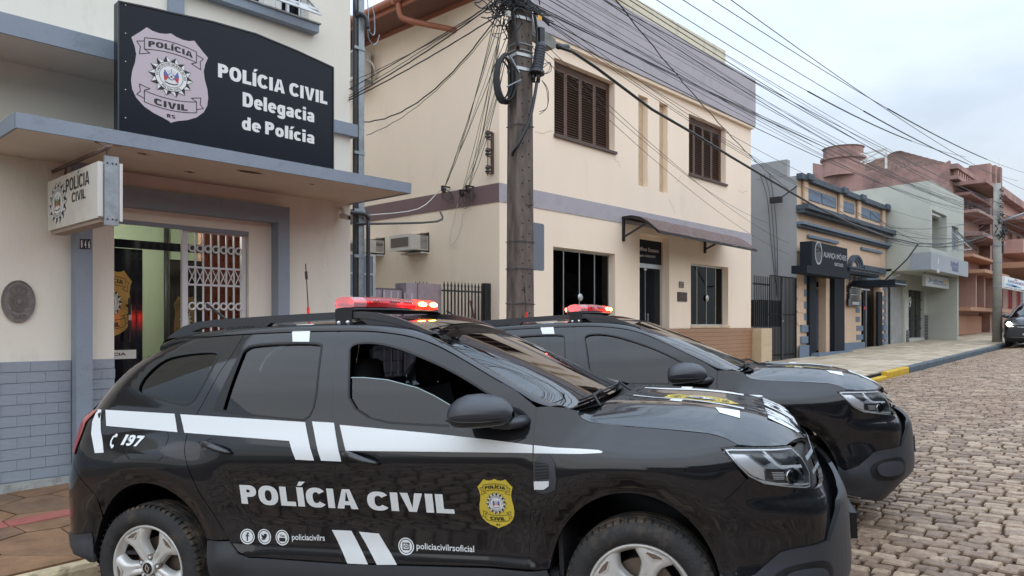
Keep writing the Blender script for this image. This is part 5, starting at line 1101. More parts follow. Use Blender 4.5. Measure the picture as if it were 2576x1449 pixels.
c_ = at(*C(1152, 772), JOV-.13); V_, F_ = comb(polyf([(c_[0]-.08, c_[1]), (c_[0]+.05, c_[1]-.1), (c_[0]+.12, c_[1]+.3)]), fit_text('24h', c_[0]-.2, c_[0]+.2, c_[1]-.4, c_[1]-.25, .04)); decal('emblem', V_, F_, white, fs, f)
h0 = at(*C(1080, 838), JV-.9); h1_ = at(*C(1213, 838), JV-.9); hz0 = at(*C(1080, 905), JV-.9)[1]
hsn = thing('insurance_sign', 'white rectangular hanging sign with dark blue lettering below the grey fascia', 'sign', (h0[0], JV-.9, hz0)); T = hsn.location; B('panel', mat('pale_sign', (.48, .50, .49), .5), hsn, (h0[0], h1_[0], JV-.9, JV-.78, hz0, h0[1])); f = lambda x, y: (x-T.x, JV-.906-T.y, y-T.z); wd = h1_[0]-h0[0]; ht = h0[1]-hz0
V_, F_ = fit_text('Jubeli', h0[0]+.08*wd, h0[0]+.85*wd, hz0+.42*ht, hz0+.72*ht, .04); decal('lettering', V_, F_, blu, hsn, f); V_, F_ = fit_text('SEGUROS', h0[0]+.3*wd, h0[0]+.9*wd, hz0+.24*ht, hz0+.36*ht, .04); decal('lettering', V_, F_, blu, hsn, f); B('hanger', blackmetal, hsn, (h0[0]+.1, h0[0]+.14, JV-.85, JV-.83, h0[1], zu), (h1_[0]-.14, h1_[0]-.1, JV-.85, JV-.83, h0[1], zu))
B('yellow_bars', gold, hsn, (h0[0]+.74*wd, h0[0]+.80*wd, JV-.908, JV-.901, hz0+.42*ht, hz0+.75*ht), (h0[0]+.83*wd, h0[0]+.88*wd, JV-.908, JV-.901, hz0+.42*ht, hz0+.7*ht))

# ================================================================ PINK HOTEL
PVV = 8.5; pinkm = mat('stained_pink_render', (.36, .215, .185), .9, var=.1, vscale=1.2, dirt=(.12, .08, .07), dscale=.55, damt=.85, dthr=.43, bump=.3, bscale=10); pinkc = mat('pink_render', (.42, .265, .225), .85, var=.06, dirt=(.28, .15, .12), dscale=.8, damt=.45); orng = mat('orange_render', (.43, .235, .15), .85, var=.06, dirt=(.3, .16, .1), dscale=1, damt=.3)
HUa = at(*C(1215, 500), PVV)[0]; wp_ = walk_z(HUa, PVV); ztp = at(*C(1215, 190), PVV)[1]; HE = HUa+44
ho = thing('pink_hotel', 'large stained pink art-deco hotel with projecting canopies and stepped parapet', 'building', (HUa, PVV, wp_)); T = ho.location
v_back = ats(*C(435, 300), HUa)[0]; zk = ats(*C(435, 205), HUa)[1]
mb = MB(); mb.prism([(PVV, wp_-.3), (v_back, wp_-.3), (v_back, zk), (ats(*C(700, 250), HUa)[0], ats(*C(700, 255), HUa)[1]), (PVV+.3, ztp-.15), (PVV, ztp)], HUa, HUa+.3, lambda a, b, t: (t, a, b)); rel(ho, mb); mb.build('side_wall', pinkm, ho)
cr_ = (ats(*C(585, 150), HUa+.0)[0], ats(*C(585, 250), HUa)[1], ats(*C(585, 112), HUa)[1])
mb = MB(); R2 = abs(ats(*C(470, 150), HUa)[0]-ats(*C(703, 150), HUa)[0])/2; Mt = Matrix.Translation((HUa+R2*.6, cr_[0], cr_[1])); hh = cr_[2]-cr_[1]; mb.lathe([(R2, -hh*.2), (R2, hh*.45), (R2*1.1, hh*.5), (R2*1.1, hh*.58), (R2*.95, hh*.6), (R2*.95, hh*.95), (R2*1.02, hh), (0, hh)], 24, Mt); rel(ho, mb); mb.build('round_tower', pinkm, ho, smooth=True, angle=30)
tl_ = mat('old_roof_tiles', (.13, .07, .05), .9, var=.4, vscale=3, bump=.5)
ra = ats(*C(700, 245), HUa+3)[0]; rb = ats(*C(1085, 210), HUa+3)[0]; rc = ats(*C(905, 140), HUa+6); zr0 = ats(*C(1085, 215), HUa+3)[1]
ridge = (HUa+9, (ra+rb)/2, rc[1]+1.0)
def tile_course():
    mb = MB(); n = 16; e0 = Vector((HUa+2, ra+1.5, zr0-.4)); e1 = Vector((HUa+2, rb-1.5, zr0-.4)); ap = Vector((HUa+6, (ra+rb)/2+.5, ats(*C(905, 140), HUa+6)[1]))
    P = []
    for i in range(n+1):
        t = i/n; r0 = e0.lerp(ap, t*.97); r1 = e1.lerp(ap, t*.97); m = 46; P.append([r0.lerp(r1, j/m)+Vector((0, 0, .06*math.sin(j*math.pi)+(.05 if j % 2 else 0)+.02*(i % 2))) for j in range(m+1)])
    mb.grid(P); mb.add([e1, ap, Vector((HUa+14, rb-1.5, zr0-.4))], [(0, 1, 2)]); mb.add([e0, ap, Vector((HUa+14, ra+1.5, zr0-.4))], [(0, 1, 2)]); rel(ho, mb); mb.build('tiled_roof', tl_, ho, fix=False)
tile_course()
cp = lambda x, y: at(*C(x, y), PVV)
# facade wing 1 (from corner to the ribbed pylon) then wing 2
e1 = cp(1385, 0)[0]; e2 = cp(1460, 0)[0]; e3 = cp(1515, 0)[0]
zo = cp(1250, 750)[1]
fw = [(cp(1300, 0)[0], cp(1318, 0)[0]), (cp(1324, 0)[0], cp(1341, 0)[0]), (cp(1348, 0)[0], cp(1368, 0)[0])]
z4 = cp(1300, 400)[1]; z5 = cp(1300, 505)[1]
lw_ = [(cp(1252, 0)[0], cp(1270, 0)[0]), (cp(1300, 0)[0], cp(1322, 0)[0]), (cp(1352, 0)[0], cp(1375, 0)[0])]; z6 = cp(1252, 850)[1]; z7 = cp(1252, 1010)[1]
wall('front_wall', pinkc, ho, HUa+.302, e1-.003, wp_-.3, ztp-.1, PVV, .3, [(a, b, z5, z4) for a, b in fw]+[(a, b, z7, z6) for a, b in lw_])
oldg = mat('old_window_glass', (.10, .095, .08), .3, var=.3, vscale=2)
for a, b in fw: B('window', oldg, ho, (a, b, PVV+.25, PVV+.27, z5, z4))
for a, b in lw_:
    w_ = B('window', oldg, ho, (a, b, PVV+.25, PVV+.27, z7, z6)); kid('glazing_bar', pinkc, w_, *[(a, b, PVV+.22, PVV+.245, z7+(z6-z7)*i/7-.02, z7+(z6-z7)*i/7+.02) for i in range(1, 7)], ((a+b)/2-.03, (a+b)/2+.03, PVV+.20, PVV+.219, z7, z6))
for a, b in lw_: B('window_fin', pinkc, ho, (b+.05, b+.35, PVV-.7, PVV-.001, z7-.2, z6+.2))
def hp(name, m, x0, x1, yt, yb, d, xr=1250):
    z1 = cp(xr, yt)[1]; z0 = cp(xr, yb)[1]; return B(name, m, ho, (x0, x1, PVV-d, PVV-.001, z0, z1))
hp('dado', orng, HUa-.05, e1, 1075, 1185, .12); hp('dado_ledge', orng, HUa-.1, e2, 1030, 1050, .9)
hp('canopy_slab', orng, cp(1240, 0)[0], e1+.5, 820, 838, 1.3); hp('canopy_slab', orng, cp(1225, 0)[0], e1, 735, 750, .9); hp('balcony', pinkm, HUa+.6, cp(1370, 0)[0], 355, 375, 1.4, 1300); hp('balcony', pinkm, HUa+.9, cp(1375, 0)[0], 410, 425, .7, 1300); hp('balcony_wall', pinkc, HUa+1, cp(1385, 0)[0], 505, 520, 1.0, 1300); hp('balcony', pinkm, HUa+.8, cp(1385, 0)[0], 630, 650, 1.2, 1300)
for k in range(5):
    a = e1+.02+(e2-e1)*k/5; B('pylon_rib', pinkm, ho, (a, a+(e2-e1)/5*.7, PVV-.5-.12*(2-abs(2-k)), PVV+.5, wp_-.2, cp(1420, 240)[1]-(.4 if k > 2 else 0)))
B('pylon', pinkm, ho, (e1, e2, PVV-.31, PVV+1.5, wp_-.3, cp(1420, 250)[1]))
for k in range(12): a = HUa+.4+(e1-HUa-.8)*k/12; B('baluster', pinkc, ho, (a, a+.2, PVV-.28, PVV-.1, cp(1250, 300)[1], cp(1250, 262)[1]))
hp('parapet_rail', pinkm, HUa, e1, 235, 262, .35); hp('parapet_sill', pinkm, HUa, e1, 300, 320, .35)
z_r = cp(1640, 470)[1]
wall('rear_wing_wall', pinkc, ho, e2+.003, HE-.302, wp_-.3, cp(1600, 470)[1]+.6, PVV+.2, .3, [(e2+3+k*3.2, e2+4.6+k*3.2, cp(1560, 700)[1], cp(1560, 590)[1]) for k in range(8)]+[(e2+3+k*3.2, e2+4.6+k*3.2, cp(1560, 1035)[1], cp(1560, 925)[1]) for k in range(8)])
for k in range(8):
    w_ = B('window', darkglass, ho, (e2+3+k*3.2, e2+4.6+k*3.2, PVV+.4, PVV+.42, cp(1560, 700)[1], cp(1560, 590)[1])); kid('mullion', pinkc, w_, *[(e2+3+k*3.2+.4*i-.05, e2+3+k*3.2+.4*i+.05, PVV+.3, PVV+.39, cp(1560, 700)[1], cp(1560, 590)[1]) for i in (1, 2, 3)]); w_ = B('window', darkglass, ho, (e2+3+k*3.2, e2+4.6+k*3.2, PVV+.4, PVV+.42, cp(1560, 1035)[1], cp(1560, 925)[1])); kid('mullion', redp, w_, *[(e2+3+k*3.2+.5*i-.12, e2+3+k*3.2+.5*i+.12, PVV+.3, PVV+.39, cp(1560, 1035)[1], cp(1560, 925)[1]) for i in (0, 1, 2, 3)])
B('upper_canopy', pinkm, ho, (e2+2, HE, PVV-1.2, PVV+.19, cp(1600, 590)[1], cp(1600, 570)[1])); B('lower_balcony', pinkc, ho, (e2+2, HE, PVV-1.2, PVV+.19, cp(1600, 760)[1], cp(1600, 690)[1])); B('entrance_canopy', orng, ho, (e2-.5, HE, PVV-2.2, PVV+.19, cp(1600, 850)[1], cp(1600, 822)[1]))
B('rear_parapet', pinkm, ho, (e2+1, HE, PVV-.3, PVV+.19, cp(1600, 480)[1]+.2, cp(1600, 440)[1]+.2)); B('flat_roof', slabm, ho, (HUa+.3, HE-.301, PVV+.51, v_back-.301, ztp-2.0, ztp-1.9)); B('end_wall', pinkm, ho, (HE-.3, HE, PVV+.2, v_back, wp_-.3, ztp-2.01)); B('back_wall', pinkm, ho, (HUa+.301, HE-.301, v_back-.3, v_back, wp_-.3, ztp-2.01))
gy = MB(); q = ats(*C(850, 235), HUa)[0]; zz = ats(*C(850, 235), HUa)[1]; q2 = ats(*C(705, 235), HUa)[0]; hh = ats(*C(850, 120), HUa)[1]
gy.bar((HUa+.1, q, zz), (HUa+.1, q, hh), .09); gy.bar((HUa+.1, q, hh), (HUa+.1, q2, hh-.5), .06); gy.bar((HUa+.1, q, zz+1.0), (HUa+.1, q2, zz+.9), .07); gy.bar((HUa+.1, q, zz+.6), (HUa+.1, q2, zz+.5), .07); rel(ho, gy); gy.build('roof_sign_frame', whitepl, ho)
an = thing('roof_antenna', 'thin white antenna mast above the ribbed pink pylon', 'antenna', (e2+1, PVV+1, cp(1500, 300)[1])); zz = at(*C(1500, 310), PVV+1)[1]; hh = at(*C(1500, 167), PVV+1)[1]; uu = at(*C(1500, 200), PVV+1)[0]; an.location = (uu, PVV+1, zz); TB('mast', whitepl, an, [(uu, PVV+1, zz-1.5), (uu, PVV+1, hh)], .05); TB('spreader', whitepl, an, [(uu-1.2, PVV+1, zz+.9), (uu, PVV+1, zz+.9)], .03)
# hotel sign
h0 = at(*C(1522, 850), PVV-2.3); h1_ = at(*C(1640, 850), PVV-2.3); hz0 = at(*C(1522, 920), PVV-2.3)[1]
hg_ = thing('hotel_sign', 'white hotel sign with blue and red lettering under the hotel entrance canopy', 'sign', (h0[0], PVV-2.3, hz0)); T = hg_.location
hw = h1_[0]-h0[0]; ht = h0[1]-hz0; B('panel', white, hg_, (h0[0], h0[0]+hw*1.25, PVV-2.35, PVV-2.25, hz0, h0[1])); f = lambda x, y: (x-T.x, PVV-2.357-T.y, y-T.z)
V_, F_ = fit_text('SARANDI', h0[0]+.14*hw, h0[0]+.92*hw, hz0+.55*ht, hz0+.78*ht, .02); decal('lettering', V_, F_, bluep, hg_, f)
V_, F_ = fit_text('HOTEL DO COMÉRCIO', h0[0]+.02*hw, h0[0]+1.22*hw, hz0+.04*ht, hz0+.16*ht, .02); decal('lettering', V_, F_, black, hg_, f)
wv = mat('sign_light_blue', (.08, .3, .55), .4); V_, F_ = comb(polyf([(h0[0]+(.3+.08*math.cos(t))*hw+.2*hw*math.cos(t), hz0+(.36+.1*math.sin(t))*ht) for t in np.linspace(0, 6.1, 20)]), polyf([(h0[0]+(.55+.25*math.cos(t))*hw, hz0+(.30+.08*math.sin(t))*ht) for t in np.linspace(0, 6.1, 20)])); decal('wave_emblem', V_, F_, wv, hg_, f)
V_, F_ = comb(polyf([(h0[0]+.42*hw, hz0+.84*ht), (h0[0]+.6*hw, hz0+.84*ht), (h0[0]+.51*hw, hz0+.97*ht)])); decal('flame_emblem', V_, F_, redp, hg_, f)
B('notice_board', galv, hg_, (at(*C(1622, 920), PVV-2.3)[0], at(*C(1622, 920), PVV-2.3)[0]+1.5, PVV-2.4, PVV-2.3, hz0-1.3, hz0-.05))
# white box on the pavement
q = at(*C(1187, 1200), 8.2); t = thing('polystyrene_box', 'small white box left on the pavement by the dark garage opening', 'box', (q[0], 8.2, walk_z(q[0], 8.2))); B('box', white, t, (q[0]-.15, q[0]+.25, 8.1, 8.4, t.location.z, t.location.z+.25)); B('lid', white, t, (q[0]-.17, q[0]+.27, 8.08, 8.42, t.location.z+.251, t.location.z+.30))

# ================================================================ OPPOSITE SIDE OF THE STREET (behind the camera, seen in the paintwork and glass)
struct(MB().grid([[(u, v, road_z(u, -5.5)+.14) for v in (-20, -5.55)] for u in (-40, 60)]).build('opposite_pavement', slabm, None, fix=False))
opp = [mat('opposite_render_%d' % i, c, .85, var=.06) for i, c in enumerate([(.22, .19, .15), (.15, .11, .10), (.20, .18, .15), (.16, .17, .18)])]
rooft = mat('opposite_roof_tile', (.09, .04, .03), .85, var=.2)
labs = ['low cream house with tiled eave across the street, furthest left', 'dark red-brown house across the street', 'plain pale house with tiled roof across the street', 'grey house with deep eave across the street', 'tall pale house at the far end across the street', 'small brown house at the near end across the street']
for k, (u0_, w_, h_) in enumerate(((-26, 11, 6.3), (-14, 9, 7.0), (-4, 11, 6.9), (8, 9, 7.5), (18, 12, 6.0), (31, 14, 5.6))):
    z_ = road_z(u0_, -5.5); t = thing('opposite_house', labs[k], 'building', (u0_, -9, z_), group='houses across the street'); m_ = opp[k % 4]
    hl = [(u0_+1+j*2.6, u0_+2.2+j*2.6, z_+1.1, z_+2.6) for j in range(int((w_-1.5)//2.6))]; hl += [(a, b, c+3, d+3) for a, b, c, d in hl]
    wall('front_wall', m_, t, u0_, u0_+w_, z_-1, z_+h_, -9, -.3, hl); B('side_wall', m_, t, (u0_, u0_+.3, -20, -9.301, z_-1, z_+h_), (u0_+w_-.3, u0_+w_, -20, -9.301, z_-1, z_+h_)); 
    for a, b, c, d in hl: B('window', darkglass, t, (a, b, -9.2, -9.19, c, d))
    mb = MB(); mb.grid([[(u, v, z) for v, z in ((-8.2, z_+h_-.15), (-15, z_+h_+1.9), (-20, z_+h_-.1))] for u in (u0_-.3, u0_+w_+.3)]); rel(t, mb); mb.build('tiled_roof', rooft, t); B('eave', shut, t, (u0_-.3, u0_+w_+.3, -8.98, -8.25, z_+h_-.22, z_+h_-.2))
aw2 = thing('opposite_awning', 'dark shop awning with white ribs on the low house across the street', 'awning', (0, -9, 3)); mb = MB(); mb.grid([[(u, v, z) for v, z in ((-8.99, 3.6), (-7.4, 2.9))] for u in (-4, 7)]); rel(aw2, mb); mb.build('sheet', shd, aw2)
for k in range(12): mb = MB(); mb.bar((-3.9+k*.98, -8.95, 3.57), (-3.9+k*.98, -7.38, 2.87), .05); rel(aw2, mb); mb.build('rib', white, aw2)
leafm = mat('tree_leaves', (.045, .075, .03), .7, var=.4, vscale=3); barkm = mat('tree_bark', (.09, .07, .05), .9)
for k, (u_, v_, h_) in enumerate(((9.5, -7.2, 7), (16, -7.4, 6.5), (-7, -7.2, 6))):
    z_ = road_z(u_, -5.5)+.1; t = thing('street_tree', ['leafy street tree opposite the parked cars', 'leafy street tree further up the opposite pavement', 'leafy street tree down the opposite pavement'][k], 'tree', (u_, v_, z_), group='trees across the street')
    mb = MB(); mb.tube([(0, 0, -.2), (.05, .03, 1.2), (.0, .1, h_*.45), (.15, 0, h_*.7)], [.17, .13, .1, .05], 8); [mb.tube([(0, .1, h_*.4), (math.cos(a)*.8, math.sin(a)*.8, h_*.62), (math.cos(a)*1.5, math.sin(a)*1.5, h_*.8)], [.06, .04, .02], 6) for a in (0, 1.3, 2.5, 3.8, 5)]; mb.build('trunk', barkm, t, smooth=True)
    mb = MB(); rs = random.Random(k); cl = [(rs.gauss(0, .9), rs.gauss(0, .9), h_*.72+rs.gauss(0, .7), rs.uniform(.4, .8)) for _ in range(26)]
    for x, y, z, r in cl:
        for _ in range(110):
            d = Vector((rs.gauss(0, 1), rs.gauss(0, 1), rs.gauss(0, 1))).normalized()*r*rs.uniform(.5, 1); a = Vector((rs.gauss(0, 1), rs.gauss(0, 1), rs.gauss(0, 1))).normalized()*.09; b = a.cross(Vector((rs.gauss(0, 1), rs.gauss(0, 1), 1))).normalized()*.05; c = Vector((x, y, z))+d; mb.add([c-a, c+b, c+a, c-b], [(0, 1, 2, 3)])
    mb.build('crown', leafm, t, fix=False)

# ================================================================ POLE with its fittings, and the far pole
conc = mat('old_pole_concrete', (.13, .105, .088), .9, var=.5, vscale=9, stretch=(1, 1, .22), dirt=(.055, .045, .04), dscale=12, damt=.75, dthr=.48, bump=.7, bscale=30); holm = mat('dark_hole', (.02, .02, .02), .9)
pu_, pv_ = 6.47, 5.82; pz = walk_z(pu_, pv_)
pole = thing('concrete_pole', 'weathered concrete utility pole with cable coil and splice case by the parked cars', 'utility pole', (pu_, pv_, pz))
ang = -.25
PM = Matrix.Rotation(ang, 4, 'Z')
def pbox(name, m, *bs, par=pole, tap=0):
    mb = MB(); [mb.box(*b, M=PM) for b in bs]; return mb.build(name, m, par, fix=False)
# duplo-T section: two flanges and a recessed web, tapered
mb = MB(); H_ = 9.0
def sect(z):
    t = 1-z/H_*.30; a, b, wv, fl_ = .130*t, .115*t, .05*t, .052*t
    r = .02
    if z < 0: pass
    web = wv if z < 3.05 or True else b
    return [(-a, -b), (a, -b), (a, -b+fl_), (a*.86, -b+fl_+r), (a*.86, b-fl_-r), (a, b-fl_), (a, b), (-a, b), (-a, b-fl_), (-a*.86, b-fl_-r), (-a*.86, -b+fl_+r), (-a, -b+fl_)]
zz = [-.3, 0, 1.2, 2.4, 3.6, 4.8, 6.0, 7.5, H_]; k0 = len(mb.v); n = 12
for z in zz: mb.v += [tuple(PM @ Vector((x, y, z))) for x, y in sect(z)]
for i in range(len(zz)-1):
    for j in range(n): mb.f.append((i*n+j, i*n+(j+1) % n, (i+1)*n+(j+1) % n, (i+1)*n+j))
mb.f.append(tuple((len(zz)-1)*n+j for j in range(n))); mb.build('shaft', conc, pole)
def pz_at(py): F = CS*pu_+SN*pv_; return 1.68-(py-HY)/FS*F-pz
hm = MB().lathe([(0, .0), (.011, 0), (.011, -.002)], 8, Matrix.Rotation(math.pi/2, 4, 'X')).mesh('bolt_hole'); hm.materials.append(holm)
for i in range(34):
    z = .5+i*.155; t = 1-z/H_*.30
    for sx in (-.04, .062):
        o = bpy.data.objects.new('bolt_hole', hm); COL.objects.link(o); o.parent = pole; o.location = PM @ Vector((sx*t, -.115*t-.0015, z+(.04 if sx > 0 else 0))); o.rotation_euler = (0, 0, ang)
def strap(z, m=galv, w=.035, wave=0, nm='steel_band', th=.006):
    t = 1-z/H_*.30; a, b = .130*t+th, .115*t+th; mb = MB(); P = [(-a, -b), (0, -b-.004), (a, -b), (a, b), (-a, b), (-a, -b)]
    mb.grid([[tuple(PM @ Vector((x, y, z-w/2+wave*math.sin(i*2)))), tuple(PM @ Vector((x, y, z+w/2+wave*math.sin(i*2))))] for i, (x, y) in enumerate(P)]); o = mb.build(nm, m, pole, fix=False); sd = o.modifiers.new('s', 'SOLIDIFY'); sd.thickness = .004; sd.offset = 0
    if m is galv and w > .02:
        for k in range(8): x = -a+.02+k*(2*a-.04)/7; pp = PM @ Vector((x, -b-.006, z)); mm = MB(); mm.box(-.006, .006, -.001, .001, -.008, .008); q = mm.build('band_slot', holm, pole, fix=False); q.location = pp; q.rotation_euler = (0, 0, ang)
for py in (53, 145, 180, 8): strap(pz_at(py), mat('bright_galvanised', (.45, .47, .48), .35, metal=.6, var=.1))
for py in (118, 134, 320, 610, 678, 765): strap(pz_at(py), conduit if py > 300 else galv, .008, .006, 'tie_wire', .01)
# yoke bracket notch
zn = pz_at(515); pbox('notch_cap', conc, (.02, .115, -.113, -.100, zn-.01, zn+.02)); 
# cable coil
coil = mat('black_cable', (.012, .013, .016), .4)
cz_ = pz_at(210); cyc = []; mb = MB()
for k in range(9):
    R0 = .20+.011*(k % 4)-.004*k; P = []
    for i in range(33): a = 2*math.pi*i/32; P.append(PM @ Vector((-.235+.38*R0*1.15*math.cos(a)*1.0, -.10+.016*k-.05*math.cos(a), cz_+1.32*R0*math.sin(a))))
    mb.tube(P, .011, 6, caps=False)
mb.build('cable_coil', coil, pole, smooth=True)
mb = MB(); mb.bar(PM @ Vector((-.24, -.14, cz_+.24)), PM @ Vector((-.12, -.16, cz_+.06)), .03, .012); mb.bar(PM @ Vector((-.27, -.14, cz_-.12)), PM @ Vector((-.1, -.16, cz_-.02)), .03, .012); mb.build('coil_strap', galv, pole)
# splice case, tilted
sz = pz_at(150); M_ = PM @ Matrix.Translation((.165, -.15, sz)) @ Matrix.Rotation(.17, 4, 'Y')
mb = MB(); pr = [(0, .20), (.045, .195), (.062, .17)]
for k in range(9): z = .15-k*.032; pr += [(.066, z), (.066, z-.018), (.060, z-.021), (.060, z-.031)]
pr += [(.068, -.15), (.09, -.155), (.092, -.185), (.05, -.19), (0, -.19)]; mb.lathe(pr, 18, M_); mb.build('splice_case', mat('dark_grey_plastic', (.035, .04, .05), .5), pole, smooth=True, angle=35)
for k in range(4):
    a = k*1.57; mb = MB(); p0 = M_ @ Vector((.04*math.cos(a), .04*math.sin(a), -.19)); p1 = M_ @ Vector((.04*math.cos(a), .04*math.sin(a), -.28)); mb.tube([p0, p1], .017, 8); mb.build('cable_port', coil, pole, smooth=True)
TB0 = lambda nm, pts, r, m=coil: MB().tube([PM @ Vector(p) for p in pts], r, 8, sm_=4).build(nm, m, pole, smooth=True)
TB0('drop_cable', [(.13, -.16, sz-.28), (.08, -.19, sz-.45), (-.0, -.20, sz-.75), (-.09, -.19, sz-.95), (-.15, -.16, sz-1.08), (-.165, -.10, sz-1.13), (-.14, -.05, sz-1.15)], .019)
TB0('riser_cable', [(.12, -.15, sz-.1), (.14, -.15, sz+.2), (.145, -.14, sz+.33), (.10, -.15, sz+.5)], .017); TB0('riser_cable', [(-.13, -.15, sz+.05), (-.17, -.15, sz+.3), (-.22, -.14, sz+.55), (-.24, -.14, sz+.7)], .022)
pbox('small_closure', coil, (.155, .22, -.19, -.10, sz+.12, sz+.36))
for k in range(2): TB0('loop_wire', [(.22, -.16, sz-.1+.04*k), (.32, -.16, sz-.02), (.30+.03*k, -.16, sz-.12), (.22, -.16, sz-.18)], .004); TB0('loop_wire', [(.2, -.16, sz-.25), (.27+.02*k, -.16, sz-.35), (.28, -.16, sz-.55), (.18, -.14, sz-.62-.03*k)], .004)
# tangle of cables at the top left
mb = MB(); R = random.uniform; tz = pz_at(28)
for k in range(70):
    p = Vector((R(-.42, -.12), R(-.25, .05), tz+R(-.15, .2))); P = [p]
    for _ in range(4): p = p+Vector((R(-.13, .13), R(-.1, .1), R(-.12, .12))); P.append(p)
    mb.tube([PM @ q for q in P], R(.003, .008), 5, sm_=4)
for k in range(26): p = Vector((R(-.5, -.15), R(-.2, 0), tz+R(-.05, .15))); mb.tube([PM @ p, PM @ (p+Vector((R(-.1, .1), R(-.1, .1), R(-.02, .1))))], .002, 4)
mb.build('cable_tangle', coil, pole, smooth=True)
for k in range(16): TB0('pole_cable', [(R(-.4, -.15), -.12, tz+R(-.1, .1)), (R(-.1, 0), -.17, tz+R(-.05, .08)), (.1, -.17, tz-.02+R(-.05, .06)), (.35, -.1, tz-.08+R(-.08, .08))], R(.006, .013))
mb = MB(); mb.box(-.03, .03, -.02, .02, -.03, .03); o = mb.build('white_connector', whitepl, pole); o.location = PM @ Vector((-.30, -.2, tz-.17))
# concrete light arm / crossarm going along the street
ca0 = at(1336, 70, 5.62); ca1 = at(1398, 112, 5.62); P0_ = at(1404, 118, 5.6); CQ = [at(x, y, 5.80) for x, y in ((1330, 46), (1341, 54), (1397, 98), (1400, 119), (1392, 124), (1341, 88), (1330, 80))]
xa = thing('crossarm_block', 'short pale concrete crossarm block fixed to the right of the pole', 'crossarm', (ca0[0], 5.8, ca0[1])); T = xa.location
mb = MB(); mb.prism(CQ, 5.80, 5.91, lambda a, b, t: (a, t, b)); rel(xa, mb); mb.build('arm', mat('pale_concrete', (.33, .34, .31), .85, var=.12, vscale=8, dirt=(.15, .15, .13), dscale=6, damt=.5), xa)
TB('clevis', coil, xa, [(CQ[3][0]-.02, 5.85, CQ[3][1]+.03), (CQ[3][0]+.10, 5.7, CQ[3][1]+.01), (P0_[0], 5.6, P0_[1])], .03, 8)
# back of a traffic sign on the far side of the pole
s0 = at(1345, 560, 6.3); s1 = at(1369, 560, 6.3); sz0 = at(1345, 680, 6.3)[1]
ts_ = thing('traffic_sign', 'grey blank back of a rounded traffic sign behind the concrete pole', 'sign', (s0[0], 6.3, sz0)); T = ts_.location
mb = MB(); P = []; r = .03
for cx__, cz__, a0_ in ((s1[0]-r, s0[1]-r, 0), (s0[0]+r-.3, s0[1]-r, 90), (s0[0]+r-.3, sz0+r, 180), (s1[0]-r, sz0+r, 270)):
    for k in range(4): a_ = math.radians(a0_+k*30); P.append((cx__+r*math.cos(a_), cz__+r*math.sin(a_)))
mb.prism(P, 6.3, 6.304, lambda a, b, t: (a, t, b)); rel(ts_, mb); mb.build('plate', mat('sign_back_grey', (.16, .175, .20), .5, var=.05), ts_); TB('sign_post', galv, ts_, [(s0[0]-.15, 6.33, walk_z(s0[0], 6.3)-.1), (s0[0]-.15, 6.33, s0[1]-.02)], .025, 10)
# far pole (round) with insulators and lamp arm
fv = 5.95; fu = at(2509, 700, fv)[0]; fz = walk_z(fu, fv); ftz = at(2500, 455, fv)[1]
fp = thing('far_pole', 'round pale concrete utility pole in front of the pink hotel', 'utility pole', (fu, fv, fz)); T = fp.location
farc = mat('pale_pole_concrete', (.30, .285, .25), .85, var=.15, vscale=3, dirt=(.15, .14, .12), dscale=2, damt=.4)
mb = MB(); mb.tube([(0, 0, -.2), (0, 0, ftz-fz)], [.19, .13], 14); mb.build('shaft', farc, fp, smooth=True)
rs = random.Random(4)
for k in range(9):
    z = ftz-fz-.3-k*.17; mb = MB(); mb.box(-.2, .2, -.17, -.13, z-.02, z+.02); mb.lathe([(.02, -.04), (.05, -.03), (.03, 0), (.05, .03), (.02, .04)], 8, Matrix.Translation((-.22, -.15, z))); mb.lathe([(.02, -.04), (.05, -.03), (.03, 0), (.05, .03), (.02, .04)], 8, Matrix.Translation((.24, -.15, z))); mb.build('insulator', farc if k % 2 else conduit, fp)
mb = MB()
for k in range(40):
    p = Vector((rs.uniform(-.3, .3), rs.uniform(-.25, .0), ftz-fz-1.9+rs.uniform(-.4, .25))); P = [p]
    for _ in range(3): p = p+Vector((rs.uniform(-.2, .2), rs.uniform(-.1, .1), rs.uniform(-.2, .2))); P.append(p)
    mb.tube(P, .016, 4)
mb.build('cable_tangle', coil, fp); mb = MB(); mb.tube([(0, -.1, ftz-fz-1.6), (.9, -1.2, ftz-fz-1.1), (1.8, -2.6, ftz-fz-.7), (2.4, -3.6, ftz-fz-.6)], .045, 8); mb.build('lamp_arm', galv, fp, smooth=True); mb = MB(); mb.box(2.3, 2.6, -4.3, -3.5, ftz-fz-.68, ftz-fz-.54); mb.build('lamp_head', galv, fp)
mb = MB(); mb.box(.14, .3, -.2, 0, ftz-fz-2.9, ftz-fz-2.4); mb.build('meter_box', coil, fp); 
for z in (3.3, 4.0, 2.3): mb = MB(); mb.tube([(0, 0, z), (0, 0, z+.04)], .175, 14); mb.build('steel_band', galv, fp)

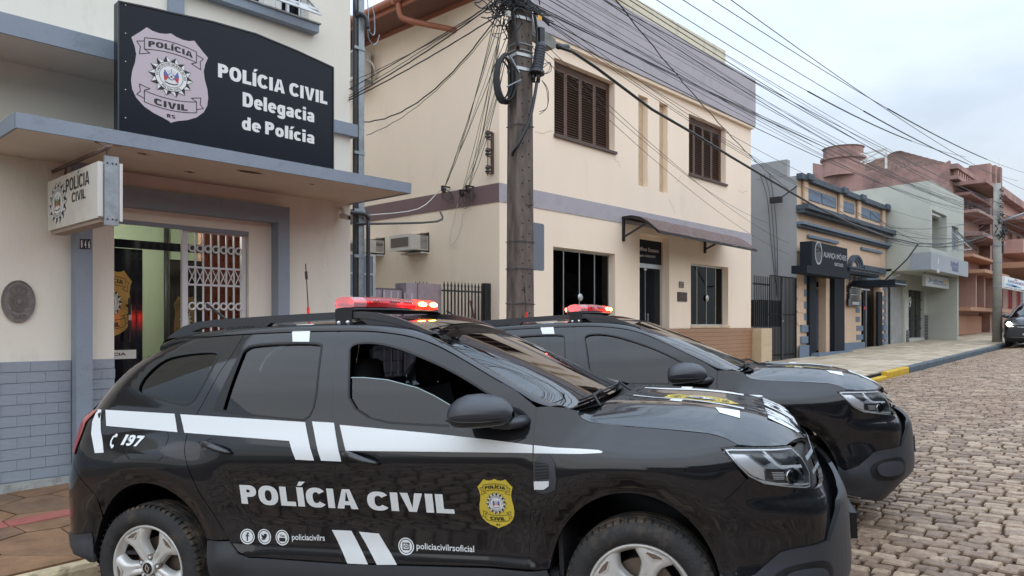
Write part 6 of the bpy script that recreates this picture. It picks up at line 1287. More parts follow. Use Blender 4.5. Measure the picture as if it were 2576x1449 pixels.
# ================================================================ WIRES
NW = [0]
def wire(label, pts, r, grp='overhead wires along the street', sagn=None, m=None, name='overhead_wire'):
    pts = [Vector(p) for p in pts]
    t = thing(name, label, 'wire', tuple(pts[0]), group=grp); mb = MB(); mb.tube([p-pts[0] for p in pts], r, 5); mb.build('cable', m or coil, t, smooth=True); NW[0] += 1; return t
def sag(a, b, s, n=24, curl=0):
    a, b = Vector(a), Vector(b); return [a.lerp(b, i/n)-Vector((0, 0, 4*s*(i/n)*(1-i/n)))+Vector((0, 0, curl*math.sin(i*2.1))) for i in range(n+1)]
pt = pz+pz_at(30); rs = random.Random(11); lead = Vector((pu_+.05, 5.66, pt))
far_top = Vector((fu-.1, fv-.1, ftz-1.3))
LB = 'black telecom wire in the dense bundle running from the concrete pole to the far pole'
for k in range(21):
    s = k/20
    a = lead+Vector((0, rs.uniform(-.06, .06), -.05+.95*s+rs.uniform(-.04, .04))); b = far_top+Vector((0, rs.uniform(-.1, .1), rs.uniform(-.35, .35)+.15*s))
    wire(LB, sag(a, b, rs.uniform(.22, .75)-.1*s), rs.choice((.0025, .003, .0035, .005, .007)), grp='telecom wires between the two poles')
for k in range(4):
    a = lead+Vector((0, rs.uniform(-.06, .06), rs.uniform(-.1, .1))); b = far_top+Vector((0, 0, rs.uniform(-.8, -.2))); wire('thin slack black wire hanging lowest under the bundle between the poles', sag(a, b, rs.uniform(.9, 1.35)), .004, grp='lowest slack wires between the poles')
pk = [(1404, 118), (1440, 130), (1500, 170), (1560, 215), (1640, 275), (1740, 333), (1840, 395), (1936, 452), (2040, 513), (2140, 562), (2230, 596), (2310, 613), (2380, 613), (2440, 606), (2500, 588)]
P = [];
for x, y in pk: u, z = at(x, y, 5.6 if x < 2400 else 5.85); P.append((u, 5.6 if x < 2400 else 5.85, z))
wire('thick black cable sagging from the concrete crossarm across the peach house to the far pole', P, .021, grp=None); 
u, z = at(2310, 613, 5.6); u2, z2 = at(2290, 690, 6.6); wire('frayed drop cable hanging from the thick cable to the grey fascia', [(u, 5.6, z), (u+.1, 5.9, z-.4), (u-.2, 6.4, z-1.0), (u2, 6.9, z2)], .02, grp=None)
for k, (xa_, ya_, xb_, yb_, th) in enumerate(((1640, -8, 2430, 395, 1), (1700, -12, 2560, 455, 1), (1765, -18, 2600, 440, 1), (1812, -20, 2640, 500, 0))):
    v = 5.0-.35*k; a = at(xa_, ya_, v); b = at(xb_, yb_, v); n = 20; P = sag((a[0], v, a[1]), (b[0], v, b[1]), .32); wire(['lowest power line high over the street, darker in its middle', 'second power line high over the street', 'third power line high over the street', 'uppermost thin power line high over the street'][k], P, .0055, grp='power lines high over the street')
    if th: t = thing('line_sleeve', ['dark sleeve on the lowest power line', 'dark sleeve on the second power line', 'dark sleeve on the third power line'][k], 'sleeve', tuple(P[7]), group='dark sleeves on the power lines'); mb = MB(); mb.tube([q-P[7] for q in P[7:17]], .012, 6); mb.build('sleeve', coil, t, smooth=True)
a = at(1545, -5, 5.3); b = at(2010, 495, 8.6); P = sag((a[0], 5.3, a[1]), (b[0], 8.6, b[1]), .25, 40, .012); wire('twisted dark service cable crossing the bundle diagonally to the grey side wall', P, .009, grp=None)
for k, (px_a, pya, pxb, pyb, vb) in enumerate(((1340, 80, 1985, 612, 8.7), (1340, 120, 1985, 640, 8.7), (1340, 100, 1930, 560, 8.8))):
    a = at(px_a, pya, 5.66); b = at(pxb, pyb, vb); wire(['thin service wire sloping across the peach house front to the grey wall', 'lower thin service wire sloping across the peach house front to the grey wall', 'upper thin service wire sloping across the peach house front to the grey wall'][k], sag((a[0], 5.66, a[1]), (b[0], vb, b[1]), .3), .004, grp='service wires to the grey side wall')
for k in range(7):
    a = at(2150+rs.uniform(-40, 40), 560+rs.uniform(-30, 30), 7.6); b = at(2480+rs.uniform(-6, 6), 575+rs.uniform(-30, 30), 5.9); wire('thin slack wire between the shop front and the far pole', sag((a[0], 7.6, a[1]), (b[0], 5.9, b[1]), rs.uniform(.3, .8)), .009, grp='slack wires in front of the white building')
for k in range(3):
    a = (fu, 5.9, ftz-1.2-.3*k); b = (fu+14, 1.5, ftz-1.5-.4*k); wire(['uppermost', 'middle', 'lowest'][k]+' wire leaving the far pole to the right', sag(a, b, .5), .014, grp='wires to the right of the far pole')
hub = pole.location+PM @ Vector((-.28, -.12, tz))
for k, (x, y, s) in enumerate(((885, 205, .05), (884, 222, .02), (884, 238, .03), (884, 244, .05), (883, 250, .04), (900, 312, .32), (905, 345, .22))):
    u, z = at(x, y, 8.1) if k < 5 else at(x, y, 8.3)
    wire(['topmost', 'second from top', 'middle', 'fourth from top', 'lowest'][min(k, 4)]+' black service wire from the pole top to the station corner' if k < 5 else ['upper', 'lower'][k-5]+' slack wavy service wire drooping from the pole to the station post', sag(hub+Vector((0, 0, rs.uniform(-.1, .1))), (min(u, px_+.05), 8.15, z), s, 24, .006 if k > 4 else .002), rs.choice((.004, .006, .008)), grp='service wires from the pole to the station' if k < 5 else 'slack service wires from the pole to the station post')
for k in range(13):
    c = CL[0] if k < 5 else CL[1+(k % 2)]; q = hub+Vector((rs.uniform(-.1, .15), rs.uniform(-.1, .1), rs.uniform(-.3, .0)))
    n = 14; bw_ = rs.uniform(.02, .28); P = [q.lerp(Vector(c), i/n)+Vector((.0, .0, -bw_*math.sin(math.pi*i/n)+.012*math.sin(i*1.9+k))) for i in range(n+1)]; P[-1] = Vector(c)
    wire('thin drop wire hanging from the pole tangle to the insulators on the mauve band', P, rs.choice((.003, .004, .005)), grp='drop wires from the pole to the wall insulators')
tg = at(1358, 45, 5.6); t = thing('yellow_tag', 'small yellow cable tag on the wires just right of the pole', 'tag', (tg[0], 5.6, tg[1])); mb = MB(); mb.box(-.035, .035, -.002, .002, -.025, .025); mb.build('tag', mat('tag_yellow', (.75, .38, .02), .5), t)
# ================================================================ CARS: body surface fitted to the photograph (car frame: x forward from rear axle, y to its left, z up)
def itp(T):
    xs=[a for a,b in T]; ys=[b for a,b in T]; n=len(xs)
    d=[(ys[i+1]-ys[i])/(xs[i+1]-xs[i]) for i in range(n-1)]
    m=[d[0]]+[0 if d[i-1]*d[i]<=0 else 2*d[i-1]*d[i]/(d[i-1]+d[i]) for i in range(1,n-1)]+[d[-1]]
    def fn(x):
        if x<=xs[0]: return ys[0]+(x-xs[0])*0
        if x>=xs[-1]: return ys[-1]
        i=0
        while x>xs[i+1]: i+=1
        h=xs[i+1]-xs[i]; t=(x-xs[i])/h
        return ((1+2*t)*(1-t)**2*ys[i]+t*(1-t)**2*h*m[i]+t*t*(3-2*t)*ys[i+1]+t*t*(t-1)*h*m[i+1])
    return fn
sm=lambda a,b,x:(lambda t:t*t*(3-2*t))(min(1,max(0,(x-a)/(b-a))))
w_side=itp([(.2,.83),(.3,.862),(.38,.872),(.45,.868),(.52,.858),(.62,.860),(.75,.878),(.86,.893),(.93,.899),(.98,.896),(1.05,.877),(1.1,.860),(1.15,.845),(1.2,.830),(1.3,.796),(1.4,.754),(1.5,.704),(1.6,.643),(1.7,.56)])
xs_rear=itp([(.2,-.3),(.37,-.50),(.42,-.62),(.52,-.65),(.63,-.652),(.79,-.62),(.954,-.566),(1.14,-.545),(1.2,-.473),(1.26,-.435),(1.43,-.284),(1.53,-.11),(1.62,.1)])
OUT=[(2.9,.90),(3.1,.897),(3.25,.884),(3.36,.855),(3.43,.808),(3.48,.735),(3.51,.62),(3.53,.42),(3.54,.2),(3.542,0)]
def _dense():
    P=np.array(OUT);n=len(P);R=[]
    for i in range(n-1):
        a=P[max(i-1,0)];b=P[i];c=P[i+1];d=P[min(i+2,n-1)] if i+2<n else np.array([P[-1][0],-P[-2][1]])
        if i==0:a=b-(c-b)
        for k in range(12):
            t=k/12;R.append(.5*((2*b)+(-a+c)*t+(2*a-5*b+4*c-d)*t*t+(-a+3*b-3*c+d)*t**3))
    R.append(P[-1]);return np.array(R)
OD=_dense();OS=np.concatenate([[0],np.cumsum(np.hypot(*(np.diff(OD,axis=0).T)))])+2.9
SMAX=float(OS[-1])
def outl(s):
    if s<=2.9:return s,.9
    return float(np.interp(s,OS,OD[:,0])),float(np.interp(s,OS,OD[:,1]))
sh_f=itp([(.2,.16),(.3,.07),(.4,.01),(.5,0),(.62,.0),(.72,.006),(.77,.028),(.8,.045),(.88,.065),(.95,.095),(1.0,.13),(1.1,.25)])
ARCH=((.035,.375,.385,.440),(2.645,.37,.38,.438))
def S(s,z):
    x,y=outl(s)
    w=w_side(z)
    for cx_,cz_,rx,rz in ARCH:
        r=math.hypot((x-cx_)/rx*.438,(z-cz_)/rz*.438)
        if r<.9 and s<3.45:
            if r>.505: b=.034*(1-sm(.505,.80,r))
            else: b=.034-.022*min(1,(.505-r)/.06)
            w+=b*sm(.30,.42,z)*(1-sm(.95,1.1,z))
    if s>3.1: w-=.022*sm(3.1,3.3,s)*sm(.72,.80,z)
    if s>2.25:
        w-=sm(2.25,2.8,s)*.8*max(0,z-.93)**1.5
    e=max(0,(xs_rear(z)+.2-x))/.2
    y=y*(w/.9)-.10*min(e,1.2)**2
    x-=sh_f(z)*sm(3.0,3.5,s)
    return x,y,z
paint = mat('black_car_paint', (.0045, .005, .007), .45, spec=.12, coat=1.0); paint.node_tree.nodes['Principled BSDF'].inputs['Coat Roughness'].default_value = .045; paint.node_tree.nodes['Principled BSDF'].inputs['Coat IOR'].default_value = 1.52
plas = mat('dark_grey_bumper_plastic', (.035, .038, .044), .45, bump=.15, bscale=400, bdist=.001); railm = mat('satin_black_rail', (.035, .037, .043), .38)
seal_ = mat('black_rubber', (.006, .006, .007), .5); inter = mat('car_interior', (.03, .028, .03), .8)
decw = mat('white_reflective_vinyl', (.72, .74, .74), .3); decy = mat('yellow_vinyl', (.60, .46, .05), .35)
cglass = glassmat('tinted_car_glass', (.12, .135, .15), 1.0, 1.58); wglass = glassmat('windscreen_glass', (.25, .26, .26), 1.0, 1.9); lglass = glassmat('clear_lamp_lens', (.97, .98, .99), 1.0, 1.4)
tyrem = mat('tyre_rubber', (.022, .021, .021), .75, var=.3, vscale=14, dirt=(.13, .09, .055), dscale=7, damt=.55, dthr=.55, bump=.3)
treadm = mat('muddy_tread', (.03, .027, .025), .85, var=.3, vscale=20, dirt=(.17, .12, .07), dscale=9, damt=.8, dthr=.47, bump=.5)
alloy = mat('silver_alloy', (.62, .61, .58), .3, metal=.35, var=.05, vscale=10, dirt=(.25, .19, .13), dscale=6, damt=.4, dthr=.55)
alloyd = mat('dirty_alloy_recess', (.17, .12, .085), .6, metal=.3, var=.25, vscale=30); chrome = mat('chrome', (.7, .71, .72), .08, metal=1); silver = mat('lamp_reflector', (.78, .80, .82), .22, metal=.25); lampd = mat('lamp_dark', (.50, .53, .57), .25, metal=.3); drl = mat('lamp_white_strip', (.75, .77, .78), .2)
redlens = mat('red_lens', (.35, .01, .012), .12, coat=.5)
def S3(s, z, side, off=0):
    p = S(s, z)
    if off == 0: return (p[0], side*p[1], p[2])
    n = SNm(s, z, side); return (p[0]+n[0]*off, side*p[1]+n[1]*off, p[2]+n[2]*off)
def SNm(s, z, side):
    e = 4e-3; a = S(s+e, z); b = S(s-e, z); c = S(s, z+e); d = S(s, z-e)
    u = Vector((a[0]-b[0], side*(a[1]-b[1]), a[2]-b[2])); v = Vector((c[0]-d[0], side*(c[1]-d[1]), c[2]-d[2])); n = u.cross(v)
    if n.length < 1e-12: n = Vector((0, side, 0))
    n.normalize()
    if n.y*side < 0 and abs(n.y) > .02: n = -n
    elif abs(n.y) <= .02 and n.x < 0: n = -n
    return n
def inpoly(p, P):
    x, y = p; c = False; n = len(P); j = n-1
    for i in range(n):
        if (P[i][1] > y) != (P[j][1] > y) and x < (P[j][0]-P[i][0])*(y-P[i][1])/(P[j][1]-P[i][1])+P[i][0]: c = not c
        j = i
    return c
def dens(P, d=.035):
    R_ = []
    for i in range(len(P)):
        a, b = P[i], P[(i+1) % len(P)]; L_ = math.hypot(b[0]-a[0], b[1]-a[1]); n = max(1, int(L_/d))
        for k in range(n): t = k/n; R_.append((a[0]+(b[0]-a[0])*t, a[1]+(b[1]-a[1])*t))
    return R_
def area(P): return .5*sum(P[i][0]*P[(i+1) % len(P)][1]-P[(i+1) % len(P)][0]*P[i][1] for i in range(len(P)))
def inset(P, d):
    n = len(P); sg = 1 if area(P) > 0 else -1; R_ = []
    for i in range(n):
        a = Vector(P[i-1]); b = Vector(P[i]); c = Vector(P[(i+1) % n]); u = (b-a); v = (c-b)
        if u.length < 1e-7 or v.length < 1e-7: R_.append(tuple(b)); continue
        u.normalize(); v.normalize(); nu = Vector((-u.y, u.x))*sg; nv = Vector((-v.y, v.x))*sg; m = nu+nv
        m = m/max(.35, m.length_squared)*2*.5*1.0 if m.length > 1e-6 else nu
        R_.append(tuple(b+m*d*(1 if m.length else 0)))
    return R_
def cha(P, it=2, keep=()):
    for _ in range(it):
        Q = []
        for i in range(len(P)):
            a, b = P[i], P[(i+1) % len(P)]; Q += [(a[0]*.75+b[0]*.25, a[1]*.75+b[1]*.25), (a[0]*.25+b[0]*.75, a[1]*.25+b[1]*.75)]
        P = Q
    return P
def panel(name, m, par, P, holes=(), side=-1, off=0., gap=.0038, flange=.018, step=.036, fn=None, nf=None, d=.03, curve_off=None):
    """2D outline -> smooth shell on the fitted surface, with turned-in edges"""
    fn = fn or (lambda a, b, o: S3(a, b, side, o)); nf = nf or (lambda a, b: SNm(a, b, side))
    P = dens(inset(dens(P, .06), gap) if gap else P, d); HH = [dens(h, d) for h in holes]
    vs = []; ed = []
    for L_ in [P]+HH:
        k = len(vs); vs += [Vector(p) for p in L_]; ed += [(k+i, k+(i+1) % len(L_)) for i in range(len(L_))]
    xs = [p[0] for p in P]; zs = [p[1] for p in P]; x = min(xs)+step/2
    nb = len(vs); B_ = np.array([tuple(v) for v in vs])
    while x < max(xs):
        z = min(zs)+step/2
        while z < max(zs):
            if inpoly((x, z), P) and not any(inpoly((x, z), h) for h in HH) and np.min((B_[:, 0]-x)**2+(B_[:, 1]-z)**2) > (step*.35)**2: vs.append(Vector((x, z)))
            z += step
        x += step
    V2, _, F2, _, _, _ = geometry.delaunay_2d_cdt(vs, ed, [], 0, 1e-6)
    V2 = [tuple(v) for v in V2]; mb = MB(); N_ = []; of = (lambda a, b: off) if curve_off is None else curve_off
    for a, b in V2: mb.v.append(tuple(fn(a, b, of(a, b)))); N_.append(nf(a, b))
    for f in F2:
        c = (sum(V2[i][0] for i in f)/len(f), sum(V2[i][1] for i in f)/len(f))
        if not inpoly(c, P) or any(inpoly(c, h) for h in HH): continue
        a, b, c_ = (Vector(mb.v[f[0]]), Vector(mb.v[f[1]]), Vector(mb.v[f[2]]))
        mb.f.append(tuple(f) if (b-a).cross(c_-a).dot(N_[f[0]]) > 0 else tuple(reversed(f)))
    if flange:
        for L_ in [P]+HH:
            k = len(mb.v); n = len(L_)
            for (a, b) in L_:
                p = Vector(fn(a, b, of(a, b))); nn_ = nf(a, b); mb.v += [tuple(p), tuple(p-nn_*flange)]; N_ += [nn_, nn_]
            for i in range(n): j = (i+1) % n; mb.f.append((k+2*i, k+2*j, k+2*j+1, k+2*i+1))
    me = mb.mesh(name, True); me.normals_split_custom_set_from_vertices([tuple(q) for q in N_])
    return link(name, me, m, par)
def decalS(name, VF, m, par, side=-1, off=.003, fn=None):
    V_, F_ = VF; g = fn or (lambda a, b: S3(a, b, side, off)); mb = MB(); mb.v = [tuple(g(a, b)) for a, b in V_]; mb.f = [tuple(f) for f in F_]
    return link(name, mb.mesh(name, False), m, par)
def fitp(body, p0, p1, h, bold=.03, shear=0, slope=True, capfit=True):
    """lettering whose baseline runs p0->p1 in surface coordinates with cap height h"""
    V_, F_ = fit_text(body, 0, 1, 0, 1, bold, shear, capfit=capfit); return [(p0[0]+(p1[0]-p0[0])*x, p0[1]+(p1[1]-p0[1])*x+h*y) for x, y in V_], F_
def heavyp(body, p0, p1, h, shear=0):
    V_, F_ = heavy(body, 0, 1, 0, 1, shear=shear); return [(p0[0]+(p1[0]-p0[0])*x, p0[1]+(p1[1]-p0[1])*x+h*y) for x, y in V_], F_
ZR = itp([(-.2, 1.48), (-.10, 1.535), (.06, 1.579), (.17, 1.598), (.54, 1.606), (.81, 1.604), (1.1, 1.597), (1.28, 1.588), (1.42, 1.572), (1.56, 1.545), (1.675, 1.508), (1.82, 1.440), (1.994, 1.345), (2.149, 1.262), (2.25, 1.20)])
def arch(k, t0, t1, n=22, g=1.0):
    cx_, cz_, rx, rz = ARCH[k]; return [(cx_+rx*g*math.cos(t0+(t1-t0)*i/n), cz_+rz*g*math.sin(t0+(t1-t0)*i/n)) for i in range(n+1)]
def top(a, b, n=10, d=.012): return [(a+(b-a)*i/n, ZR(a+(b-a)*i/n)-d) for i in range(n+1)]
# hood surface over the plan
HE = [(2.42, 1.165), (2.445, 1.13), (2.48, 1.112), (2.65, 1.09), (2.82, 1.076), (3.0, 1.058), (3.08, 1.04), (3.15, 1.013), (3.25, 1.004), (3.36, 1.0), (3.47, .996)]
HP = [S(a, b) for a, b in HE]; zeH = itp([(p[0], p[2]) for p in HP]+[(3.6, .9)]); ygH = itp([(p[0], p[1]) for p in HP]+[(3.6, .78)])
zcH = itp([(2.3, 1.17), (2.54, 1.182), (2.85, 1.166), (3.06, 1.138), (3.2, 1.108), (3.3, 1.07), (3.37, 1.025), (3.42, .975), (3.455, .92), (3.47, .88)])
def HZ(x, y):
    zc = zcH(x); ze = min(zeH(x), zc+.02); q = min(1, abs(y)/ygH(x)); return ze+(zc-ze)*(1-q**3.0)*(1+.10*math.exp(-((q-.62)/.12)**2))-.026*max(0, 1-(q/.52)**2)**2*sm(2.5, 2.75, x)
def H3(x, y, off=0): return (x, y, HZ(x, y)+off)
def HN(x, y):
    e = 4e-3; n = Vector((-(HZ(x+e, y)-HZ(x-e, y))/(2*e), -(HZ(x, y+e)-HZ(x, y-e))/(2*e), 1)); return n.normalized()

def make_wheel(t, x, near, rot):
    sd = -1 if near else 1
    w = bpy.data.objects.new('wheel', None)
    mb = MB(); M0 = Matrix.Translation((x, sd*.775, .345)) @ Matrix.Rotation(math.pi/2 if near else -math.pi/2, 4, 'X')   # local z -> outward
    pr = [(.235, .085), (.243, .102), (.262, .112), (.29, .113), (.312, .106), (.328, .094)]; mb.lathe(pr, 64, M0); tw = mb.build('wheel', tyrem, t, smooth=True)
    mb = MB(); pr = [(.328, .094), (.338, .082), (.341, .06), (.343, .045), (.336, .043), (.336, .036), (.344, .034), (.345, .006), (.337, .004), (.337, -.004), (.345, -.006), (.344, -.034), (.336, -.036), (.336, -.043), (.343, -.045), (.338, -.082), (.30, -.11), (.24, -.10)]; mb.lathe(pr, 64, M0); mb.build('tread', treadm, tw, smooth=True, angle=30)
    mb = MB()
    for k in range(60):
        a = 2*math.pi*k/60; c, s = math.cos(a), math.sin(a); Mk = M0 @ Matrix.Rotation(a, 4, 'Z'); mb.box(.326, .3425, -.002, .002, .066, .0945, Mk)
    mb.build('tread_sipes', seal_, tw); 
    mb = MB(); mb.lathe([(.207, .05), (.2, -.09), (.19, -.1)], 48, M0); mb.build('rim_barrel', alloyd, tw, smooth=True)
    mb = MB(); mb.lathe([(.2, .050), (.213, .078), (.2225, .093), (.2315, .096), (.236, .089), (.235, .078)], 64, M0); mb.build('rim_flange', alloy, tw, smooth=True)
    mb = MB(); mb.lathe([(0, .0), (.148, .0), (.148, -.02), (0, -.02)], 40, M0); mb.build('brake_disc', mat('brake_disc', (.22, .17, .13), .5, metal=.5), tw, smooth=True, angle=30); mb = MB(); mb.lathe([(0, .03), (.19, .03-.1)], 30, M0 @ Matrix.Translation((0, 0, -.04))); mb.build('hub_back', seal_, tw)
    st_ = [(.030, .030, .070), (.06, .031, .078), (.09, .031, .084), (.12, .034, .088), (.145, .040, .090), (.165, .051, .091), (.185, .068, .091), (.200, .080, .090), (.216, .088, .088)]
    for k in range(5):
        a = math.radians(rot+72*k)*(1); Mk = M0 @ Matrix.Rotation(a if near else math.pi-a, 4, 'Z'); mb = MB(); P = []
        for r, hw, h in st_:
            row = []
            for y, dz in ((-1.22, -.045), (-1.05, -.014), (-.88, -.002), (-.5, .002), (0, .0), (.5, .002), (.88, -.002), (1.05, -.014), (1.22, -.045)):
                yy = hw*y; rr = math.sqrt(max(1e-6, r*r-yy*yy*.55)) if r > .15 else r; row.append(Mk @ Vector((rr, yy, h+dz-(.006 if abs(y) < .1 else 0))))
            P.append(row)
        mb.grid(P); mb.build('spoke', alloy, tw, smooth=True, angle=50)
        mb = MB(); pk = [(.176, 0), (.196, -.047), (.207, -.042), (.212, 0), (.207, .042), (.196, .047)]; n_ = len(pk); mb.v = [tuple(Mk @ Vector((r, y, .0935))) for r, y in pk]+[tuple(Mk @ Vector((.197+(r-.197)*.65, y*.78, .0945))) for r, y in pk]; mb.f = [(i, (i+1) % n_, n_+(i+1) % n_, n_+i) for i in range(n_)]; mb.build('pocket_edge', alloy, tw); mb = MB(); mb.v = [tuple(Mk @ Vector((.197+(r-.197)*.66, y*.79, .0938))) for r, y in pk]; mb.f = [tuple(range(n_))]; mb.build('spoke_pocket', alloyd, tw)
        mb = MB(); Mb = M0 @ Matrix.Rotation(math.radians(rot+36+72*k) if near else math.radians(180-rot-36-72*k), 4, 'Z') @ Matrix.Translation((.057, 0, 0)); mb.lathe([(.017, .06), (.017, .079), (.013, .080), (.011, .074), (.0, .074)], 14, Mb); mb.build('bolt_seat', alloyd, tw, smooth=True); mb = MB(); mb.lathe([(0, .084), (.004, .084), (.0085, .083), (.0085, .07)], 6, Mb); mb.build('wheel_bolt', silver, tw)
    mb = MB(); mb.lathe([(.041, .06), (.041, .088), (.036, .092), (.0, .092)], 30, M0); mb.build('hub_ring', alloy, tw, smooth=True, angle=40)
    mb = MB(); mb.lathe([(.031, .0925), (.0, .094)], 30, M0); mb.build('hub_cap', seal_, tw, smooth=True)
    Ml = M0 @ Matrix.Translation((0, 0, .0955)) @ Matrix.Rotation(math.radians(8 if near else 0), 4, 'Z'); V_, F_ = strokes([(0, .021), (.012, 0), (0, -.021), (-.012, 0)], .0065, True); mb = MB(); mb.add([Ml @ Vector((x_, y_, 0)) for x_, y_ in V_], F_); mb.build('diamond_emblem', chrome, tw)
    return tw

def make_car():
    t = thing('police_car', 'nearer black police SUV with its front window half lowered and white lettering on its doors', 'car')
    gapB = [(1.209, .430), (1.203, .624), (1.205, .80), (1.206, .953), (1.172, 1.149), (1.141, 1.382), (1.113, 1.583)]
    rdL = [(.604, .465), (.549, .525), (.512, .591), (.403, .767), (.342, .902), (.306, 1.002), (.301, 1.06), (.332, 1.159), (.373, 1.24), (.439, 1.403), (.484, 1.486), (.520, 1.594)]
    fdR = [(2.235, 1.215-.03), (2.228, 1.10), (2.226, .972), (2.212, .82), (2.19, .60), (2.178, .453)]
    fwin = cha([(1.268, 1.135), (1.222, 1.43), (1.200, 1.515), (1.33, 1.521), (1.47, 1.492), (1.608, 1.443), (1.787, 1.370), (1.969, 1.271), (2.13, 1.168), (2.12, 1.105), (1.843, 1.097)], 2)
    rwin = cha([(1.075, 1.134), (1.045, 1.49), (1.032, 1.535), (.629, 1.541), (.545, 1.52), (.515, 1.42), (.455, 1.235), (.448, 1.192), (.90, 1.143)], 2)
    qwin = cha([(-.095, 1.30), (-.085, 1.375), (.0, 1.466), (.10, 1.503), (.385, 1.515), (.40, 1.47), (.325, 1.265), (.275, 1.222), (.179, 1.232), (-.03, 1.284)], 2)
    for sd in (-1, 1):
        near = sd < 0
        cup = lambda cx_, cz_: [(cx_+.098*math.cos(a)+(.0), cz_+.060*math.sin(a)-.25*.092*math.cos(a)*.5) for a in np.linspace(0, 2*math.pi, 26)[:-1]]
        cF = cup(1.355, .944); cR = cup(.503, .994)
        fd = panel('front_door', paint, t, gapB+top(1.14, 2.15, 14)+fdR, [fwin, cF], sd)
        rd = panel('rear_door', paint, t, list(reversed(gapB))+rdL+top(.535, 1.09, 6), [rwin, cR], sd) if False else panel('rear_door', paint, t, [(1.209, .430), (.656, .438)]+rdL+top(.535, 1.10, 6)+list(reversed(gapB))[:-1], [rwin, cR], sd)
        q = [(.604, .465)]+[]
        qp = panel('rear_quarter', paint, t, rdL[1:]+list(reversed(top(-.15, .50, 9)))+[(-.21, 1.475), (-.284, 1.428), (-.36, 1.345), (-.435, 1.26), (-.473, 1.2), (-.52, 1.165), (-.548, 1.13), (-.562, .97), (-.46, .885), (-.285, .742)]+[p for p in reversed(arch(0, .33, 2.55))] , [qwin], sd)
        fe = panel('front_fender', paint, t, [(2.178, .453), (2.19, .60), (2.212, .82), (2.226, .972), (2.228, 1.10), (2.235, 1.185), (2.30, 1.187), (2.37, 1.178)]+HE[:8]+[(3.05, 1.002), (3.115, .935), (3.164, .87), (3.06, .79), (2.957, .696)]+arch(1, .86, 2.95), [], sd)
        fb = panel('front_bumper', paint, t, [(3.164, .87), (3.175, .874), (3.244, .843), (3.336, .828), (3.459, .811), (3.53, .803), (SMAX, .80), (SMAX, .30), (3.5, .28), (3.06, .34)]+arch(1, .10, .84, 8)+[(3.06, .79)], [], sd, gap=.002)
        rb = panel('rear_bumper', paint, t, [(-.285, .742), (-.46, .885), (-.562, .97), (-.60, .88), (-.62, .79), (-.652, .64), (-.65, .52), (-.62, .42), (-.54, .36), (-.36, .36)]+list(reversed(arch(0, 2.57, 3.1, 8)))[::1], [], sd)
        tr = panel('bumper_trim', plas, t, [(3.02, .47), (3.06, .44), (3.16, .475), (3.267, .561), (3.324, .574), (3.49, .590), (3.53, .65), (3.60, .735), (3.75, .76), (SMAX, .765), (SMAX, .2), (3.4, .21), (3.07, .27), (3.025, .36)], [], sd, gap=0, flange=.02, curve_off=lambda a, b: .012+.045*sm(3.46, 3.7, a)*sm(.3, .42, b))
        panel('fog_recess', seal_, tr, cha([(3.215, .455), (3.28, .505), (3.45, .527), (3.52, .46), (3.5, .37), (3.26, .36)], 2), [], sd, gap=0, flange=0, off=.016); panel('fog_trim', plas, tr, cha([(3.26, .45), (3.30, .485), (3.43, .497), (3.47, .45), (3.45, .40), (3.30, .39)], 2), [], sd, gap=0, flange=.008, off=.03)
        panel('rear_trim', plas, rb, [(-.645, .50), (-.36, .53), (-.345, .37), (-.54, .355), (-.625, .42)], [], sd, gap=0, off=.008)
        ls = panel('sill_trim', plas, t, [(.405, .512), (.549, .516), (.602, .452), (.66, .430), (1.21, .421), (2.178, .441), (2.262, .447), (2.285, .33), (2.2, .27), (.5, .27), (.41, .33)], [], sd, gap=.001, off=.002)
        # arch lip and liner
        for k in (0, 1):
            cx_, cz_, rx, rz = ARCH[k]; mb = MB(); P = []
            for i in range(29):
                a = -.15+(math.pi+.3)*i/28; x_, z_ = cx_+rx*math.cos(a), cz_+rz*math.sin(a); y_ = S(x_ if x_ < 2.9 else x_, z_)[1]
                P.append([(x_, sd*(y_-.002), z_), (x_, sd*(y_-.03), z_), (cx_+rx*1.02*math.cos(a), sd*(y_-.05), cz_+rz*1.02*math.sin(a)), (cx_+rx*1.02*math.cos(a), sd*.45, cz_+rz*1.02*math.sin(a))])
            mb.grid(P); mb.build('wheel_arch_liner', seal_, t, smooth=True)
        # glass and seals
        drop = [(1.23, 1.355), (1.315, 1.348), (1.451, 1.333), (1.621, 1.29), (1.72, 1.247), (1.80, 1.205), (1.95, 1.12)]
        for nm, W_, par in (('window_seal', fwin, fd), ('window_seal', rwin, rd), ('window_seal', qwin, qp)):
            panel(nm, seal_, par, W_, [inset(W_, .014)], sd, gap=-.006, flange=.012, off=.002)
        if near:
            low = [p for p in fwin if p[1] < 1.35 and (p[0] < 1.4 or p[1] < 1.115)]
            lowp = [(1.262, 1.12), (1.228, 1.35)]+drop[1:]+[(2.0, 1.10), (1.843, 1.09)]
            g = panel('side_window', cglass, fd, lowp, [], sd, gap=0, flange=0, off=-.012); g['label'] = 'half-lowered tinted front side window'; panel('glass_edge', mat('glass_edge', (.28, .38, .38), .2), fd, [(1.228, 1.35)]+drop[1:6]+[(1.80, 1.201), (1.72, 1.243), (1.621, 1.286), (1.451, 1.329), (1.315, 1.344), (1.228, 1.346)], [], sd, gap=0, flange=.004, off=-.010)
        full = panel('side_window', cglass, fd, inset(fwin, .004), [], sd, gap=0, flange=0, off=-.012)
        if near: full['full'] = 1
        rg = panel('side_window', cglass, rd, inset(rwin, .004), [], sd, gap=0, flange=0, off=-.012); panel('fixed_sash', seal_, rd, [(.448, 1.195), (.515, 1.42), (.545, 1.50), (.555, 1.50), (.515, 1.25), (.505, 1.185)], [], sd, gap=0, flange=.003, off=.003)
        panel('quarter_window', cglass, qp, inset(qwin, .004), [], sd, gap=0, flange=0, off=-.010)
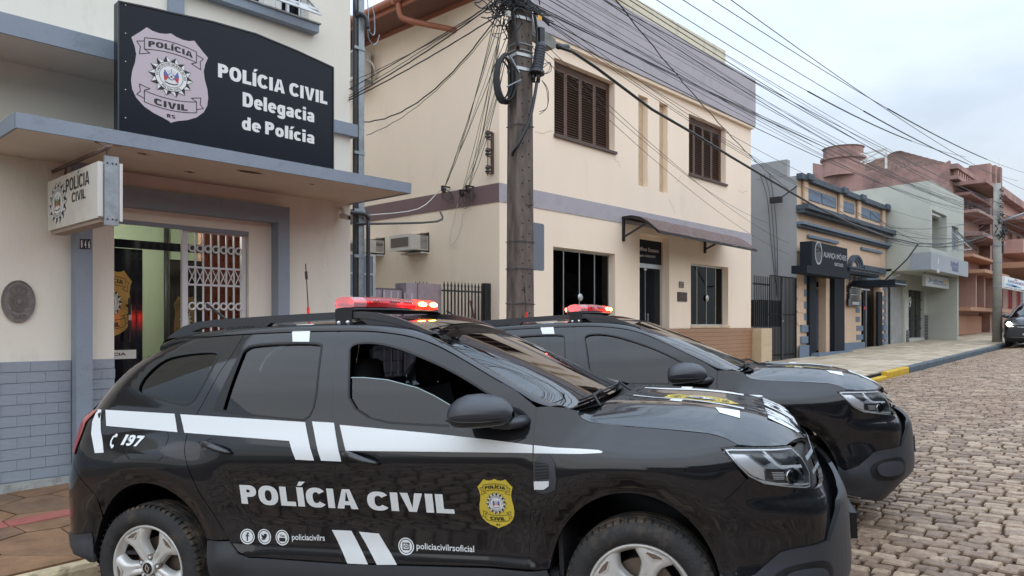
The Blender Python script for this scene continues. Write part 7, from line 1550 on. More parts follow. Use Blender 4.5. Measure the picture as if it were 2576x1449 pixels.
        panel('mirror_sail', plas, fd, [(2.03, 1.105), (2.06, 1.20), (2.12, 1.17), (2.20, 1.115), (2.17, 1.09)], [], sd, gap=0, flange=.01, off=.008)
        # handles
        for c_, par in ((cF, fd), (cR, rd)):
            cx_ = sum(p[0] for p in c_)/len(c_); cz_ = sum(p[1] for p in c_)/len(c_)
            panel('handle_cup', paint, par, c_, [], sd, gap=0, flange=0, step=.012, d=.02, curve_off=lambda a, b: -.034*max(0, 1-((a-cx_)/.098)**2-((b-cz_+.12*(a-cx_))/.060)**2)**.6)
            mb = MB(); P = [Vector(S3(cx_-.100+.2*i/8, cz_+.040-.2*i/8*.28, sd, .006+.022*math.sin(math.pi*i/8))) for i in range(9)]; mb.tube(P, [.010, .021, .025, .026, .026, .026, .024, .020, .009], 10, flat=.62); mb.build('door_handle', paint, par, smooth=True)
        V_, F_ = strokes([(-.082, 1.10), (.167, 1.088), (.184, 1.06), (.178, .96), (.16, .944), (-.034, .95), (-.06, .97)], .004, True); decalS('fuel_flap_gap', (V_, F_), seal_, qp, sd, .0015) if near else None
        # headlight
        hl = [(3.061, 1.000), (3.11, 1.003), (3.317, .996), (3.486, .990), (3.515, .94), (3.520, .872), (3.49, .813), (3.459, .811), (3.336, .828), (3.244, .843), (3.175, .878), (3.125, .928)]
        hd_ = panel('headlight', lampd, t, hl, [], sd, gap=0, flange=0, off=-.035); panel('lens', lglass, hd_, hl, [], sd, gap=.003, flange=0, off=.002, step=.03)
        panel('lamp_surround', seal_, hd_, hl, [inset(hl, .009)], sd, gap=-.004, flange=.0, off=.0005, step=.03); panel('lamp_bezel', silver, hd_, inset(hl, .009), [inset(hl, .020)], sd, gap=0, flange=.03, off=-.003, step=.03)
        panel('reflector', silver, hd_, [(3.10, .978), (3.175, .975), (3.262, .915), (3.252, .862), (3.19, .887), (3.135, .935)], [], sd, gap=0, flange=.008, off=-.006); panel('indicator', mat('lamp_pale', (.65, .68, .70), .35, metal=.3), hd_, [(3.195, .895), (3.262, .912), (3.252, .865), (3.20, .88)], [], sd, gap=0, flange=.004, off=-.010)
        for dp in ([(3.275, .908), (3.345, .905), (3.47, .893), (3.485, .845), (3.32, .852), (3.265, .868)], [(3.345, .985), (3.47, .980), (3.495, .925), (3.385, .928)], [(3.215, .985), (3.285, .982), (3.318, .935), (3.275, .925)]): panel('lamp_mask', mat('lamp_mask', (.035, .04, .045), .2), hd_, dp, [], sd, gap=0, flange=0, off=-.020)
        decalS('light_strip', strokes([(3.30, .985), (3.338, .925), (3.36, .914), (3.48, .908)], .014), drl, hd_, sd, -.008); decalS('light_strip', strokes([(3.20, .868), (3.30, .846), (3.44, .833), (3.495, .83)], .007), drl, hd_, sd, -.004)
        P = S3(3.405, .872, sd, -.026); mb = MB(); M_ = Matrix.Translation(P) @ Vector(SNm(3.405, .87, sd)).to_track_quat('Z', 'Y').to_matrix().to_4x4(); mb.lathe([(.036, 0), (.036, .014), (.03, .018)], 24, M_); mb.build('projector_ring', chrome, hd_, smooth=True); mb = MB(); mb.lathe([(0, .022), (.015, .020), (.03, .012)], 20, M_); mb.build('projector', darkglass, hd_, smooth=True)
        mb = MB()
        for k in range(5): a = Vector(S3(3.30, .862+.007*k, sd, -.02)); b = Vector(S3(3.365, .860+.007*k, sd, -.02)); mb.bar(a, b, .003)
        mb.build('lamp_fins', silver, hd_)
        # tail light, vent, rear lamp
        panel('tail_light', redlens, t, [(-.36, 1.205), (-.472, 1.20), (-.52, 1.16), (-.548, 1.12), (-.565, .97), (-.47, .965), (-.44, 1.05), (-.42, 1.14)], [], sd, gap=0, flange=.01, off=.006)
        vt = panel('fender_vent', plas, t, cha([(2.230, .978), (2.328, .975), (2.338, .83), (2.30, .808), (2.262, .800), (2.226, .815)], 1), [], sd, gap=0, flange=.01, off=.006); panel('vent_mesh', seal_, vt, [(2.236, .943), (2.299, .936), (2.302, .873), (2.236, .863)], [], sd, gap=0, flange=0, off=.008)
        for k in range(5): decalS('mesh_rib', strokes([(2.237, .872+k*.0145), (2.30, .882+k*.0125)], .004), plas, vt, sd, .0095)
        panel('side_repeater', silver, vt, [(2.230, .856), (2.302, .860), (2.300, .838), (2.276, .822), (2.230, .820)], [], sd, gap=0, flange=.004, off=.011)
        # roof-side band / A pillar
        O_ = [(x, ZR(x)) for x in (-.1, .06, .3, .6, .9, 1.15, 1.3, 1.42, 1.56, 1.70, 1.85, 2.0, 2.12, 2.22, 2.30)]
        I_ = [(-.06, .60, 1.575), (.08, .605, 1.605), (.3, .605, 1.624), (.6, .605, 1.632), (.9, .605, 1.630), (1.15, .605, 1.622), (1.3, .603, 1.612), (1.45, .60, 1.592), (1.57, .605, 1.562), (1.70, .628, 1.506), (1.86, .668, 1.420), (2.03, .708, 1.328), (2.17, .738, 1.250), (2.30, .758, 1.192), (2.39, .772, 1.165)]
        P = []
        for (x, z), (ix, iy, iz) in zip(O_, I_):
            a = S(x, z-.008 if x < 2.25 else 1.185); a = Vector((a[0], a[1]+.0015, a[2])); b = Vector((ix, iy, iz)); row = []
            for k in range(6): tt = k/5; p = a.lerp(b, tt); p.z += .012*math.sin(math.pi*tt); p.y += .012*math.sin(math.pi*tt)*(1-tt); row.append((p.x, sd*p.y, p.z))
            P.append(row)
        # refine along x by interpolation for smoothness
        P2 = []
        for i in range(len(P)-1):
            for k in range(4):
                tt = k/4; r0 = P[max(i-1, 0)]; r1 = P[i]; r2 = P[i+1]; r3 = P[min(i+2, len(P)-1)]
                P2.append([tuple(.5*((2*b_)+(-a_+c_)*tt+(2*a_-5*b_+4*c_-d_)*tt*tt+(-a_+3*b_-3*c_+d_)*tt**3) for a_, b_, c_, d_ in zip(r0[j], r1[j], r2[j], r3[j])) for j in range(6)])
        P2.append(P[-1]); mb = MB(); mb.grid(P2); mb.build('roof_pillar', paint, t, smooth=True)
        INNER = I_
        # roof rail
        railT = [(-.05, 1.598), (.0, 1.628), (.07, 1.662), (.16, 1.682), (.3, 1.690), (.7, 1.692), (1.1, 1.690), (1.22, 1.686), (1.32, 1.672), (1.42, 1.645), (1.52, 1.606), (1.62, 1.560), (1.66, 1.548)]
        railB = [(1.62, 1.545), (1.52, 1.580), (1.40, 1.617), (1.30, 1.640), (1.22, 1.650), (1.1, 1.654), (.66, 1.652), (.60, 1.615), (.40, 1.622), (.30, 1.650), (.2, 1.648), (.13, 1.628), (.25, 1.618), (.2, 1.606), (.05, 1.600)]
        mb = MB(); fy = lambda a, b, tt: (a, sd*(.600-tt), b); mb.prism(railT+railB, 0, .042, fy); rl = mb.build('roof_rail', railm, t, smooth=True, angle=35)
        mb = MB(); mb.prism([(1.20, 1.652), (1.30, 1.640), (1.40, 1.617), (1.50, 1.585), (1.50, 1.575), (1.40, 1.59), (1.28, 1.60)], .006, .036, fy); mb.build('rail_foot', railm, rl)
        if near:
            V_, F_ = fit_text('DUSTER', .375, .56, 1.626, 1.642, .02); mb = MB(); mb.add([(x, -.6015, y) for x, y in V_], F_); mb.build('embossed_lettering', seal_, rl)
        # mirror
        mb = MB(); P = []
        for x, cz_, ry, rz, cy in ((1.893, 1.168, .060, .030, 1.0), (1.897, 1.169, .098, .060, 1.0), (1.92, 1.175, .112, .072, 1.0), (1.96, 1.182, .118, .080, 1.0), (2.02, 1.185, .118, .080, .995), (2.075, 1.183, .108, .074, .99), (2.12, 1.178, .086, .062, .985), (2.15, 1.172, .056, .043, .98), (2.166, 1.166, .02, .018, .975)):
            P.append([(x, sd*(cy+ry*math.cos(a)*(1 if abs(math.cos(a)) < .99 else 1)), cz_+rz*(math.sin(a) if math.sin(a) > 0 else .92*math.sin(a))) for a in np.linspace(0, 2*math.pi, 29)])
        mb.grid(P); k = len(mb.v); mi = mb.build('door_mirror', mat('mirror_housing', (.04, .043, .05), .35), t, smooth=True)
        mb = MB(); mb.grid([[(1.8925, sd*(1.0+.085*math.cos(a)*r), 1.168+.052*math.sin(a)*r) for a in np.linspace(0, 2*math.pi, 25)] for r in (0.01, 1)]); mb.build('mirror_glass', chrome, mi)
        P = [[(x, sd*(cy+ry*1.012*math.cos(a)), cz_+rz*1.012*math.sin(a)) for a in np.linspace(math.pi+.20, 2*math.pi-.20+.4, 3)] for x, cz_, ry, rz, cy in ((1.9, 1.15, .1, .05, 1.0),)]
        mb = MB(); mb.tube([(1.90, sd*1.118, 1.160), (1.96, sd*1.125, 1.152), (2.06, sd*1.110, 1.148), (2.13, sd*1.06, 1.150)], .0035, 6); mb.build('mirror_split_line', seal_, mi, smooth=True)
        mb = MB(); mb.tube([(2.07, sd*.985, 1.125), (2.12, sd*.93, 1.118), (2.16, sd*.875, 1.120), (2.17, sd*.84, 1.122)], [.030, .038, .042, .045], 10, flat=.65); mb.build('mirror_arm', plas, mi, smooth=True)
        # interior trim seen through glass
        if near: pass
    # hood
    f_ = [(p[0], -p[1]) for p in HP]; xf, yf = f_[-1][0], -f_[-1][1]
    nose = [(xf+(3.452-xf)*(1-(abs(y)/yf)**2.6), y) for y in np.linspace(-yf, yf, 25)][1:-1]; b_ = [(p[0], p[1]) for p in reversed(HP)]
    cow = [(2.545-.115*(abs(y)/.76)**2.4, y) for y in np.linspace(.76, -.76, 21)][1:-1]
    hood = panel('hood', paint, t, f_+nose+b_+cow, [], -1, fn=lambda a, b, o: H3(a, b, o), nf=HN, step=.04, gap=.003, flange=.02)
    # cowl, windscreen, roof
    mb = MB(); mb.grid([[(2.36+.10*(1-(abs(y)/.76)**2), y, 1.150), (2.50-.10*(abs(y)/.76)**2, y, 1.145), (2.56-.11*(abs(y)/.76)**2, y, 1.165)] for y in np.linspace(-.79, .79, 21)]); mb.build('cowl', seal_, t, smooth=True)
    E = [(1.57, .605, 1.562), (1.70, .628, 1.506), (1.86, .668, 1.420), (2.03, .708, 1.328), (2.17, .738, 1.250), (2.30, .758, 1.192), (2.38, .77, 1.165)]; Cn = [(1.63, 1.600), (1.76, 1.540), (1.92, 1.462), (2.10, 1.370), (2.25, 1.293), (2.39, 1.222), (2.47, 1.180)]
    def wsp(y, k, o=0): ex_, ey_, ez_ = E[k]; cx_, cz_ = Cn[k]; q = 1-abs(y)**2.2; return (ex_+(cx_-ex_)*q+o*.5, y*ey_, ez_+(cz_-ez_)*q+o)
    mb = MB(); mb.grid([[wsp(y, k) for k in range(7)] for y in np.linspace(-1, 1, 25)]); ws = mb.build('windscreen', wglass, t, smooth=True)
    mb = MB(); mb.grid([[wsp(y, k, -.002) for k in (5, 6)] for y in np.linspace(-1, 1, 25)]); mb.grid([[wsp(y, k, -.004+.004*j) for j, k in enumerate((0, 0))] for y in np.linspace(-1, 1, 25)]); mb.build('black_border', seal_, ws)
    for y0, y1, xb in ((-.62, .02, 0), (.05, .60, 0)):
        P = [Vector(wsp(y0+(y1-y0)*i/6, 6 if i == 0 else 5, .018)) for i in range(7)]; P = [(Vector(wsp((y0+(y1-y0)*i/6)/.77, 5, .018))+Vector(wsp((y0+(y1-y0)*i/6)/.77, 6, .018)))/2 for i in range(7)]; mb = MB(); P = [p-Vector((-.01, 0, .012)) for p in P]; mb.tube(P, .006, 6); mb.tube([P[0]+Vector((.10, .0, -.03)), P[1]+Vector((.03, 0, .006)), P[3]+Vector((0.005, 0, .010))], .007, 6); mb.build('wiper', seal_, t, smooth=True)
    xr = [-.06, .08, .3, .6, .9, 1.15, 1.3, 1.45, 1.57]; ze = [1.575, 1.605, 1.624, 1.632, 1.630, 1.622, 1.612, 1.592, 1.562]; ye = [.60, .605, .605, .605, .605, .605, .603, .60, .605]; zc = [1.605, 1.635, 1.655, 1.665, 1.664, 1.657, 1.648, 1.630, 1.605]; xc = [-.10, .06, .3, .6, .9, 1.15, 1.32, 1.49, 1.625]
    iz, iy, icz, ixc = itp(list(zip(xr, ze))), itp(list(zip(xr, ye))), itp(list(zip(xr, zc))), itp(list(zip(xr, xc)))
    mb = MB(); mb.grid([[(x+(ixc(x)-x)*(1-q*q), q*iy(x), iz(x)+(icz(x)-iz(x))*(1-abs(q)**2.4)) for q in np.linspace(-1, 1, 23)] for x in np.linspace(-.06, 1.57, 40)]); rf = mb.build('roof', paint, t, smooth=True)
    for y in (-.3, .3): mb = MB(); mb.tube([(x, y, icz(x)-.010+.001) for x in np.linspace(.1, 1.3, 14)], .011, 6); mb.build('roof_bead', paint, rf, smooth=True)
    # tail
    zz = [.37, .45, .55, .7, .85, .95, 1.05, 1.15, 1.25, 1.35, 1.45, 1.53, 1.575]
    mb = MB(); mb.grid([[(xs_rear(z)-.13*(1-abs(q)**2.5), q*(S(xs_rear(z), z)[1]-.004), z) for q in np.linspace(-1, 1, 17)] for z in zz]); tg_ = mb.build('tailgate', paint, t, smooth=True)
    mb = MB(); mb.grid([[(xs_rear(z)-.13*(1-abs(q)**2.5)-.006, q*.62, z) for q in np.linspace(-.95, .95, 13)] for z in (1.16, 1.25, 1.35, 1.45, 1.50)]); mb.build('rear_window', darkglass, tg_, smooth=True)
    mb = MB(); mb.grid([[(-.02, y, 1.598), (-.09, y, 1.590), (-.12, y, 1.575), (-.10, y, 1.56)] for y in np.linspace(-.56, .56, 9)]); mb.build('rear_spoiler', paint, tg_, smooth=True)
    # grille, badge, plate
    gp = [(3.53, .94), (3.60, .95), (SMAX, .955), (SMAX, .812), (3.60, .812), (3.53, .84)]
    for sd in (-1, 1):
        gr_ = panel('grille', seal_, t, [(3.49, .99), (SMAX, .99), (SMAX, .80), (3.51, .80)], [], sd, gap=0, flange=0, off=-.03)
        for k in range(2): decalS('grille_bar', strokes([(3.54, .93-.06*k), (3.75, .935-.06*k), (SMAX, .935-.06*k)], .016), galv, gr_, sd, .002)
        for k in range(6): decalS('grille_mesh', strokes([(3.56+.11*k, .95), (3.58+.11*k, .82)], .012), plas, gr_, sd, -.01)
    mb = MB(); V_, F_ = strokes([(0, .055), (.04, 0), (0, -.055), (-.04, 0)], .02, True); k = len(V_); 
    mb.add([(3.440, x, .868+y) for x, y in V_], F_); o = mb.build('front_emblem', railm, t); sdm = o.modifiers.new('s', 'SOLIDIFY'); sdm.thickness = .02; sdm.offset = 0
    plate = mat('plate_white', (.65, .66, .66), .4); mb = MB(); mb.box(3.6285, 3.640, -.20, .20, .47, .57); pt_ = mb.build('licence_plate', plate, t); mb = MB(); mb.box(3.6395, 3.642, -.20, .20, .548, .57); mb.build('plate_band', mat('plate_blue', (.02, .05, .25), .4), pt_); mb = MB(); mb.box(3.615, 3.628, -.20, .20, .47, .57); mb.box(3.615, 3.644, -.215, -.201, .458, .582); mb.box(3.615, 3.644, .201, .215, .458, .582); mb.box(3.615, 3.644, -.201, .201, .458, .4695); mb.box(3.615, 3.644, -.201, .201, .5705, .582); mb.build('plate_frame', seal_, pt_)
    pt_['plate'] = 1
    mb = MB(); mb.tube([(3.30, -.30, .27), (3.38, -.30, .22), (3.46, -.30, .20), (3.50, -.3, .24)], .012, 8); mb.build('tow_hook', seal_, t, smooth=True)
    # underbody and interior
    mb = MB(); mb.box(-.45, 3.35, -.62, .62, .26, .34); mb.box(.5, 2.15, -.86, .86, .30, .36); mb.box(-.45, 3.35, -.5, .5, .34, .50); mb.build('underbody', seal_, t)
    mb = MB(); mb.box(-.5, .42, -.80, .80, .85, .86); mb.box(-.5, 2.3, -.82, .82, .40, .42); mb.grid([[(2.36, y, 1.145), (2.10, y, 1.13), (1.95, y, 1.05), (1.93, y, .75)] for y in np.linspace(-.80, .80, 9)]); mb.box(2.3, 2.32, -.8, .8, .4, 1.14); mb.build('cabin_trim', inter, t)
    mb = MB(); mb.grid([[(x, y*.60, 1.585+.03*(1-abs(y)**2)) for y in np.linspace(-1, 1, 9)] for x in (0, .5, 1, 1.4)]); mb.build('headliner', inter, t)
    for sd in (-1, 1):
        for x, w_ in ((1.35, .25), (.52, .24)):
            mb = MB(); c = .40; 
            mb.grid([[(x-.03+.10*math.cos(a)*1.0-.16*h, sd*c+w_*math.sin(a), .60+.62*h) for a in np.linspace(0, 2*math.pi, 17)] for h in (0, .3, .7, .92, 1)]); mb.grid([[(x-.2+(.07*math.cos(a))*r, sd*c+(.125*math.sin(a))*r, z) for a in np.linspace(0, 2*math.pi, 17)] for z, r in ((1.22, .6), (1.25, .95), (1.33, 1.0), (1.40, .93), (1.425, .6), (1.43, .05))]); mb.grid([[(x+.25+.28*math.cos(a), sd*c+w_*math.sin(a), z) for a in np.linspace(0, 2*math.pi, 17)] for z in (.45, .62, .64)]); mb.build('seat', inter, t, smooth=True)
    mb = MB(); mb.lathe([(0, 0)], 4) if False else None
    P = [(1.88+.06*math.sin(a)*.4, .40+.18*math.cos(a), 1.00+.17*math.sin(a)) for a in np.linspace(0, 2*math.pi, 25)]; mb = MB(); mb.tube(P, .014, 8); mb.build('steering_wheel', inter, t, smooth=True)
    mb = MB(); mb.box(.72, .98, .10, .42, 1.12, 1.28); mb.build('blue_case', mat('blue_case', (.01, .02, .22), .5), t)
    # wheels
    make_wheel(t, 0, True, 45); make_wheel(t, 2.673, True, 69); make_wheel(t, 0, False, 20); make_wheel(t, 2.673, False, 50)
    # ---- white livery
    zf = lambda P, nm='livery_stripe', m_=decw, sd=-1: panel(nm, m_, t, P, [], sd, gap=0, flange=0, off=.0022, step=.05, d=.05)
    dd = []
    for sd in (-1, 1):
        for P in ([(-.286, 1.209), (.197, 1.181), (.237, 1.085), (-.257, 1.122)], [(.235, 1.178), (1.018, 1.129), (1.091, .943), (.984, .947), (.94, 1.038), (.283, 1.082)], [(1.058, 1.132), (1.185, 1.124), (1.244, .939), (1.130, .943)],
                  [(1.218, 1.114), (1.721, 1.070), (2.02, 1.040), (2.224, 1.016), (2.224, .982), (1.727, .987), (1.268, .991)], [(2.230, 1.016), (2.33, 1.006), (2.45, 1.001), (2.528, .996), (2.548, .990), (2.542, .984), (2.45, .980), (2.395, .980), (2.23, .981)],
                  [(-.375, 1.209), (-.322, 1.209), (-.29, 1.10), (-.225, .981), (-.292, .978), (-.352, 1.08)], [(1.15, .59), (1.26, .589), (1.35, .43), (1.236, .429)], [(1.301, .586), (1.411, .58), (1.507, .435), (1.398, .43)]): dd.append(zf(P, sd=sd))
        a = ZR(.83)-.01; zf([(.828, a), (.940, a), (.955, 1.536), (.851, 1.541)], sd=sd)
        mb = MB(); mb.grid([[(x, sd*y, z+.002) for y, z in ((S(.9, ZR(.9)-.01)[1], ZR(.9)-.008), (.638, 1.612), (.62, 1.626), (.604, 1.632))] for x in (.83, .94)]); mb.build('livery_stripe', decw, t)
    def mir(VF): return VF
    for sd in (-1, 1):
        X = (lambda a, b, c, d: (a, b)) 
        def put(nm, body, p0, p1, h, m_=decw, **k):
            if sd > 0: p0, p1 = p1, p0
            decalS(nm, heavyp(body, p0, p1, h, k.get('shear', 0)) if k['bold'] > .03 else fitp(body, p0, p1, h, **k), m_, t, sd, .0035)
        put('lettering', 'POLÍCIA', (.635, .714), (1.312, .700), .100, bold=.055); put('lettering', 'CIVIL', (1.366, .699), (1.82, .691), .093, bold=.055)
        put('lettering', '197', (-.135, 1.022), (.012, 1.012), .055, bold=.045, shear=.2); put('lettering', 'policiacivilrs', (.917, .532), (1.108, .534), .030, bold=.012); put('lettering', 'policiacivilrsoficial', (1.610, .513), (1.906, .510), .030, bold=.012)
        px = strokes([(-.170, 1.072), (-.188, 1.062), (-.196, 1.042), (-.190, 1.022), (-.176, 1.012)], .010); decalS('telephone_symbol', comb(px, disc(.010, 8, -.170, 1.070), disc(.010, 8, -.174, 1.013)), decw, t, sd, .0035)
        kk = sd if sd > 0 else -1
        def icon(cx_, cz_, r, marks, blk=()):
            decalS('round_icon', comb(shift(ring(r*.86, r, 28), cx_, cz_)), decw, t, sd, .0035); decalS('round_icon', shift(disc(r*.76, 24), cx_, cz_), decw, t, sd, .0035); s_ = -kk
            decalS('icon_mark', [(cx_+s_*x*r, cz_+y*r) for x, y in marks[0]] and ([(cx_+s_*x*r, cz_+y*r) for x, y in marks[0]], marks[1]), black, t, sd, .0050)
        icon(.654, .541, .040, comb(strokes([(.18, .45), (.02, .42), (-.03, .25), (-.03, -.5)], .17), strokes([(-.22, .1), (.2, .1)], .15)))
        icon(.753, .542, .040, polyf([(-.45, .38), (-.1, .12), (0, .35), (.2, .42), (.42, .3), (.35, .05), (.1, -.32), (-.25, -.42), (-.5, -.28), (-.2, -.18), (-.4, 0)]))
        icon(.860, .541, .040, comb(strokes([(-.38, -.08), (.38, -.08), (.38, -.42), (-.38, -.42)], .12, True), strokes([(-.3, -.25), (.3, -.25)], .3), [(x, y) for x, y in fit_text('You', -.35, .35, .12, .42, .03)[0]] and fit_text('You', -.35, .35, .12, .42, .03)))
        icon(1.555, .524, .042, comb(strokes([(-.38, .38), (.38, .38), (.38, -.38), (-.38, -.38)], .12, True), ring(.12, .22, 16), disc(.05, 8, .24, .24)))
        sx_ = .172*(-kk)
        for n_, (V_, F_), m_, l_ in badge(decy, .29):
            if n_ == 'shield': panel(n_, m_, t, [(2.034+x*sx_, .748+y*.182) for x, y in V_], [], sd, gap=0, flange=0, off=.0022, step=.03, d=.02)
            else: decalS(n_, ([(2.034+x*sx_, .748+y*.182) for x, y in V_], F_), m_, t, sd, .0035+l_*.0007)
    # hood livery: badge, lettering readable from the front, long stripes
    hf = lambda x, y, k: H3(x, y, .002+k)
    for n_, (V_, F_), m_, l_ in badge(decy, .29):
        if n_ == 'shield': panel(n_, m_, t, [(2.93-y*.30, x*.34-.08) for x, y in V_], [], -1, gap=0, flange=0, fn=lambda a, b, o: H3(a, b, .0025), nf=HN, step=.03, d=.02)
        else: decalS(n_, ([(2.93-y*.30, x*.34-.08) for x, y in V_], F_), m_, t, -1, fn=lambda a, b, l_=l_: H3(a, b, .005+l_*.0009))
    for w_, y0, y1, nn_ in (('POLÍCIA CIVIL', -.50, .50, 0),):
        V_, F_ = heavy(w_, -.50, .50, 0, .12); V_ = [(3.375-y_, x_) for x_, y_ in V_]; V_ = [(a+0, b) for a, b in V_]; decalS('lettering', (V_, F_), decw, t, -1, fn=lambda a, b: H3(a, b, .006))
    hs_ = lambda P: panel('hood_stripe', decw, t, P, [], -1, gap=0, flange=0, fn=lambda a, b, o: H3(a, b, .0025), nf=HN, step=.05, d=.04)
    for sd in (-1, 1):
        hs_([(2.60, sd*.22), (2.60, sd*.26), (3.15, sd*.40), (3.15, sd*.32)]); hs_([(2.80, sd*.32), (2.86, sd*.32), (2.86, sd*.44), (2.80, sd*.42)]); hs_([(3.02, sd*.50), (3.13, sd*.48), (3.13, sd*.60), (3.04, sd*.58)]); hs_([(3.345, sd*.18), (3.425, sd*.17), (3.41, sd*.32), (3.335, sd*.33)]); hs_([(3.33, sd*.40), (3.395, sd*.40), (3.38, sd*.50), (3.325, sd*.50)])
    for y in (-.42, .42): mb = MB(); mb.lathe([(0, .008), (.012, .007), (.018, 0)], 12, Matrix.Translation(H3(2.62, y, .0))); mb.build('washer_jet', seal_, t, smooth=True)
    # antenna
    mb = MB(); mb.lathe([(.05, 0), (.045, .012), (.0, .016)], 16, Matrix.Translation((.50, -.0, 1.66))); an = mb.build('roof_antenna', seal_, t, smooth=True); mb = MB(); mb.tube([(.52, 0, 1.67), (.52, 0, 1.76)], .009, 8); mb.build('antenna_spring', mat('antenna_red', (.5, .03, .02), .4), an); mb = MB(); mb.tube([(.52, 0, 1.76), (.515, 0, 2.04)], .0035, 6); mb.build('antenna_whip', seal_, an); mb = MB(); mb.tube([(.517, 0, 1.94), (.516, 0, 1.99)], .009, 8); mb.build('antenna_coil', seal_, an)
    mb = MB(); mb.tube([(.0, .05, 1.64), (-.12, .05, 1.70), (-.30, .05, 1.83)], .009, 8); mb.build('rear_aerial', seal_, t, smooth=True)
    # light bar
    LZ0, LZ1 = 1.712, 1.768
    def barplan(y):   # front and rear x of the bar at lateral y
        e = max(0, abs(y)-.30)/.28; return 1.255-.085*e**1.5, .985+.075*e**1.5
    rl_ = glassmat('red_beacon_lens', (.95, .10, .10), 1.0, 1.5)
    nt = rl_.node_tree; 
    rl2 = mat('red_beacon_plastic', (.55, .02, .03), .12, trans=.35, coat=.5); clearp = mat('clear_beacon_plastic', (.62, .33, .34), .12, trans=.3, coat=.5); lit = emis('lit_beacon_led', (1, .42, .05), 30); litred = mat('lit_beacon_lens', (.8, .02, .01), .2, emit=(1, .02, .01), estr=2.2)
    def barseg(y0, y1, name, m_, par, zlo=LZ0, zhi=LZ1, ends=False):
        mb = MB(); P = []; n = 8
        for i in range(n+1):
            y = y0+(y1-y0)*i/n; f, r = barplan(y); h = zhi-zlo
            P.append([(f-.002, y, zlo), (f+.004, y, zlo+h*.3), (f, y, zlo+h*.75), (f-.02, y, zhi), ((f+r)/2, y, zhi+.004), (r+.02, y, zhi), (r, y, zlo+h*.75), (r-.004, y, zlo+h*.3), (r+.002, y, zlo), (f-.002, y, zlo)])
        mb.grid(P); 
        k = len(P[0])-1
        if y0 < -.57: mb.f.append(tuple(range(k)))
        if y1 > .57: mb.f.append(tuple(n*(k+1)+i for i in range(k)))
        return mb.build(name, m_, par, smooth=True, angle=50)
    lb = barseg(-.58, .58, 'light_bar', seal_, t, LZ0-.018, LZ0-.001)
    barseg(-.58, -.50, 'clear_end', clearp, lb); barseg(-.499, .02, 'red_lens', rl2, lb); barseg(.021, .40, 'lit_red_lens', litred, lb); barseg(.401, .58, 'clear_end', clearp, lb)
    for y in (.13, .30):
        for sx in (1,):
            f, r = barplan(y); mb = MB(); mb.lathe([(0, .008), (.5, .005), (.9, .002), (1, 0)], 20, Matrix.Translation((f+.004, y, (LZ0+LZ1)/2)) @ Matrix.Rotation(math.pi/2, 4, 'Y') @ Matrix.Diagonal((.014, .062, 1, 1))); mb.build('lit_led', lit, lb, smooth=True)
    for y in (-.3, .05, .30): f, r = barplan(y); mb = MB(); mb.lathe([(1, 0), (.9, -.002), (0, -.008)], 20, Matrix.Translation((r-.004, y, (LZ0+LZ1)/2)) @ Matrix.Rotation(math.pi/2, 4, 'Y') @ Matrix.Diagonal((.018, .075, 1, 1))); mb.build('lit_led', emis('lit_rear_led', (1, .04, .02), 45) if 'lit_rear_led' not in MATS else MATS['lit_rear_led'], lb, smooth=True)
    ledm = mat('led_module', (.55, .25, .25), .3, metal=.5)
    for y in (-.42, -.25, -.08):
        for k in range(4): f, r = barplan(y); mb = MB(); mb.lathe([(0, .004), (.008, .003), (.011, 0)], 10, Matrix.Translation((f+.0045, y-.045+.03*k, 1.745)) @ Matrix.Rotation(math.pi/2, 4, 'Y')); mb.build('led', ledm, lb, smooth=True)
    for sd in (-1, 1):
        mb = MB(); mb.box(1.075, 1.175, sd*.605, sd*.612, 1.618, 1.695); mb.box(1.075, 1.175, sd*.50, sd*.612, 1.695, 1.699); br_ = mb.build('bar_bracket', seal_, lb)
        for x in (1.095, 1.15): mb = MB(); mb.lathe([(0, .01), (.008, .008), (.010, 0)], 10, Matrix.Translation((x, sd*.612, 1.632)) @ Matrix.Rotation(math.pi/2*(1 if sd < 0 else -1), 4, 'X')); mb.build('bracket_bolt', silver, lb, smooth=True)
    return t
def kids(o): return [c for c in bpy.data.objects if c.parent is o]
def copy_tree(o, skip=lambda n: False):
    cm = {}
    for c in bpy.data.objects:
        if c.parent: cm.setdefault(c.parent.name, []).append(c)
    r = o.copy(); COL.objects.link(r)
    for ch in cm.get(o.name, []):
        if skip(ch): continue
        c = ch.copy(); COL.objects.link(c); c.parent = r
        for g in cm.get(ch.name, []):
            if skip(g): continue
            d = g.copy(); COL.objects.link(d); d.parent = c
    return r
def setm(o, loc, ex, ey, ez):
    M = Matrix(((ex[0], ey[0], ez[0], loc[0]), (ex[1], ey[1], ez[1], loc[1]), (ex[2], ey[2], ez[2], loc[2]), (0, 0, 0, 1))); o.rotation_mode = 'QUATERNION'; l, q, s = M.decompose(); o.location = l; o.rotation_quaternion = q
car1 = make_car()
liv = ('livery_stripe', 'lettering', 'telephone_symbol', 'round_icon', 'icon_mark', 'hood_stripe', 'light_bar', 'roof_antenna', 'rear_aerial', 'shield', 'ribbon_lines', 'ray_outline', 'dark_rays', 'pale_rays', 'disc', 'ring', 'flag', 'crest', 'clear_end', 'red_lens', 'lit_', 'led', 'bar_bracket', 'bracket_bolt', 'embossed', 'full')
car2 = copy_tree(car1, lambda o: o.name.startswith('glass_edge') or o.get('label') == 'half-lowered tinted front side window')
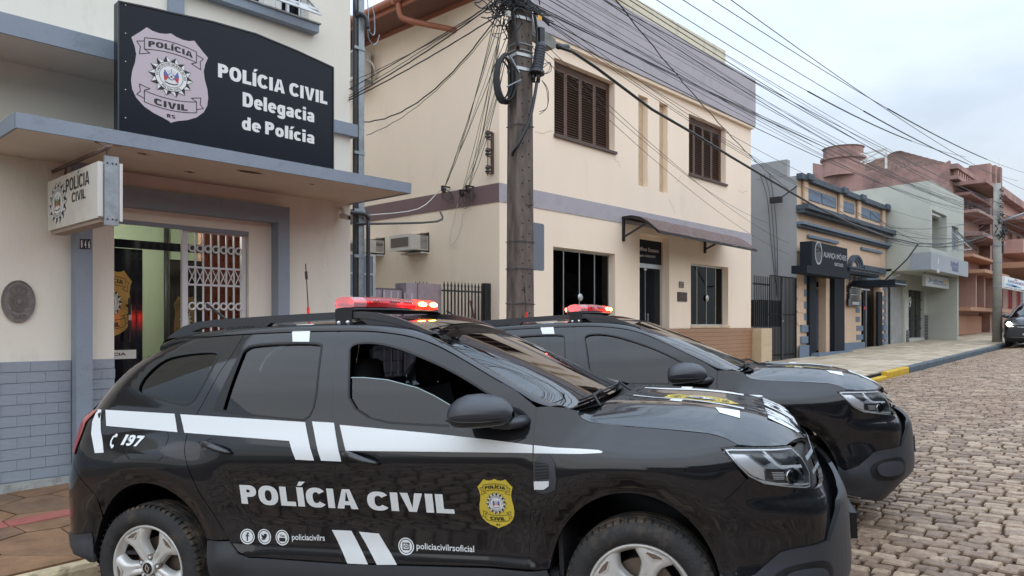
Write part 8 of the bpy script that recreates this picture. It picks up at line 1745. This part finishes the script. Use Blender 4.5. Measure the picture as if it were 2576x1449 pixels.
car3 = copy_tree(car1, lambda o: any(o.name.startswith(p) for p in liv) or o.name.startswith('glass_edge') or o.get('label') == 'half-lowered tinted front side window')
for o in [c for c in bpy.data.objects if c.get('full')]:
    if o.parent.parent is car1: bpy.data.objects.remove(o)
    else: del o['full']
for o in bpy.data.objects:
    if o.get('plate'): del o['plate']
    if o.get('full'): del o['full']
car1['group'] = car2['group'] = 'black police cars parked at the kerb'
car2['label'] = 'farther black police SUV with all windows closed, parked beyond the first'
setm(car1, (2.41294, 4.54997, .00243), (.4279, -.9025, .0498), (.9036, .4284, 0), (-.0213, .045, .9988))
setm(car2, (4.98459, 4.93076, .00162), (.4197, -.9054, .0641), (.9073, .4204, -.0023), (-.0248, .0591, .9979))
car3.name = 'oncoming_car'; car3['label'] = 'dark SUV with one lit headlight standing by the far kerb at the right edge'; car3['category'] = 'car'
if 'group' in car3: del car3['group']
u3, v3 = 37.6, 4.55; z3 = road_z(u3, v3)
e1 = Vector((-1, .0, -.025)).normalized(); e2 = Vector((0, -1, 0)); setm(car3, (u3, v3, z3), e1, e2, e1.cross(e2))
def car3_extra():
    lit = emis('lit_headlight', (1, .97, .7), 22); glow = MB(); glow.lathe([(0, .02), (.06, .012), (.085, 0)], 20, Matrix.Translation((3.50, -.66, .90)) @ Matrix.Rotation(math.pi/2, 4, 'Y')); glow.build('lit_headlamp', lit, car3, smooth=True)
    mb = MB(); mb.tube([(3.52, -.68, .81), (3.60, -.3, .78), (3.62, 0, .775), (3.60, .3, .78), (3.52, .68, .81)], .014, 8); mb.build('chrome_strip', chrome, car3, smooth=True); mb = MB(); mb.tube([(3.55, -.6, .40), (3.63, 0, .385), (3.55, .6, .40)], .014, 8); mb.build('chrome_strip', chrome, car3, smooth=True)
    V_, F_ = fit_text('JAX4215', -.18, .18, .480, .54, .02); mb = MB(); mb.add([(3.643, x, y) for x, y in V_], F_); mb.build('plate_lettering', black, car3)
car3_extra()
tri = sum(len(m.polygons)*2 for m in bpy.data.meshes); print('objects', len(bpy.data.objects), 'approx tris', tri, 'wires', NW[0])
